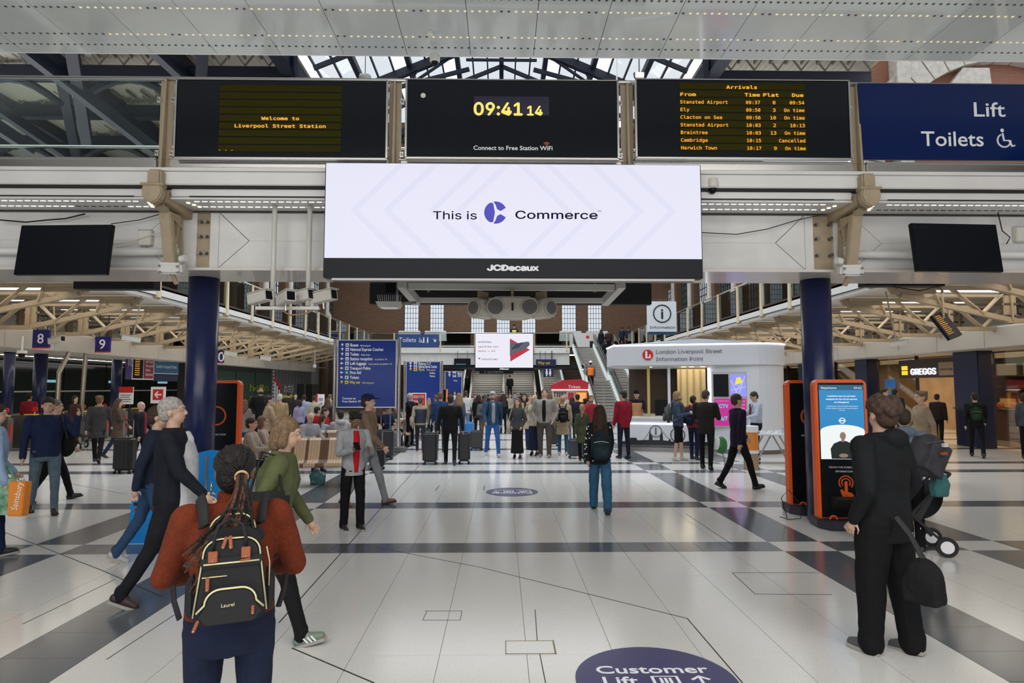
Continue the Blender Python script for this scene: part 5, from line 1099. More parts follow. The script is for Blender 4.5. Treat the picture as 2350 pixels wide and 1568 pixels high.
# newspaper stand
p0, p1 = gr(290, 1248), gr(470, 1248); A = at(292, 1248, p0.y); t = thing('newspaper_stand', 'tall bright blue free newspaper stand beside the left navy column', 'newspaper stand', (p0.x, p0.y, 0), 3)
NB_ = mat('stand_blue', (.0, .22, .62), .35)
B().prism([(0, 0), (1.25, 0), (1.25, 1.08), (.95, 1.12), (.08, .92)], 'y', 0, .05).build('front_panel', NB_, t); B().prism([(0, 0), (.6, 0), (.6, .9), (.45, .95)], 'x', -.03, .01).build('side_panel', NB_, t); B().prism([(0, 0), (.6, 0), (.6, .9), (.45, .95)], 'x', 1.24, 1.28).build('side_panel', NB_, t)
B().box(.9, .93, -.01, .0, 0, 1.05).build('hinge_strip', STEEL, t); B().box(0, 1.25, .02, .58, .42, .45).build('shelf', NB_, t); B().box(.2, 1.1, .08, .5, .45, .62).build('newspaper_stack', OFFW, t)
for s_, z, h_, w_ in (('PICK UP YOUR', .70, .055, .36), ('FREE', .53, .17, .40), ('NEWSPAPER', .455, .07, .40), ('15M READERS', .39, .06, .36)): text(s_, (.07, -.008, z), h_, PRINTB if h_ != .06 else RED, t, fit=w_, font='sans', bold=.004)
# striped bench: two back-to-back curved seats
LAM = [mat('lam_light', (.50, .36, .24), .35), mat('lam_dark', (.13, .07, .04), .35)]
def bench(x, y, rz, L_, lb):
    t = thing('slatted_bench', lb, 'bench', (x, y, 0), rz); prof = [(-.42, .40), (-.40, .45), (-.1, .42), (.02, .47), (.10, .62), (.20, .84), (.27, .88), (.31, .86)]; ins = [(p[0]+.02, p[1]-.035) for p in prof]
    n_ = int(L_/.055)
    for i in range(n_):
        xa = -L_/2+i*.055; dk = (i % 7 == 3 or i % 11 == 5 or (i*7) % 13 == 1); b = B(); k = len(prof); vs = [(xa+.002, a, c) for a, c in prof+ins[::-1]]+[(xa+.053, a, c) for a, c in prof+ins[::-1]]; m_ = 2*k
        fs = [(j, j+1, m_-2-j, m_-1-j) for j in range(k-1)]+[(m_+j, m_+j+1, m_+m_-2-j, m_+m_-1-j)[::-1] for j in range(k-1)]+[(j, (j+1) % m_, m_+(j+1) % m_, m_+j) for j in range(m_)]
        b.add(vs, fs).build('slat', LAM[1 if dk else 0], t)
    for s_ in (-1, 1): B().prism([(-.36, .38), (.2, .75), (.26, .75), (.1, .38), (.12, 0), (.02, 0), (-.05, .36)], 'x', s_*L_*.4-.03, s_*L_*.4+.03).build('bench_support', DSTEEL, t)
    return t
p = gr(722, 1106); bench(-3.5, 12.6, 6, 1.8, 'curved bench of striped light and dark wooden slats behind the woman in green')
bench(-5.15, 17.9, 95, 2.0, 'striped slatted bench further back under the two people in red'); bench(-4.9, 12.35, 92, 1.5, 'striped slatted bench under the man in the tan sweater, by the orange totem'); bench(-3.75, 20.5, 8, 1.8, 'striped slatted bench behind the large dark suitcase'); bench(-4.2, 15.3, 184, 1.3, 'short striped slatted bench facing away from us')
# folding table of cups and the stool
p = at(1770, 1000, 15.6); t = thing('folding_table', 'white folding table with crossed legs by the kiosk drum', 'table', (p.x, 15.6, 0), -4)
B().box(-.60, .62, -.35, .35, .72, .76).build('tabletop', KW, t, bevel=.008)
for s_ in (-1, 1): B().beam((s_*.5, -.25, 0), (s_*.1, -.25, .72), .03, .03).build('leg', GREYP, t); B().beam((s_*.5, .25, 0), (s_*.1, .25, .72), .03, .03).build('leg', GREYP, t)
for i in range(9):
    c_ = tag(B().lathe([(.001, 0), (.03, 0), (.038, .07), (.033, .07), (.026, .01), (.001, .01)], 12).build('paper_cup', PRINTW, loc=(p.x-.32+.065*i, 15.45+.06*(i % 3), .76)), 'small white paper cup in the cluster on the folding table', 'cup', 'paper cups on the folding table')
t = thing('plastic_tub', 'clear white plastic tub on the right end of the folding table', 'tub', (p.x+.42, 15.55, .76)); B().box(-.15, .15, -.1, .1, 0, .13).build('tub_body', mat('clear_tub', (.7, .72, .75), .2, alpha=.7), t, bevel=.01); B().box(-.16, .16, -.11, .11, .13, .145).build('lid', mat('clear_tub'), t)
t = thing('blue_gloves', 'heap of bright blue gloves on the folding table by the staff member', 'gloves', (p.x-.42, 15.5, .76)); B().ell((0, 0, .025), (.09, .07, .035)).build('glove_heap', mat('glove_blue', (.03, .2, .6), .5, bump=1, bscale=40), t)
t = thing('water_urn', 'orange and white insulated drinks urn beside the folding table', 'urn', (at(1722, 1000, 14.6).x, 14.6, 0)); B().cyl((0, 0), .17, .45, .86, 20).build('urn_body', mat('urn_orange', (.75, .25, .04), .4), t); B().cyl((0, 0), .18, .86, 1.0, 20).build('lid', PRINTW, t); B().cyl((0, 0), .18, .38, .45, 20).build('base_ring', PRINTW, t); B().cyl((0, 0), .16, 0, .38, 16).build('cardboard_stand', mat('card', (.4, .28, .16), .7), t)
t = thing('waste_bag', 'green and white bag hanging by the black-clothed queue man', 'bag', (at(1655, 1000, 14.7).x, 14.7, 0)); B().ell((0, 0, .55), (.14, .1, .2)).build('bag_body', mat('bag_green', (.03, .2, .05), .5), t); B().ell((-.12, -.02, .6), (.1, .08, .16)).build('white_side', PRINTW, t)
for s_ in (-1, 1): B().tube([(s_*.25, 0, .0), (s_*.18, 0, .36), (0, 0, .4)], .012, 6).build('stand_leg', DSTEEL, t)
B().tube([(0, -.25, 0), (0, -.15, .3), (0, 0, .4)], .012, 6).build('stand_leg', DSTEEL, t)
# slim striped totem in the middle distance
p = gr(738, 985); t = thing('leaflet_totem', 'slim white and red leaflet totem before the brick return wall', 'totem', (at(735, 900, 24).x, 24, 0)); B().box(-.13, .13, 0, .12, 0, 1.62).build('panel', PRINTW, t); B().box(-.14, -.09, -.01, .13, 0, 1.64).build('red_edge', RED, t)
for i in range(5): B().box(-.05, .10, -.02, 0, .7+.17*i, .8+.17*i).build('leaflet', GREYP, t)
# small cafe table in the seated crowd
p = at(925, 958, 21); t = thing('cafe_table', 'small round cafe table with a red cup behind the first direction board', 'table', (p.x, 21.5, 0)); B().cyl((0, 0), .35, .80, .83, 20).build('tabletop', OFFW, t); B().cyl((0, 0), .035, 0, .8, 10).build('table_post', DSTEEL, t); B().cyl((0, 0), .22, 0, .03, 16).build('base_plate', DSTEEL, t)
tag(B().lathe([(.001, 0), (.03, 0), (.04, .11), (.001, .11)], 12).build('red_cup', RED, loc=(p.x+.05, 21.4, .83)), 'red takeaway cup on the small cafe table', 'cup')
# luggage
def suitcase(px, py, w_, h_, col, lb, handle=True, rz=0, hard=True):
    p = gr(px, py); t = thing('suitcase', lb, 'suitcase', (p.x, p.y, 0), rz); m_ = mat('case_%.3f_%.3f_%.3f' % col, col, .45)
    B().box(-w_/2, w_/2, -.13, .13, .06, h_).build('case_body', m_, t, bevel=.045, seg=3)
    if hard:
        for i in range(4): B().box(-w_/2+w_*(.18+.2*i), -w_/2+w_*(.22+.2*i), -.136, -.12, .12, h_-.08).build('shell_rib', m_, t)
    for a in (-1, 1):
        for c in (-1, 1): B().tube([(a*w_*.38-.02, c*.09, .03), (a*w_*.38+.02, c*.09, .03)], .03, 12).build('wheel', MATB, t)
    if handle:
        for a in (-1, 1): B().tube([(a*w_*.25, .1, h_), (a*w_*.25, .1, h_+.38)], .009, 6).build('handle_rod', ALU, t)
        B().tube([(-w_*.27, .1, h_+.38), (w_*.27, .1, h_+.38)], .015, 8).build('handle_grip', MATB, t)
    return t
K_ = (.012, .012, .014)
suitcase(987, 1066, .36, .78, K_, 'tall black suitcase at the left hand of the man in black with two cases', False); suitcase(1065, 1064, .30, .78, (.014, .014, .016), 'black suitcase at the right hand of the man in black with two cases', False)
suitcase(1093, 1034, .38, .60, (.045, .04, .04), 'dark charcoal cabin case standing alone behind the two black suitcases'); suitcase(1322, 1052, .44, .52, (.04, .05, .07), 'slate blue case on wheels beside the person in the tan coat')
suitcase(1270, 1024, .3, .72, (.03, .03, .03), 'black suitcase half hidden behind the couple'); suitcase(882, 1055, .48, .78, (.025, .025, .027), 'large ribbed dark suitcase in front of the first direction board'); suitcase(866, 1078, .34, .5, K_, 'low black case on the floor in front of the large ribbed one')
suitcase(285, 1086, .42, .78, K_, 'black suitcase pulled by the bald man near the gates'); suitcase(937, 1018, .26, .66, (.2, .19, .18), 'grey suitcase behind the post of the first direction board')
suitcase(1078, 1016, .3, .7, (.03, .2, .55), 'bright blue patterned suitcase behind the charcoal cabin case')
# pushchairs
def pushchair(px, py, rz, lb, sc=1.0):
    p = gr(px, py); t = thing('pushchair', lb, 'pushchair', (p.x, p.y, 0), rz); t.scale = (sc,)*3
    for x, y in ((-.28, -.32), (.28, -.32), (-.28, .34), (.28, .34)):
        w_ = B().tube([(x-.02, y, .12), (x+.02, y, .12)], .12, 20).build('wheel', MATB, t); B().tube([(x-.024, y, .12), (x+.024, y, .12)], .075, 16).build('wheel_disc', PRINTW, w_)
    for s_ in (-1, 1): B().beam((s_*.26, -.32, .14), (s_*.24, .42, 1.0), .03, .03).build('frame_tube', MATB, t); B().beam((s_*.26, .34, .14), (s_*.24, -.15, .62), .03, .03).build('frame_tube', MATB, t)
    B().tube([(-.24, .42, 1.0), (.24, .42, 1.0)], .018, 8).build('push_bar', MATB, t)
    B().prism([(-.35, .42), (-.3, .38), (.1, .40), (.32, .85), (.27, .88), (.05, .5), (-.35, .5)], 'x', -.2, .2).build('seat', mat('seat_fabric', (.03, .03, .035), .8), t, bevel=.01)
    B().lathe([(.30, -.2), (.30, .2)], 10, (0, 0, 0), 10, 120).build('canopy', mat('seat_fabric'), t, loc=(0, .05, .72)).rotation_euler = (0, R(90), 0)
    return t
pushchair(2085, 1262, -108, 'black pushchair with white wheel discs hidden behind the man in the black hoodie', .92); pushchair(190, 1030, 60, 'pushchair with white wheels at the ticket gates', .95)
# ------------------------------------------------------------ people
def cloth(c, fleece=False, rough=.85):
    nm = 'cloth_%.3f_%.3f_%.3f%s' % (c[0], c[1], c[2], '_f' if fleece else '')
    return mat(nm, c, rough, noise=.22, nscale=9 if not fleece else 60, bump=.7 if fleece else .35, bscale=240 if fleece else 35, spec=.2)
def skinm(c): return mat('skin_%.2f_%.2f_%.2f' % c, c, .5, noise=.08, nscale=6)
def hairm(c): return mat('hair_%.3f_%.3f_%.3f' % c, c, .6, noise=.4, nscale=40, bump=.6, bscale=70, spec=.3)
PALE, MID, BROWN, DEEP = (.58, .36, .26), (.42, .24, .15), (.20, .10, .055), (.10, .05, .03)
WRK = bpy.data.textures.new('fabric_folds', 'CLOUDS'); WRK.noise_scale = .13; WRK.noise_depth = 1
def loft(b, rings, n=16):
    k = len(b.v)
    for (z, cx, cy, rx, ry) in rings:
        for j in range(n): a = 2*math.pi*j/n; b.v.append((cx+rx*math.cos(a), cy+ry*math.sin(a), z))
    for i in range(len(rings)-1):
        for j in range(n): b.f.append((k+i*n+j, k+i*n+(j+1) % n, k+(i+1)*n+(j+1) % n, k+(i+1)*n+j))
    b.f.append(tuple(range(k, k+n))[::-1]); b.f.append(tuple(range(k+(len(rings)-1)*n, k+len(rings)*n))); return b
def fin(b, name, m, par, vox, smooth=3, disp=0):
    o = b.build(name, m, par, smooth=True); r = o.modifiers.new('remesh', 'REMESH'); r.mode = 'VOXEL'; r.voxel_size = vox; r.use_smooth_shade = True; r.adaptivity = 0
    if smooth: q = o.modifiers.new('smooth', 'SMOOTH'); q.iterations = smooth; q.factor = .5
    if disp: d = o.modifiers.new('folds', 'DISPLACE'); d.texture = WRK; d.strength = disp; d.mid_level = .5
    return o
POSES = {  # legs: (swing, knee) left, right; arms: (fwd, out, elbow, inward) left, right
 'stand': ((3, 2), (-3, 2), (4, 9, 14, 4), (2, 9, 14, 4)), 'wide': ((4, 3), (-2, 3), (5, 12, 18, 4), (2, 12, 20, 4)),
 'walk': ((20, 5), (-15, 15), (-18, 9, 14, 2), (22, 9, 22, 4)), 'walk2': ((-15, 16), (20, 5), (20, 9, 22, 4), (-18, 9, 14, 2)),
 'pockets': ((3, 2), (-4, 3), (-12, 20, 48, 26), (-12, 20, 48, 26)), 'pouch': ((5, 3), (-5, 3), (-14, 15, 44, 14), (-14, 15, 44, 14)), 'phone': ((6, 4), (-4, 4), (14, 12, 92, 34), (14, 12, 92, 34)),
 'rphone': ((12, 4), (-8, 8), (2, 9, 14, 0), (16, 12, 96, 30)), 'folded': ((3, 2), (-3, 2), (14, 14, 84, 62), (14, 14, 84, 62)),
 'strap': ((14, 6), (-14, 14), (34, 30, 138, 6), (4, 12, 12, 0)), 'face': ((3, 2), (-3, 2), (6, 10, 14, 4), (40, 18, 128, 30)),
 'drag': ((12, 4), (-12, 12), (-8, 16, 8, 0), (-8, 16, 8, 0)), 'lean': ((8, 4), (-4, 2), (28, 12, 46, 10), (28, 12, 46, 10)), 'front': ((3, 2), (-3, 2), (14, 22, 60, 30), (14, 22, 60, 30)),
 'carry': ((10, 4), (-8, 8), (8, 12, 34, 0), (4, 9, 12, 0)), 'sit': ((84, 84), (82, 88), (26, 10, 66, 26), (26, 10, 66, 26)), 'up': ((38, 40), (-6, 6), (10, 10, 30, 6), (4, 9, 14, 4)),
 'photo': ((3, 2), (-3, 2), (48, 14, 96, 30), (48, 14, 96, 30))}
PEOPLE = []
def person(px, py, hy, rot, label, top, bot, hair=(.03, .02, .015), skin=PALE, pose='stand', shoe=(.02, .02, .02), fem=False, wd=1.0, hs='short', hem=.86, loose=1.0, head=(0, 0), lean=0,
           coat=None, skirt=None, shorts=False, hat=None, inner=None, hood=False, vest=None, Y=None, z0=0, h=None, scarf=None, beard=None, disp=None, cuffs=None, glow=None, fleece=False, folds=1, name='person', dx=0, stripes=False):
    if Y is None: g_ = gr(px, py, z0); X, Yd = g_.x, g_.y
    else: q_ = at(px, py, Y); X, Yd = q_.x, Y
    if h is None: h = CAMZ-(hy-HZ)*Yd/F-z0
    if pose == 'sit' and h < 1.5: h = 1.68
    s = h/1.75; W = (.90 if fem else 1.0)*wd*s
    vox = .0085 if Yd < 9.8 else .013 if Yd < 13 else .018 if Yd < 20 else .024 if Yd < 30 else .032
    near = Yd < 21; rot = rot-math.degrees(math.atan2(X, Yd)); t = thing(name, label, 'person', (X, Yd, z0), rot); LG, RG, LA, RA = POSES[pose]
    S_ = lambda x, y, z: Vector((x*W, y*s*max(1, wd*.9), z*s))
    feet = []; legs = []
    for sd, (a, k) in ((1, LG), (-1, RG)):
        hp = Vector((.09*sd*W, 0, .93*s)); kn = hp+Vector((.012*sd*s, -math.sin(R(a))*.44*s, -math.cos(R(a))*.44*s)); an = kn+Vector((.0, -math.sin(R(a-k))*.41*s, -math.cos(R(a-k))*.41*s)); legs.append((hp, kn, an, a-k))
    lift = .085*s-min(l[2].z for l in legs)
    if pose == 'sit': lift = .45-.93*s+.09*s
    dz = Vector((0, 0, lift)); legs = [(a+dz, b_+dz, c+dz, g_) for a, b_, c, g_ in legs]
    LM = Matrix.Translation((0, 0, .93*s+lift)) @ Matrix.Rotation(R(lean), 4, 'X') @ Matrix.Translation((0, 0, -.93*s))
    HM = LM @ Matrix.Translation((0, .01*s, 1.50*s)) @ Matrix.Rotation(R(head[0]), 4, 'Z') @ Matrix.Rotation(R(-head[1]), 4, 'X') @ Matrix.Translation((0, -.01*s, -1.50*s))
    U = lambda v: LM @ Vector(v); Hd = lambda x, y, z: HM @ Vector((x*s, y*s, z*s)); hr = HM.to_3x3() 
    if fem: TR = [(.84, .165, .125), (.92, .172, .13), (1.0, .155, .115), (1.1, .132, .10), (1.2, .145, .115), (1.29, .155, .125), (1.37, .165, .10), (1.43, .12, .08), (1.475, .06, .06)]
    else: TR = [(.84, .150, .115), (.92, .158, .118), (1.0, .155, .115), (1.1, .152, .112), (1.2, .165, .12), (1.3, .182, .122), (1.38, .182, .11), (1.44, .13, .09), (1.48, .065, .065)]
    def torso(b, g, z0_=None, z1_=None, fl=0):
        rr = [r_ for r_ in TR if (z1_ is None or r_[0] <= z1_) and (z0_ is None or r_[0] >= z0_-.001)]
        if z0_ is not None and z0_ < rr[0][0]: rr = [(z0_, rr[0][1]+fl, rr[0][2]+fl), (z0_+.3*(rr[0][0]-z0_), rr[0][1]+fl*.8, rr[0][2]+fl*.8)]+rr
        elif z0_ is not None: rr = [(z0_, rr[0][1], rr[0][2])]+rr[0:]
        k = len(b.v); loft(b, [(z*s, 0, 0, (rx*W+g*s), (ry*s*max(1, wd*.95)+g*s)) for z, rx, ry in rr]); b.v[k:] = [tuple(U(v)) for v in b.v[k:]]
    arms = []; shw = (.165 if fem else .19)*W/ s
    for sd, (f, o, e, i) in ((1, LA), (-1, RA)):
        sh = Vector((shw*sd*s, 0, 1.405*s)); ud = Vector((math.sin(R(o))*sd, -math.sin(R(f)), -math.cos(R(f)))).normalized(); el = sh+ud*.285*s
        fd = Vector((math.sin(R(o*.3))*sd-math.sin(R(i))*sd, -math.sin(R(f+e)), -math.cos(R(f+e)))).normalized(); wr = el+fd*.25*s; arms.append((U(sh), U(el), U(wr), LM.to_3x3() @ fd, sd))
    # body
    b = B(); torso(b, -.012, .86)
    b.caps(U((0, .012*s, 1.40*s)), Hd(0, 0, 1.56), .058*s*min(W/s, 1.15), .052*s)
    b.ell(Hd(0, .008, 1.652), (.077*s, .095*s, .098*s), 16, 12, hr); b.ell(Hd(0, -.022, 1.585), (.060*s, .068*s, .072*s), 14, 10, hr); b.ell(Hd(0, -.035, 1.545), (.035*s, .045*s, .028*s), 12, 8, hr)
    b.caps(Hd(0, -.088, 1.638), Hd(0, -.103, 1.603), .009*s, .0135*s, 8); b.ell(Hd(0, -.078, 1.662), (.055*s, .022*s, .012*s), 12, 6, hr)
    for sd in (-1, 1): b.ell(Hd(.078*sd, .012, 1.615), (.012*s, .020*s, .030*s), 8, 8, hr)
    for hp, kn, an, g_ in legs: b.caps(hp, kn, .075*W, .05*s, 10); b.caps(kn, an, .052*s, .036*s, 10); b.caps(an, an+Vector((0, 0, -.02*s)), .034*s, .03*s, 8)
    fr = max(.0085*s, vox*.62)
    for sh, el, wr, fd, sd in arms:
        b.caps(sh, el, .048*s, .038*s, 10); b.caps(el, wr, .038*s, .026*s, 10)
        sdv = fd.cross(Vector((sd, 0, 0))); sdv = sdv.normalized() if sdv.length > .2 else Vector((0, 0, 1)); nr = fd.cross(sdv).normalized()
        b.caps(wr, wr+fd*.07*s, .024*s, .030*s, 8); pc = wr+fd*.078*s
        for q, (off, ln) in enumerate(((-.030, .062), (-.010, .074), (.010, .070), (.029, .055))):
            a0 = pc+sdv*off*s; a1 = a0+fd*ln*.55*s+sdv*off*.2*s; a2 = a1+(fd*.6-nr*sd*.55*(-1)).normalized()*ln*.5*s; b.caps(a0, a1, fr, fr*.95, 6); b.caps(a1, a2, fr*.95, fr*.8, 6)
        th = wr+fd*.028*s-sdv*.024*s; b.caps(th, th+(fd*.7-sdv*.75).normalized()*.042*s, fr*1.25, fr, 6); b.caps(th+(fd*.7-sdv*.75).normalized()*.042*s, th+(fd*.95-sdv*.6).normalized()*.07*s, fr, fr*.85, 6)
    fin(b, 'body', skinm(skin), t, vox, 2)
    # face
    if near:
        ew = mat('eye_dark', (.03, .02, .015), .2)
        for sd in (-1, 1):
            B().ell(Hd(.030*sd, -.082, 1.640), (.013*s, .010*s, .0075*s), 8, 6, hr).build('eye', mat('eye_white', (.5, .48, .45), .3) if Yd < 10.5 else ew, t, smooth=True)
            if Yd < 10.5: B().ell(Hd(.030*sd, -.0905, 1.640), (.006*s, .004*s, .006*s), 8, 6, hr).build('iris', ew, t, smooth=True)
            B().caps(Hd(.016*sd, -.090, 1.662), Hd(.046*sd, -.082, 1.662), .004*s, .003*s, 6).build('eyebrow', hairm(tuple(c*.8 for c in hair)), t)
        B().ell(Hd(0, -.0865, 1.567), (.021*s, .007*s, .0055*s), 10, 6, hr).build('mouth', mat('lips_%.2f' % skin[0], (skin[0]*.75, skin[1]*.5, skin[2]*.5), .4), t, smooth=True)
    if beard: bb = B(); bb.ell(Hd(0, -.028, 1.555), (.064*s, .070*s, .045*s), 12, 8, hr); bb.ell(Hd(0, -.095, 1.582), (.03*s, .012*s, .008*s), 8, 6, hr); fin(bb, 'beard', hairm(beard), t, max(vox*.8, .008), 1)
    # hair
    if hs != 'bald' or hat:
        b = B()
        if hat == 'beanie': b.ell(Hd(0, .012, 1.69), (.090*s, .106*s, .085*s), 14, 10, hr)
        elif hs != 'bald': b.ell(Hd(0, .020, 1.672), (.086*s, .104*s, .091*s), 16, 12, hr); b.ell(Hd(0, .055, 1.625), (.078*s, .066*s, .085*s), 12, 8, hr)
        if hs == 'grow': [b.ell(Hd(.07*math.cos(q), .02+.08*math.sin(q), 1.70+.025*math.sin(q*3)), (.035*s,)*3, 8, 6) for q in [x*.7 for x in range(9)]]
        if hs == 'curly':
            for q in range(34):
                a = q*2.4; zz = 1-q/34*1.25; rr = math.sqrt(max(0, 1-zz*zz*.7)); x_, y_ = .085*rr*math.cos(a), .02+.10*rr*math.sin(a)
                if y_ < -.055 and zz < .35: continue
                b.ell(Hd(x_, y_, 1.675+.075*zz), (.032*s,)*3, 8, 6)
        if hs in ('long', 'vlong'):
            ln = 1.40 if hs == 'long' else 1.24
            b.caps(Hd(0, .055, 1.64), U((0, .115*s, ln*s)), .082*s, .10*s, 12)
            for sd in (-1, 1): b.caps(Hd(.070*sd, .01, 1.66), U((.10*sd*s, .03*s, (ln+.06)*s)), .030*s, .045*s, 8); b.caps(Hd(.05*sd, .06, 1.6), U((.07*sd*s, .11*s, ln*s)), .06*s, .06*s, 8)
        if hs == 'bob':
            for sd in (-1, 1): b.caps(Hd(.070*sd, .015, 1.66), Hd(.078*sd, .015, 1.55), .034*s, .04*s, 8)
            b.caps(Hd(0, .05, 1.64), Hd(0, .06, 1.54), .08*s, .07*s)
        if hs == 'pony': b.ell(Hd(0, .12, 1.68), (.035*s,)*3, 8, 6); b.caps(Hd(0, .13, 1.67), U((0, .15*s, 1.38*s)), .035*s, .028*s, 8)
        if hs == 'bun': b.ell(Hd(0, .12, 1.70), (.045*s,)*3, 8, 6)
        m_ = hairm(hair)
        if hat == 'beanie': fin(b, 'beanie', cloth(top if False else (.01, .012, .03)), t, max(vox*.8, .01), 2)
        elif len(b.v): fin(b, 'hair', m_, t, max(vox*.8, .008), 1, .006 if hs in ('curly',) else 0)
    if hat == 'cap': hb = B(); hb.ell(Hd(0, .01, 1.70), (.090*s, .106*s, .07*s), 14, 10, hr); hb.ell(Hd(0, -.12, 1.685), (.065*s, .07*s, .012*s), 12, 6, hr); fin(hb, 'cap', cloth(glow or (.30, .38, .45)), t, max(vox*.8, .009), 1)
    if hat == 'helmet': hb = B(); hb.ell(Hd(0, .01, 1.71), (.11*s, .13*s, .09*s), 14, 10, hr); hb.ell(Hd(0, -.03, 1.69), (.12*s, .15*s, .012*s), 14, 6, hr); fin(hb, 'hard_hat', PRINTW, t, max(vox*.8, .01), 1)
    if hat == 'police': hb = B(); hb.ell(Hd(0, .0, 1.76), (.105*s, .12*s, .04*s), 14, 8, hr); hb.ell(Hd(0, .0, 1.71), (.09*s, .105*s, .05*s), 14, 8, hr); hb.ell(Hd(0, -.1, 1.69), (.06*s, .05*s, .01*s), 10, 6, hr); fin(hb, 'police_hat', cloth((.01, .01, .015)), t, max(vox*.8, .01), 1)
    dsp = (.012 if Yd < 12 else .0)*folds
    # trousers, skirt
    tv = vox*1.05
    if skirt:
        b = B(); k = len(b.v); loft(b, [(z*s+lift, 0, y_*s, rx*W, ry*s) for z, rx, ry, y_ in ((skirt, .22, .2, .0), (skirt+.15, .205, .185, 0), (.7, .185, .16, 0), (.9, .178, .14, 0), (1.04, .145, .115, 0))]); fin(b, 'skirt', cloth(bot), t, tv, 3, dsp*1.5)
    else:
        b = B(); loft(b, [(z*s+lift, 0, 0, rx*W+.012*s, ry*s*max(1, wd*.95)+.012*s) for z, rx, ry in ((.80, .135, .10), (.86, .158, .122), (.95, .162, .122), (1.03, .155, .115))])
        for hp, kn, an, g_ in legs:
            b.caps(hp+Vector((0, 0, -.03*s)), kn, .088*W*loose**.5, .064*s*loose, 12)
            if not shorts: b.caps(kn, an+Vector((0, 0, .0)), .064*s*loose, .050*s*loose, 12); b.caps(an+Vector((0, .0, .03*s)), an+Vector((0, -.0, -.025*s)), .052*s*loose, .054*s*loose, 10)
        fin(b, 'shorts' if shorts else 'trousers', cloth(bot), t, tv, 3, dsp*1.4)
    # top
    g = .018*(1.3 if loose > 1.2 else 1); b = B(); zt = coat if coat else hem; torso(b, g+(.004 if coat else 0), zt, None, .035 if coat else .0)
    for sh, el, wr, fd, sd in arms:
        b.caps(sh+Vector((0, 0, .005*s)), el, .066*s*min(1.25, W/s+.05), .056*s, 12); b.caps(el, wr+fd*.01*s, .056*s, .043*s, 12)
        b.caps(U((sd*.09*W, 0, 1.43*s)), sh, .055*s, .062*s, 10)
    if hood: b.ell(U((0, .10*s, 1.46*s)), (.12*s, .075*s, .075*s), 14, 8); b.tube([U((.10*s*math.cos(q), (.03+.085*math.sin(q))*s, (1.475+.01*math.sin(q))*s)) for q in [x*math.pi/8 for x in range(17)]], .032*s, 8)
    if scarf is None and not hood: b.tube([U((.062*s*math.cos(q), (.012+.062*math.sin(q))*s, 1.475*s)) for q in [x*math.pi/8 for x in range(17)]], .018*s, 6)
    fin(b, 'coat' if coat else ('hooded_top' if hood else 'top'), cloth(top, fleece), t, tv, 3, dsp)
    if inner: b = B(); q = .122*s*max(1, wd*.95)+g*s+.004; loft(b, [(z*s, 0, -q+ry_*s-.012*s-o_*s, rx_*s, ry_*s) for z, rx_, ry_, o_ in ((hem+.05, .040, .05, -.01), (1.0, .05, .05, .0), (1.2, .058, .05, .004), (1.32, .055, .05, .004), (1.40, .048, .05, -.004), (1.46, .045, .05, -.035))]); b.v = [tuple(U(v)) for v in b.v]; fin(b, 'inner_shirt', cloth(inner), t, tv, 1)
    if vest: b = B(); torso(b, g+.014, .93, 1.40); fin(b, 'vest', mat('vest_%.2f_%.2f' % vest[:2], vest, .5), t, tv, 2)
    if scarf: b = B(); b.tube([U((.075*s*math.cos(q), (.005+.075*math.sin(q))*s, 1.475*s)) for q in [x*math.pi/8 for x in range(17)]], .035*s, 8); b.caps(U((.02*s, -.11*s, 1.44*s)), U((.03*s, -.15*s, 1.15*s)), .04*s, .045*s); fin(b, 'scarf', cloth(scarf), t, tv, 2)
    # shoes
    for hp, kn, an, g_ in legs:
        r_ = Matrix.Rotation(R(-g_*.8 if pose != 'sit' else 0), 3, 'X'); c0 = Vector(an)
        b = B(); b.caps(c0+r_ @ Vector((0, .03*s, -.040*s)), c0+r_ @ Vector((0, -.06*s, -.042*s)), .043*s, .042*s, 10); b.caps(c0+r_ @ Vector((0, -.06*s, -.042*s)), c0+r_ @ Vector((0, -.135*s, -.052*s)), .043*s, .032*s, 10); b.caps(c0+r_ @ Vector((0, .014*s, .01*s)), c0+r_ @ Vector((0, -.04*s, -.03*s)), .042*s, .042*s, 8)
        so = fin(b, 'shoe', mat('shoe_%.2f_%.2f_%.2f' % shoe, shoe, .5), t, max(vox*.8, .008), 2)
        if Yd < 13: q = B(); q.prism([(-.03*s, .065*s), (.03*s, .065*s), (.043*s, -.08*s), (.036*s, -.15*s), (0, -.175*s), (-.036*s, -.15*s), (-.043*s, -.08*s)], 'z', -.085*s, -.062*s); q.v = [tuple(c0+r_ @ Vector(v)) for v in q.v]; q.build('sole', mat('sole_pale', (.35, .34, .32), .6) if Yd < 9 else MATB, so)
        if stripes:
            for j in range(3):
                q = B(); y_ = -.03-.028*j; q.prism([(y_, -.06*s), (y_-.012, -.06*s), (y_+.012, -.018*s), (y_+.024, -.018*s)], 'x', -.0475*s, .0475*s); q.v = [tuple(c0+r_ @ Vector(v)) for v in q.v]; q.build('shoe_stripe', PRINTW, so)
    return t, s, W, U, Hd, arms
def bag_like(P_, name, label, cat):
    t = P_[0]; return thing(name, label, cat, t.location, math.degrees(t.rotation_euler[2]))
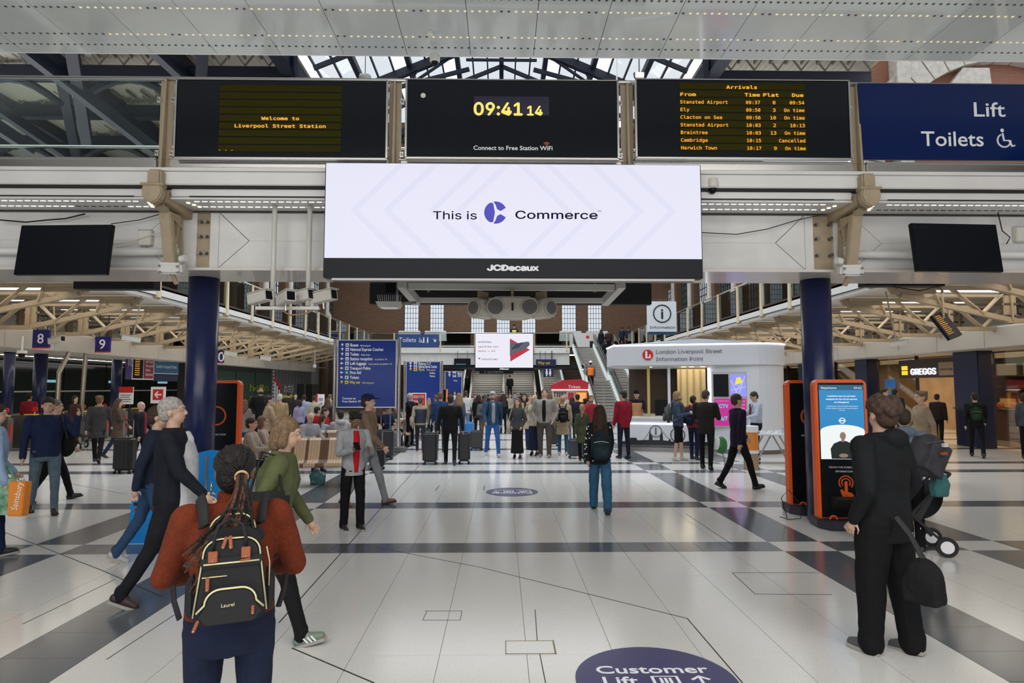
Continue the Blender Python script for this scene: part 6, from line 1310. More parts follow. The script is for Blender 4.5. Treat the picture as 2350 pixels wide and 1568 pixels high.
def backpack(P_, col, label, w_=.30, h_=.44, d_=.17, zc=1.18, straps=True, x=0):
    t, s, W, U, Hd, arms = P_; k = bag_like(P_, 'backpack', label, 'backpack'); m_ = cloth(col); yb = (.135*s*max(1, W/s*.95)+.02); y0 = yb-.0
    def ub(b): b.v = [tuple(U(v)) for v in b.v]; return b
    ub(B().box(x-w_/2, x+w_/2, y0, y0+d_, zc*s-h_/2, zc*s+h_/2)).build('bag_body', m_, k, bevel=min(.06, d_*.35), seg=3, smooth=True)
    ub(B().box(x-w_*.38, x+w_*.38, y0+d_-.02, y0+d_+.05, zc*s-h_*.42, zc*s+h_*.02)).build('front_pocket', cloth(tuple(c*1.15+.004 for c in col)), k, bevel=.02, smooth=True)
    ub(B().tube([(x-w_*.36, y0+d_+.012, zc*s+h_*.16), (x, y0+d_+.014, zc*s+h_*.2), (x+w_*.36, y0+d_+.012, zc*s+h_*.16)], .005, 5)).build('zip', DSTEEL, k)
    ub(B().tube([(x-.04, y0+.06, zc*s+h_/2-.01), (x-.03, y0+.06, zc*s+h_/2+.04), (x+.03, y0+.06, zc*s+h_/2+.04), (x+.04, y0+.06, zc*s+h_/2-.01)], .008, 6)).build('carry_loop', MATB, k)
    if straps:
        for sd in (-1, 1):
            pts = [(sd*.08*W, y0+.01, 1.40*s), (sd*.105*W, .04*s, 1.492*s), (sd*.115*W, -.09*s, 1.44*s), (sd*.13*W, -.158*s*max(1, W/s*.93), 1.30*s), (sd*.15*W, -.14*s, 1.15*s), (sd*.20*W, 0, 1.04*s), (sd*.14*W, y0, 1.0*s)]
            ub(B().tube(pts, .022, 6, flat=.5)).build('shoulder_strap', m_, k, smooth=True)
    return k
def tote(P_, col, label, side=1, z=.78, w_=.34, h_=.34, cat='bag', name='shoulder_bag', strap_to=1.43, yy=0):
    t, s, W, U, Hd, arms = P_; k = bag_like(P_, name, label, cat); m_ = cloth(col); xx = side*(.27*W)
    B().box(xx-.05, xx+.05, yy-w_/2, yy+w_/2, z*s, z*s+h_).build('bag_body', m_, k, bevel=.035, seg=2, smooth=True)
    B().tube([(xx, yy-w_*.35, z*s+h_-.02), (side*.17*W, yy-.05, strap_to*s), (side*.14*W, yy+.05, (strap_to+.03)*s), (xx, yy+w_*.35, z*s+h_-.02)], .010, 6).build('strap', m_, k)
    return k
# ---- foreground figures
NAVYC, BLK, JEAN, DJEAN, GREYC, TANC = (.012, .02, .06), (.006, .006, .008), (.08, .14, .24), (.02, .04, .11), (.17, .17, .18), (.42, .31, .19)
# woman with braids and backpack
W1 = person(515, 1838, 1028, 180, 'woman with long braids in a rust fleece and dark jeans, seen from behind', (.20, .036, .013), (.012, .018, .045), (.012, .009, .008), BROWN, pose='front', fem=True, wd=1.30, hs='bald', hem=.94, Y=2.9, h=1.63, head=(-6, 0), fleece=True, folds=.9)
t1, s, W, U, Hd, arms = W1
b = B(); b.ell(Hd(0, .018, 1.668), (.088*s, .106*s, .093*s), 20, 14); b.ell(Hd(0, .06, 1.615), (.078*s, .062*s, .085*s), 14, 10); fin(b, 'hair', hairm((.008, .006, .006)), t1, .008, 2)
BRD = mat('braid_black', (.012, .008, .007), .5, noise=.5, nscale=120, bump=1, bscale=160); BRB = mat('braid_copper', (.17, .065, .028), .5, noise=.5, nscale=90, bump=1, bscale=160)
tie = Hd(-.045, .150, 1.62)
c0 = Hd(0, .020, 1.668)
cc = Vector((0, .018*s, 1.668*s)); rad = Vector((.0905*s, .1085*s, .0955*s)); td = tie-cc; td = Vector((td.x/rad.x, td.y/rad.y, td.z/rad.z)).normalized()
for i in range(38):
    az = -128+256*i/37.0; d0 = Vector((math.sin(R(az)), -math.cos(R(az))*.9, .42*math.cos(R(az))+.02)).normalized(); om = d0.angle(td); pts = []
    for j in range(11):
        f = j/10.0; d = (d0*math.sin((1-f)*om)+td*math.sin(f*om))/math.sin(om); d = d+Vector((0, 0, .35*math.sin(math.pi*f)*max(0, math.cos(R(az))))); d.normalize(); k_ = 1+.006*(i % 2)
        pts.append(cc+Vector((d.x*rad.x, d.y*rad.y, d.z*rad.z))*k_)
    B().tube(pts, [.0045, .0055, .0062, .0066, .0068, .0068, .0066, .006, .0055, .005, .004], 6).build('cornrow_braid', BRD, t1, smooth=True)
th_ = B().tube([tie+Vector((.024*math.cos(q), 0, .0)).lerp(Vector((0, 0, 0)), 0)+Vector((0, .008*math.sin(q), .024*math.sin(q))) for q in [x*math.pi/8 for x in range(17)]], .006, 6).build('hair_tie', mat('tie_tan', (.45, .30, .15), .6), t1, smooth=True)
for i in range(46):
    u = i/45.0; r_ = rnd.uniform; ln = r_(.34, .46); ex = -.03+.24*u+r_(-.015, .015); ez = -ln*(1-.25*u); pts = []
    for j in range(8):
        f = j/7.0; pts.append(tie+Vector((ex*f**1.35+.018*math.sin(i*2.1)*(1-f)-.03*math.sin(math.pi*f)*(1-u*.5), .02*math.sin(math.pi*f)+.012*math.cos(i*1.7)+.12*f**.7, ez*f**.9+.01*math.cos(i))))
    B().tube(pts, [.0075, .0072, .007, .0068, .006, .0055, .005, .003], 5).build('hanging_braid', BRB if (u > .45 and i % 3 != 0) else BRD, t1, smooth=True)
for i in range(12):
    u = i/11.0; e = Vector((.10+.08*u, .06, -.36-.10*rnd.random())); pts = [tie+Vector((e.x*f**1.5, .14*f**.7+.01, e.z*f)) for f in [x/8 for x in range(9)]]; B().tube(pts, [.006]*6+[.005, .004, .002], 5).build('hanging_braid', BRB, t1, smooth=True)
e_ = Hd(.088, .0, 1.578); B().tube([e_+Vector((.012, .022*math.cos(q), -.022+.024*math.sin(q))) for q in [x*math.pi/10 for x in range(21)]], .003, 6).build('hoop_earring', mat('gold', (.7, .5, .25), .25, 1), t1, smooth=True)
b = B(); loft(b, [(1.42*s, 0, .005, .085*s, .085*s), (1.47*s, 0, .005, .076*s, .076*s), (1.54*s, 0, .0, .072*s, .072*s)]); fin(b, 'high_collar', cloth((.20, .036, .013), True), t1, .009, 2)
# her backpack
k = bag_like(W1, 'backpack', 'black work backpack with cream zips and tan leather tabs on the woman with braids', 'backpack')
BK = mat('backpack_black', (.008, .008, .01), .75, bump=.3, bscale=400); TANL = mat('tan_leather', (.30, .085, .03), .5, bump=.3, bscale=120); PIP = mat('cream_zip', (.60, .57, .34), .5)
yb = .175; zc = 1.10; hw = .168
def rr(x, z, r, n=5, x0=-1, z0=-1): return []
def bodyp(w0, w1, zb, zt, r):
    pts = [(-w0+.04, zb), (w0-.04, zb), (w0, zb+.05)]
    for i in range(7): a = R(90*i/6); pts.append((w1-r+r*math.cos(a), zt-r+r*math.sin(a)))
    for i in range(7): a = R(90+90*i/6); pts.append((-w1+r+r*math.cos(a), zt-r+r*math.sin(a)))
    return pts+[(-w0, zb+.05)]
B().prism(bodyp(.175, .135, .83, 1.31, .09), 'y', yb-.02, yb+.10).build('bag_body', BK, k, bevel=.02, seg=3, smooth=False)
B().prism(bodyp(.160, .105, 1.20, 1.37, .08), 'y', yb-.02, yb+.06).build('top_lid', BK, k, bevel=.02, seg=2)
B().prism(bodyp(.165, .128, .845, 1.265, .075), 'y', yb+.09, yb+.135).build('front_compartment', BK, k, bevel=.015, seg=2)
B().prism(bodyp(.150, .115, .855, 1.03, .07), 'y', yb+.125, yb+.165).build('lower_pocket', BK, k, bevel=.014, seg=2)
B().prism([(-.13, 1.13), (.13, 1.13), (.14, 1.155), (.135, 1.175), (-.135, 1.175), (-.14, 1.155)], 'y', yb+.13, yb+.143).build('slot_pocket_flap', BK, k)
for s_ in (-1, 1): B().prism([(s_*.165, .86), (s_*.205, .90), (s_*.205, 1.04), (s_*.165, 1.08)], 'y', yb, yb+.09).build('side_pocket', BK, k, bevel=.01)
def pipe(pts, y, r=.0042, nm='zip_line'): return B().tube([(x, y, z) for x, z in pts], r, 6).build(nm, PIP, k, smooth=True)
pipe([p for p in bodyp(.165, .128, .845, 1.265, .075)[2:]], yb+.130); pipe([p for p in bodyp(.150, .115, .875, 1.03, .07)[2:]], yb+.162, .005)
pipe([(x, z) for x, z in bodyp(.160, .105, 1.25, 1.37, .08)[3:-1]], yb+.062); pipe([(-.125, 1.15), (.125, 1.15)], yb+.147); pipe([(.02, 1.085), (.13, 1.085)], yb+.139, .003); pipe([(-.175, 1.0), (-.176, 1.12), (-.16, 1.2)], yb+.1, .003)
def tab(x, z, w_, h_, y=yb+.148, a=0, nm='leather_tab'):
    o = B().box(-w_/2, w_/2, -.004, .004, -h_/2, h_/2).build(nm, TANL, k, bevel=.003, loc=(x, y, z)); o.rotation_euler = (0, R(a), 0); B().ell((0, .005, -h_*.35), (.004, .003, .004), 8, 6).build('rivet', mat('gold', (.7, .5, .25), .25, 1), o); return o
tab(.085, 1.185, .042, .055); tab(-.062, 1.195, .042, .055); tab(.035, 1.25, .016, .06, a=-18); tab(.008, 1.25, .017, .065, a=4); tab(.105, 1.055, .017, .07); tab(-.10, .915, .014, .045, yb+.168); tab(.150, .865, .015, .06, yb+.16, -22); tab(-.06, 1.158, .05, .012, a=8)
for s_, m_ in ((1, 0), (-1, 0)): B().tube([(s_*.074+.01, yb+.13, 1.21), (s_*.070+.01, yb+.145, 1.27), (s_*.055+.01, yb+.13, 1.33), (.012, yb+.12, 1.36)], .0085, 6).build('carry_handle', BK, k, smooth=True)
B().tube([(.05, yb+.07, 1.36), (.03, yb+.08, 1.40), (-.02, yb+.08, 1.40), (-.045, yb+.07, 1.36)], .006, 6).build('hang_loop', BK, k)
for o_ in [o for o in k.children]:
    o_.location = (o_.location.x*.82, o_.location.y*1.0, 1.395+(o_.location.z-1.395)*.80); o_.scale = (.82, 1, .80)
text('Laurel', (.035, yb+.170, 1.035), .020, PIP, k, (90, 0, 180), sx=1)
for s_ in (-1, 1):
    B().tube([(s_*.11, yb, 1.32), (s_*.12, .10, 1.385), (s_*.135, .0, 1.41), (s_*.14, -.10, 1.37)], .026, 8, flat=.4).build('shoulder_strap', BK, k, smooth=True)
    B().tube([(s_*.19, yb-.02, .95), (s_*.215, .11, 1.01), (s_*.225, .06, 1.06)], .014, 6, flat=.4).build('lower_strap', BK, k, smooth=True)
# man in black hoodie
M2 = person(2040, 1497, 912, -118, 'curly-haired young man in a black hoodie and baggy black trousers at the right', (.010, .011, .013), (.007, .0075, .009), (.075, .042, .028), PALE, pose='pouch', loose=1.55, hs='curly', hood=True, hem=.76, wd=1.2, shoe=(.10, .10, .11), head=(-26, 10))
t, s, W, U, Hd, arms = M2; B().ell(Hd(-.088, -.002, 1.605), (.008, .010, .012)).build('earbud', PRINTW, t); B().caps(Hd(-.09, -.008, 1.60), Hd(-.09, -.014, 1.575), .004, .004, 6).build('earbud_stem', PRINTW, t)
text('CL', U((.03*s, .195*s, .83*s)), .03, PRINTW, t, (90, 0, 180), font='sans'); text('CL', U((-.15*s, .17*s, .84*s)), .022, PRINTW, t, (90, 0, 215), font='sans')
k = bag_like(M2, 'holdall', 'black cloth holdall hanging behind the man in the black hoodie', 'bag'); 
b = B(); b.ell((.14, .32, .60), (.09, .13, .16), 14, 10); b.box(.07, .21, .21, .43, .46, .62); fin(b, 'bag_body', cloth((.013, .013, .015)), k, .012, 2, .02); B().tube([(.16, .17, 1.0), (.15, .25, .9), (.14, .33, .74)], .02, 6, flat=.5).build('strap', MATB, k)
# blurred walkers on the left
M3 = person(385, 1380, 903, 78, 'grey-haired man striding past in a navy jacket over a white shirt beside the newspaper stand', (.012, .014, .022), (.012, .013, .018), (.42, .40, .37), PALE, pose='walk', wd=1.1, hem=.84, inner=(.62, .62, .66), shoe=(.035, .02, .018), head=(0, 6))
t, s, W, U, Hd, arms = M3
b = B(); q = []
loft(b, [(z*s, 0, -.10*s, .128*W, .10*s) for z in (.80, .95, 1.1, 1.25)]+[(1.36*s, 0, -.075*s, .115*W, .085*s), (1.42*s, 0, -.045*s, .085*W, .07*s), (1.47*s, 0, -.0*s, .06*s, .06*s)]); b.v = [tuple(U(v)) for v in b.v]; fin(b, 'white_shirt', cloth((.60, .60, .64)), t, .010, 3, .012)
M4 = person(340, 1292, 925, 82, 'man in a dark navy jacket and jeans walking behind the grey-haired man', (.016, .022, .045), (.03, .07, .15), (.05, .03, .022), PALE, pose='walk2', wd=1.05, shoe=(.42, .42, .42), lean=4)
W5 = person(612, 1478, 945, 84, 'woman in an olive green top leaning forward as she hurries past the braided woman', (.10, .115, .05), (.010, .010, .012), (.22, .14, .08), PALE, pose='walk2', fem=True, wd=1.25, shoe=(.16, .21, .16), lean=9, stripes=True, hs='bob', hem=.80)
t, s, W, U, Hd, arms = W5
tote(W5, (.02, .02, .02), 'black shoulder bag on the near hip of the woman in olive green', -1, .92, .32, .26)
W6 = person(808, 1216, 943, 20, 'young person in a pale grey jacket and red top looking down at a phone', (.36, .37, .39), BLK, (.02, .013, .01), BROWN, pose='phone', inner=(.50, .012, .02), shoe=(.02, .02, .02), fem=False, wd=.98, hem=.80, head=(0, -22), hs='grow', loose=1.15)
t, s, W, U, Hd, arms = W6; a_ = arms[1]; k = bag_like(W6, 'phone', 'dark phone held by the person in the pale grey jacket', 'phone'); pc = a_[2]+a_[3]*.10*s; B().box(-.037, .037, -.005, .005, -.07, .07).build('phone_body', BLACK, k, bevel=.004, loc=(pc.x, pc.y-.01, pc.z+.035)).rotation_euler = (R(-50), 0, 0)
M7 = person(842, 1160, 900, 75, 'man in a navy peaked cap and brown coat walking behind the phone user', (.22, .15, .10), (.25, .26, .28), (.05, .03, .02), PALE, pose='walk', hat='cap', glow=(.012, .02, .07), shoe=(.20, .09, .06), wd=1.0)
W8 = person(1378, 1174, 925, 184, 'long-haired woman in a dark polka-dot blouse and wide blue jeans walking away', (.012, .012, .018), (.035, .12, .22), (.045, .022, .015), PALE, pose='walk', fem=True, hs='vlong', loose=1.35, shoe=(.02, .02, .02), wd=1.0, hem=.80)
t, s, W, U, Hd, arms = W8; dt = B()
for sd in (1, -1):
    sh, el, wr = arms[0 if sd > 0 else 1][:3]
    for i in range(26):
        f = rnd.random(); p_ = sh.lerp(el, f*2) if f < .5 else el.lerp(wr, f*2-1); a = rnd.uniform(0, 6.28); r_ = .062-.012*f; dt.ell(p_+Vector((r_*s*math.cos(a), r_*s*math.sin(a), 0)), (.012, .012, .012), 6, 4)
for i in range(20): a = rnd.uniform(0, 6.28); zz = rnd.uniform(.82, 1.0); dt.ell(((.172*W+.02)*math.cos(a), (.13*s+.02)*math.sin(a), zz*s), (.012, .012, .012), 6, 4)
dt.build('polka_dot', PRINTW, t, kind='stuff'); backpack(W8, (.015, .03, .04), 'black and teal backpack worn by the polka-dot woman', .30, .42, .16, 1.10)
M9 = person(98, 1180, 910, 8, 'man in a navy jacket and jeans walking towards us, hand on his strap', NAVYC, (.10, .14, .18), (.035, .022, .016), PALE, pose='strap', wd=1.12, shoe=(.02, .018, .016), head=(-8, -6), hem=.86)
k = bag_like(M9, 'duffel_bag', 'black holdall slung behind the shoulder of the man in the navy jacket', 'bag'); s9 = M9[1]; b = B(); b.ell((.28, .16, 1.06), (.13, .14, .25), 14, 10); fin(b, 'bag_body', cloth((.008, .008, .01)), k, .013, 2, .02); B().tube([(.27, .12, 1.28), (.18, .02, 1.5), (.17, -.14, 1.38), (.26, .0, 1.1)], .014, 6).build('strap', MATB, k)
M10 = person(-28, 1272, 905, 95, 'person in a pale blue shirt at the left edge of the frame carrying shopping bags', (.30, .42, .60), NAVYC, (.05, .03, .02), PALE, pose='carry', wd=1.0, Y=7.2, h=1.72)
p_ = at(18, 1150, 7.0)
t = thing('shopping_bag', 'orange shopping bag held by the person in pale blue', 'bag', (at(42, 1150, 7.0).x, 7.0, at(42, 1184, 7.0).z), -6); B().prism([(-.09, 0), (.08, 0), (.10, .36), (-.09, .37)], 'y', -.04, .06).build('bag_body', mat('orange_bag', (.75, .25, .03), .45, bump=.6, bscale=12), t, bevel=.008); text('Sainsbury\'s', (.03, -.046, .06), .10, PRINTW, t, (90, -80, 0), sx=.8)
B().tube([(-.05, 0, .36), (-.10, .0, .46), (-.14, .02, .5)], .008, 6).build('handle', mat('green_strap', (.05, .3, .08), .5), t)
t = thing('shopping_bag', 'green patterned shopping bag beside the orange one at the left edge', 'bag', (at(2, 1150, 7.05).x, 7.12, at(2, 1184, 7.05).z), 4); B().prism([(-.14, 0), (.12, 0), (.15, .38), (-.13, .40)], 'y', -.05, .06).build('bag_body', mat('patterned_bag', (.35, .5, .42), .4, col2=(.04, .2, .08), nscale=14, bump=.6, bscale=12), t, bevel=.008); B().tube([(-.08, 0, .38), (.0, 0, .52), (.08, 0, .38)], .009, 6).build('handle', mat('green_strap'), t)
person(222, 1062, 905, 168, 'walker in a dark grey coat with a fur collar going towards the gates', (.045, .042, .042), BLK, (.16, .09, .05), PALE, pose='walk', coat=.66, hs='grow', scarf=(.25, .18, .12))
person(318, 1078, 921, 60, 'bald man in a black coat pulling a black suitcase by the gates', (.012, .012, .018), (.015, .015, .02), PALE and (.3, .25, .2), PALE, pose='carry', hs='bald', inner=(.25, .02, .05))
person(268, 1050, 912, 80, 'woman in a brown coat walking just right of the platform 9 column', (.10, .065, .05), (.02, .03, .07), (.10, .05, .03), PALE, pose='walk', fem=True, coat=.6, hs='long')
person(118, 1140, 908, 85, 'person hidden behind the man in the navy jacket, one dark shoe showing', (.03, .03, .035), BLK, (.20, .16, .12), PALE, pose='walk', Y=10.8, h=1.72)
person(62, 1020, 905, 150, 'person in a red hooded coat at the leftmost ticket gate', (.30, .02, .03), BLK, (.02, .015, .01), MID, Y=20.5, h=1.7); person(168, 1010, 912, 40, 'dark-clothed person standing behind the pushchair at the gates', (.05, .02, .02), BLK, Y=20, h=1.62, fem=True, hs='bob')
# ---- mid left
def P2(px, hy, Y, rot, label, top, bot, **kw): return person(px, 900, hy, rot, label, top, bot, Y=Y, **kw)
q = P2(541, 906, 19, 170, 'person in a dark beanie with a pale rucksack standing before the green hoarding', (.05, .055, .06), (.03, .05, .09), hat='beanie', pose='stand'); backpack(q, (.30, .28, .22), 'pale beige rucksack on the person in the beanie', .32, .46)
P2(563, 915, 18.5, 150, 'woman with brown hair in a mauve-grey coat by the green hoarding', (.20, .17, .16), (.02, .04, .09), fem=True, hs='long', hair=(.12, .06, .035), coat=.7, pose='walk')
P2(598, 888, 20.5, 10, 'tall bearded man in a black coat looking up in front of hello again', (.007, .008, .010), BLK, beard=(.02, .015, .012), coat=.72, head=(0, 14), pose='pockets', skin=MID)
P2(643, 905, 19.5, 165, 'white-haired person in a tan coat seen from behind', (.36, .25, .13), (.03, .03, .04), hair=(.62, .60, .56), coat=.68)
P2(662, 898, 26, 185, 'person with dark hair in the crowd by the slatted wall', (.03, .02, .02), BLK, hair=(.04, .015, .012)); P2(678, 903, 25, 10, 'woman in a black headscarf facing us near the slatted wall', (.02, .02, .025), BLK, fem=True, hs='long', hair=(.01, .01, .012)); P2(688, 918, 21, 190, 'child-sized person in a lilac top with dark bobbed hair', (.32, .28, .42), (.04, .04, .06), fem=True, hs='bob')
q = P2(698, 904, 24, 180, 'person in a light blue shirt walking away by the slatted wall', (.24, .33, .48), NAVYC, pose='walk'); P2(721, 908, 23, 175, 'person in a cream coat beside the leaflet totem', (.42, .38, .30), NAVYC, coat=.62, hair=(.05, .03, .02)); P2(751, 914, 21.5, 200, 'brown-haired person in black right of the leaflet totem', (.02, .02, .022), BLK, fem=True, hs='long', hair=(.10, .05, .03)); P2(758, 905, 27, 150, 'person in a beige coat just left of the first direction board', (.33, .26, .19), BLK, hair=(.16, .10, .06))
P2(618, 904, 15.5, 100, 'person in a straw-coloured jumper behind the woman in olive', (.40, .28, .18), BLK, hair=(.03, .02, .015), pose='walk', fem=True); 
# seated
def sit(px, Y, rot, label, top, bot, **kw): return person(px, 900, 950, rot, label, top, bot, Y=Y, pose='sit', h=kw.pop('h', 1.68), **kw)
sit(712, 14.5, 30, 'balding man in a grey jumper seated on the striped bench', (.30, .29, .31), NAVYC, hair=(.20, .09, .05), hs='bald', head=(0, -20)); sit(742, 15.5, 150, 'child with brown hair in a pale blue top seated behind the bench', (.35, .42, .50), JEAN, hs='pony', hair=(.06, .03, .02), fem=True, h=1.50)
sit(748, 17.6, 80, 'dark-haired person in a red jacket seated beyond the bench', (.36, .015, .02), BLK, hair=(.06, .03, .02)); sit(730, 18.5, 120, 'second person in a red jacket seated beyond the bench, further left', (.33, .015, .02), BLK, hair=(.015, .012, .01)); sit(782, 15.5, 195, 'person in a light grey hooded sweatshirt seated with back to us', (.42, .42, .45), JEAN, hood=True, hair=(.03, .02, .015))
sit(580, 11.95, 75, 'man with cropped hair in a tan sweater seated near the orange totem', (.40, .34, .27), BLK, hair=(.05, .03, .02)); sit(606, 12.7, 80, 'person in a pink-beige puffer seated beside the cropped-hair man', (.44, .33, .27), JEAN, hair=(.20, .12, .07), fem=True, hs='bob')
sit(858, 19.6, 30, 'person in a black coat with a red bag seated by the large dark suitcase', (.02, .02, .022), BLK, hair=(.06, .03, .02)); sit(872, 20.8, 150, 'person in a red and grey fleece seated under the first board', (.38, .04, .04), BLK, hair=(.08, .04, .03), fem=True, hs='long'); sit(889, 19.7, 50, 'man in a navy coat seated looking at his phone by the board post', NAVYC, (.22, .24, .28), hair=(.15, .09, .06), head=(0, -20)); sit(908, 20.9, 15, 'person in a patterned green coat seated behind the board post', (.05, .09, .05), BLK, hair=(.10, .05, .03), fem=True, hs='bob', scarf=(.15, .08, .05)); sit(838, 21, 170, 'person in an olive coat seated behind the man with the cap', (.07, .09, .04), BLK)
tag(fin(B().prism([(-.12, -.15), (.13, -.15), (.15, .02), (.06, .10), (.0, .16), (-.05, .1), (-.15, .04)], 'y', -.08, .08), 'carrier_bag', mat('teal_bag', (.04, .16, .17), .3, bump=1, bscale=20), None, .012, 2, .05), 'crumpled teal carrier bag on the floor by the striped bench', 'bag').location = (gr(728, 1112)+Vector((0, 0, .15)))
# ---- centre crowd, nearest row
P2(942, 903, 20.5, 60, 'white-haired man in black taking a photograph beside the TICKET stand', BLK, BLK, hair=(.55, .52, .50), pose='photo'); q = person(964, 1037, 909, 178, 'man in a navy gilet and beige sleeves seen from behind with a bag', (.36, .29, .20), (.03, .03, .035), (.10, .09, .08), PALE, pose='walk', vest=(.015, .025, .05)); tote(q, (.42, .36, .28), 'cream canvas bag on the hip of the man in the navy gilet', 1, .80, .34, .30)
person(1010, 1032, 910, 178, 'man in a blue blazer behind the man with two suitcases', (.02, .05, .14), (.03, .03, .04), (.20, .10, .05), PALE, Y=18.6, h=1.74); person(1033, 1066, 906, 178, 'man in black from behind pulling two tall suitcases', (.009, .009, .010), (.008, .008, .009), (.035, .025, .02), MID, pose='drag', wd=1.12, hem=.84)
person(1052, 1040, 905, 200, 'woman with blonde-brown hair partly hidden by the man with two suitcases', (.10, .12, .20), JEAN, (.28, .17, .09), PALE, Y=19.5, h=1.7, fem=True, hs='long')
q = person(1130, 1048, 896, 12, 'man in a pale cap, grey hoodie, blue jacket and bright blue jeans walking towards us', (.03, .08, .16), (.03, .12, .38), (.25, .18, .12), PALE, pose='walk', hat='cap', inner=(.36, .36, .38), glow=(.40, .47, .52), shoe=(.5, .5, .5), wd=1.08, head=(-20, 12), beard=(.28, .2, .15)); backpack(q, (.015, .015, .02), 'dark backpack with chest strap worn by the man in the pale cap', .26, .36)
person(1112, 1033, 908, 20, 'man in a grey coat with folded arms behind the charcoal cabin case', (.10, .10, .11), (.18, .14, .10), (.015, .012, .01), BROWN, pose='folded', inner=(.4, .4, .4)); q = person(1187, 1053, 915, -12, 'young woman in a charcoal jumper and long black skirt looking up', (.06, .06, .062), (.008, .008, .008), (.16, .075, .035), PALE, pose='pockets', fem=True, hs='long', skirt=.16, head=(-14, 14), hem=.80); tote(q, (.50, .45, .34), 'cream tote bag hanging from the shoulder of the woman in the black skirt', -1, .72, .30, .36)
person(1203, 1030, 903, 5, 'woman in a cream coat with a thick brown scarf looking towards the boards', (.48, .38, .26), DJEAN, (.035, .02, .015), PALE, fem=True, hs='long', coat=.62, scarf=(.05, .025, .018), pose='pockets'); person(1226, 1046, 908, -20, 'blonde woman in a cream jacket and navy ankle skirt', (.55, .48, .36), (.012, .018, .05), (.66, .50, .28), PALE, fem=True, hs='bob', skirt=.16, pose='face', hem=.84)
person(1250, 1050, 893, -6, 'tall man in a pale grey zip jacket looking up beside the blonde woman', (.30, .28, .25), (.09, .075, .06), (.10, .07, .05), PALE, pose='pockets', inner=(.01, .01, .01), wd=1.15, head=(6, 18), shoe=(.25, .23, .2), loose=1.2); q = person(1292, 1045, 908, 182, 'bald man in a tan trench coat seen from behind', (.42, .32, .21), (.04, .10, .18), (.2, .13, .09), MID, coat=.60, hs='bald', shoe=(.5, .5, .5)); backpack(q, (.008, .009, .012), 'black backpack on the man in the tan trench coat', .28, .40)
q = person(1337, 1060, 925, 176, 'woman with a blonde ponytail in an olive parka from behind', (.055, .06, .035), BLK, (.38, .24, .12), PALE, fem=True, hs='pony', coat=.60, pose='walk'); person(1432, 1053, 897, -140, 'man in a dark red jacket and navy trousers standing at the kiosk counter', (.26, .012, .025), (.012, .015, .03), (.03, .02, .018), PALE, wd=1.05, hem=.80)
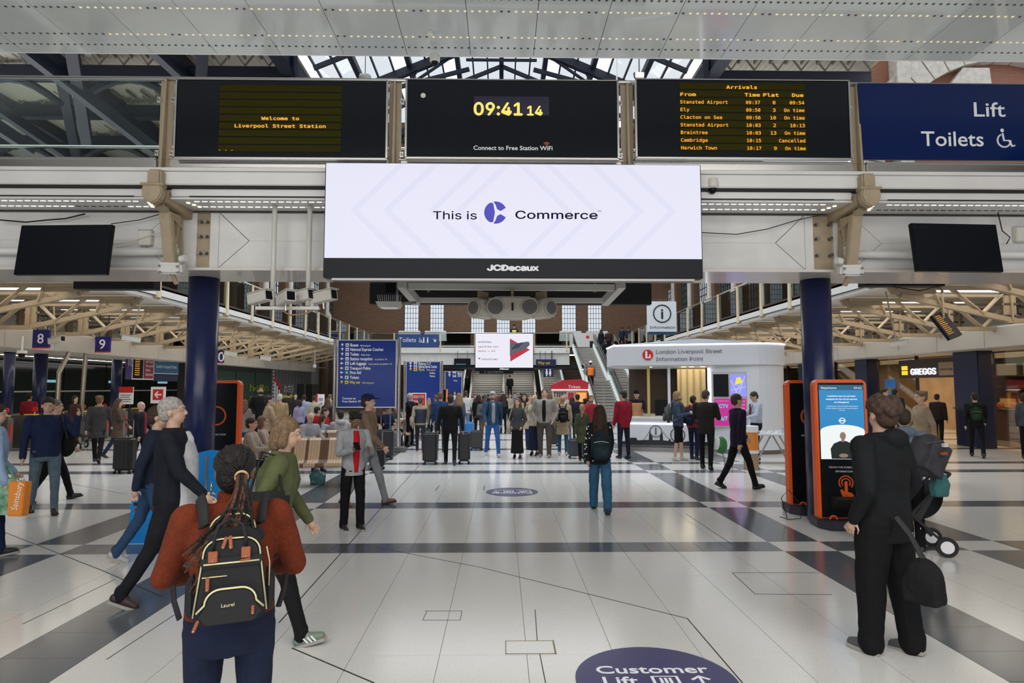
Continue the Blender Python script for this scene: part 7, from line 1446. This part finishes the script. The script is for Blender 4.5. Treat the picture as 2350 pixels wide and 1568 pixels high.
# crowd further back
BACK = [(1000, 905, 26, 200, 'brown curly-haired woman in black behind the navy blazer', BLK, BLK, dict(fem=True, hs='grow', hair=(.15, .08, .05))), (985, 912, 28, 150, 'fair-haired person below the second direction board', (.12, .08, .05), BLK, dict(hair=(.35, .24, .14), fem=True, hs='long')),
 (1043, 897, 34, 10, 'person in a white top with black hair behind the man with two suitcases', (.6, .6, .6), NAVYC, dict(fem=True, hs='bob')), (1053, 903, 26, 10, 'man in a blue jacket facing us under the third board', (.04, .09, .20), DJEAN, dict(skin=MID)), (1069, 895, 25, 170, 'man in a white T-shirt with a dark backpack', (.6, .6, .6), JEAN, dict(hair=(.07, .04, .03))),
 (1085, 910, 27, 5, 'woman with black hair and a grey coat facing us left of the escalators', (.12, .12, .13), BLK, dict(fem=True, hs='long')), (1098, 907, 24, 190, 'person in a black padded coat beside the folded-arms man', BLK, BLK, dict(hs='bob')), (1105, 903, 30, 175, 'person with short grey hair in front of the escalator', (.05, .05, .06), BLK, dict(hair=(.25, .24, .23))),
 (1073, 880, 52, 180, 'tiny dark figure on the left escalator', BLK, BLK, dict(z0=1.2, h=1.7)), (1090, 904, 38, 15, 'person in maroon near the foot of the left escalator', (.12, .02, .03), BLK, {}), (1155, 904, 26, 200, 'long-haired person in black just right of the pale cap', BLK, BLK, dict(fem=True, hs='vlong')), (1153, 897, 36, 0, 'person in dark red far back by the wide stairs', (.10, .02, .02), BLK, {}),
 (1170, 893, 49.5, 180, 'lone figure in black climbing the wide stairs', BLK, BLK, dict(z0=1.05, h=1.78)), (1182, 902, 36, 10, 'person in grey far back beside the lone climber', (.15, .15, .17), BLK, {}), (1213, 903, 33, 190, 'person in a green coat far back behind the brown scarf', (.04, .07, .05), BLK, dict(hair=(.12, .07, .04))), (1216, 905, 27, 20, 'fair man in pink behind the blonde woman', (.35, .2, .2), BLK, dict(hair=(.25, .14, .08))),
 (1232, 899, 38, 170, 'dark-coated person by the right escalator', BLK, BLK, {}), (1222, 907, 45, 10, 'small figure in white at the foot of the right escalator', (.5, .5, .5), BLK, {}), (1262, 903, 25, 185, 'woman with light brown hair in a camel coat behind the tall man', (.38, .27, .17), BLK, dict(fem=True, hs='vlong', hair=(.16, .09, .05), coat=.6)), (1275, 900, 32, 20, 'man in tan far back left of the Tickets booth', (.35, .26, .18), BLK, dict(skin=MID)),
 (1313, 912, 22, 175, 'person with long black hair in a black coat right of the trench coat', BLK, JEAN, dict(fem=True, hs='vlong')), (1325, 905, 21, 190, 'tall man in black behind the ponytail woman', (.02, .02, .03), BLK, dict(wd=1.1)), (1345, 912, 20, 140, 'dark-haired woman in black beside the ponytail woman', BLK, BLK, dict(fem=True, hs='bun')), (1357, 905, 19.2, 15, 'ginger-haired man in a red jacket facing us', (.30, .02, .03), NAVYC, dict(hair=(.22, .10, .05), beard=(.25, .12, .06))),
 (1120, 904, 40, 190, 'person in navy far back, left of the wide stairs', NAVYC, BLK, {}), (1138, 900, 42, 0, 'person in brown far back before the wide stairs', (.12, .08, .05), BLK, {}), (1195, 901, 44, 180, 'person in dark blue far back before the right half of the stairs', (.02, .03, .07), BLK, {}), (1245, 902, 40, 175, 'person in olive far back near the right escalator', (.08, .08, .04), BLK, dict(hair=(.2, .15, .1))),
 (957, 905, 33, 190, 'grey-coated person far back behind the TICKET stand', (.2, .2, .21), BLK, {}), (1030, 900, 40, 170, 'person in black far back under the third board', BLK, BLK, {}), (1170, 904, 33, 15, 'woman in a beige top far back between the cap man and the black skirt', (.4, .33, .25), BLK, dict(fem=True, hs='long', hair=(.1, .06, .04))), (1297, 903, 29, 10, 'fair woman in cream beside the Tickets booth', (.5, .44, .34), JEAN, dict(fem=True, hs='long', hair=(.4, .28, .16)))]
for (px, hy, Y, rot, lb, tp, bt_, kw) in BACK: P2(px, hy, Y, rot, lb, tp, bt_, pose=('stand', 'walk', 'pockets')[px % 3], **kw)
# ---- stairs and gallery
person(1356, 895, 830, 180, 'worker in an orange high-visibility vest and white hard hat climbing the stairs', (.12, .12, .12), BLK, hat='helmet', vest=(.95, .22, .02), Y=37.2, z0=1.64, h=1.76, pose='up')
for px, Y, lb, tp, kw in ((1380, 44.0, 'woman in a black jacket and jeans near the top of the second flight', (.015, .015, .02), dict(hs='long', fem=True)), (1397, 44.0, 'person in dark brown beside the woman near the top of the stairs', (.05, .03, .025), dict(hair=(.1, .06, .04))), (1391, 42.4, 'child in black with a backpack on the upper stairs', (.012, .01, .015), dict(h=1.5))):
    z0_ = 2.3+(Y-39.6)/5.8*2.38+.1; person(px, 800, 0, 180, lb, tp, DJEAN if Y > 43 and px < 1390 else BLK, Y=Y, z0=z0_, h=kw.pop('h', 1.72), pose='up', **kw)
person(1180, 760, 0, 0, 'police officer in a yellow high-visibility jacket on the far gallery above the adidas screen', BLK, BLK, Y=47.2, z0=4.72, h=1.80, hat='police', vest=(.65, .85, .05), pose='folded')
for px, lb in ((1427, 'blurred dark figure walking along the gallery left of the Information sign'), (1442, 'second dark figure beside the one on the gallery by the Information sign')): person(px, 760, 0, 200, lb, (.02, .03, .05), BLK, Y=47.5, z0=4.72, h=1.75, pose='walk')
# ---- right side
person(1462, 1000, 896, 0, 'kiosk worker in a dark beanie and orange-trimmed vest behind the counter', (.015, .015, .018), BLK, hat='beanie', vest=(.5, .25, .12), Y=19.3, pose='lean', skin=PALE, head=(0, -15))
q = person(1558, 1058, 899, 82, 'long-haired bearded man in a blue hoodie and black shorts at the information kiosk', (.05, .075, .13), (.008, .008, .009), (.32, .20, .11), PALE, pose='phone', shorts=True, hood=True, beard=(.25, .14, .07), hs='bob', shoe=(.45, .42, .38)); backpack(q, (.10, .11, .11), 'grey rucksack on the bearded man in shorts', .30, .46)
for sd in (1, -1): pass
q = person(1594, 1052, 903, 150, 'person in navy with a red top mostly hidden behind the man in the wax jacket', (.25, .03, .04), NAVYC, (.03, .02, .015), PALE, Y=16.6, h=1.66); backpack(q, (.012, .02, .045), 'navy backpack on the hidden person beside the wax jacket', .28, .42)
person(1622, 1078, 896, 162, 'man in a black wax jacket and black trousers queuing at the kiosk', (.018, .016, .014), (.008, .008, .009), (.06, .045, .035), PALE, pose='phone', wd=1.12, hem=.78, head=(-14, -14)); person(1697, 1122, 900, 118, 'figure in dark purple striding past the lit map screen', (.014, .010, .03), BLK, (.08, .04, .03), PALE, pose='walk2', hem=.78); 
q = person(1738, 1060, 898, -62, 'staff member in a pale blue shirt, dark tie and blue gloves at the folding table', (.46, .52, .62), (.012, .013, .02), (.05, .035, .025), PALE, pose='lean', head=(0, -22), shoe=(.07, .03, .02), hem=.94, Y=16.2, h=1.78)
t, s, W, U, Hd, arms = q; B().beam(U((0, -.155*s, 1.44*s)), U((0, -.165*s, 1.08*s)), .05, .01).build('tie', cloth((.02, .025, .05)), t); B().tube([U((-.06, .0, 1.47*s)), U((-.07, -.13, 1.4*s)), U((0, -.18, 1.1*s)), U((.07, -.13, 1.4*s)), U((.06, 0, 1.47*s))], .008, 6).build('red_lanyard', RED, t)
for a_ in arms: b = B(); b.caps(a_[2], a_[2]+a_[3]*.13*s, .03, .036, 8); fin(b, 'glove', mat('glove_blue'), t, .016, 1)
q = person(2088, 1248, 905, 190, 'person in a grey-blue hooded top pushing the pushchair behind the man in the black hoodie', (.14, .18, .24), BLK, (.05, .03, .02), PALE, Y=7.4, h=1.64, hood=True, pose='lean', lean=6, shoe=(.03, .03, .03))
k = thing('rucksack', 'large charcoal rucksack with side pockets on the person pushing the pushchair', 'backpack', at(2125, 1045, 6.75), 20); b = B(); b.ell((0, 0, 0), (.19, .15, .24), 16, 12); b.box(-.14, .14, -.16, .1, -.2, .16); o_ = fin(b, 'bag_body', cloth((.055, .055, .065)), k, .011, 4, .02); o_.rotation_euler = (0, R(32), 0)
B().box(-.03, .05, -.20, -.17, .02, .05).build('leather_tag', TANL, k); B().tube([(-.16, -.12, .14), (.0, -.19, .17), (.16, -.13, .06)], .006, 6).build('zip', DSTEEL, k); B().box(.02, .08, -.19, -.16, .1, .14).build('pale_tag', OFFW, k)
k = thing('teal_pouch', 'teal zipped pouch hanging below the charcoal rucksack', 'pouch', at(2157, 1112, 6.8), 10); b = B(); b.prism([(-.08, -.13), (.07, -.13), (.10, .0), (.05, .11), (-.06, .12), (-.10, -.02)], 'y', -.04, .05); fin(b, 'bag_body', cloth((.05, .16, .17)), k, .011, 1); B().tube([(0, 0, .1), (.02, 0, .2)], .006, 6).build('strap', MATB, k)
P2(2112, 893, 12.5, -60, 'person in a beige coat walking in front of the bakery', (.32, .24, .16), (.06, .05, .04), hair=(.22, .13, .08), fem=True, hs='grow', coat=.62, pose='walk'); P2(2030, 893, 20, 80, 'dark-haired man looking left beside the navy shop pier', (.02, .02, .025), BLK, pose='stand'); P2(2053, 893, 21, 170, 'man in dark blue standing by the blue shop poster', (.015, .03, .045), BLK)
q = P2(2236, 898, 17.0, 185, 'person in a black suit walking towards the shops with a green and black rucksack', (.008, .009, .011), BLK, pose='walk', shoe=(.015, .015, .015)); backpack(q, (.012, .03, .015), 'black and green rucksack on the person in the black suit', .26, .38); P2(2352, 902, 16.5, 180, 'person in a grey-blue top cut off by the right edge of the frame', (.05, .06, .08), BLK, fem=True, hs='bob')
P2(2150, 905, 20.5, 160, 'dark silhouette standing inside the bakery entrance', (.02, .015, .015), BLK, hs='short')
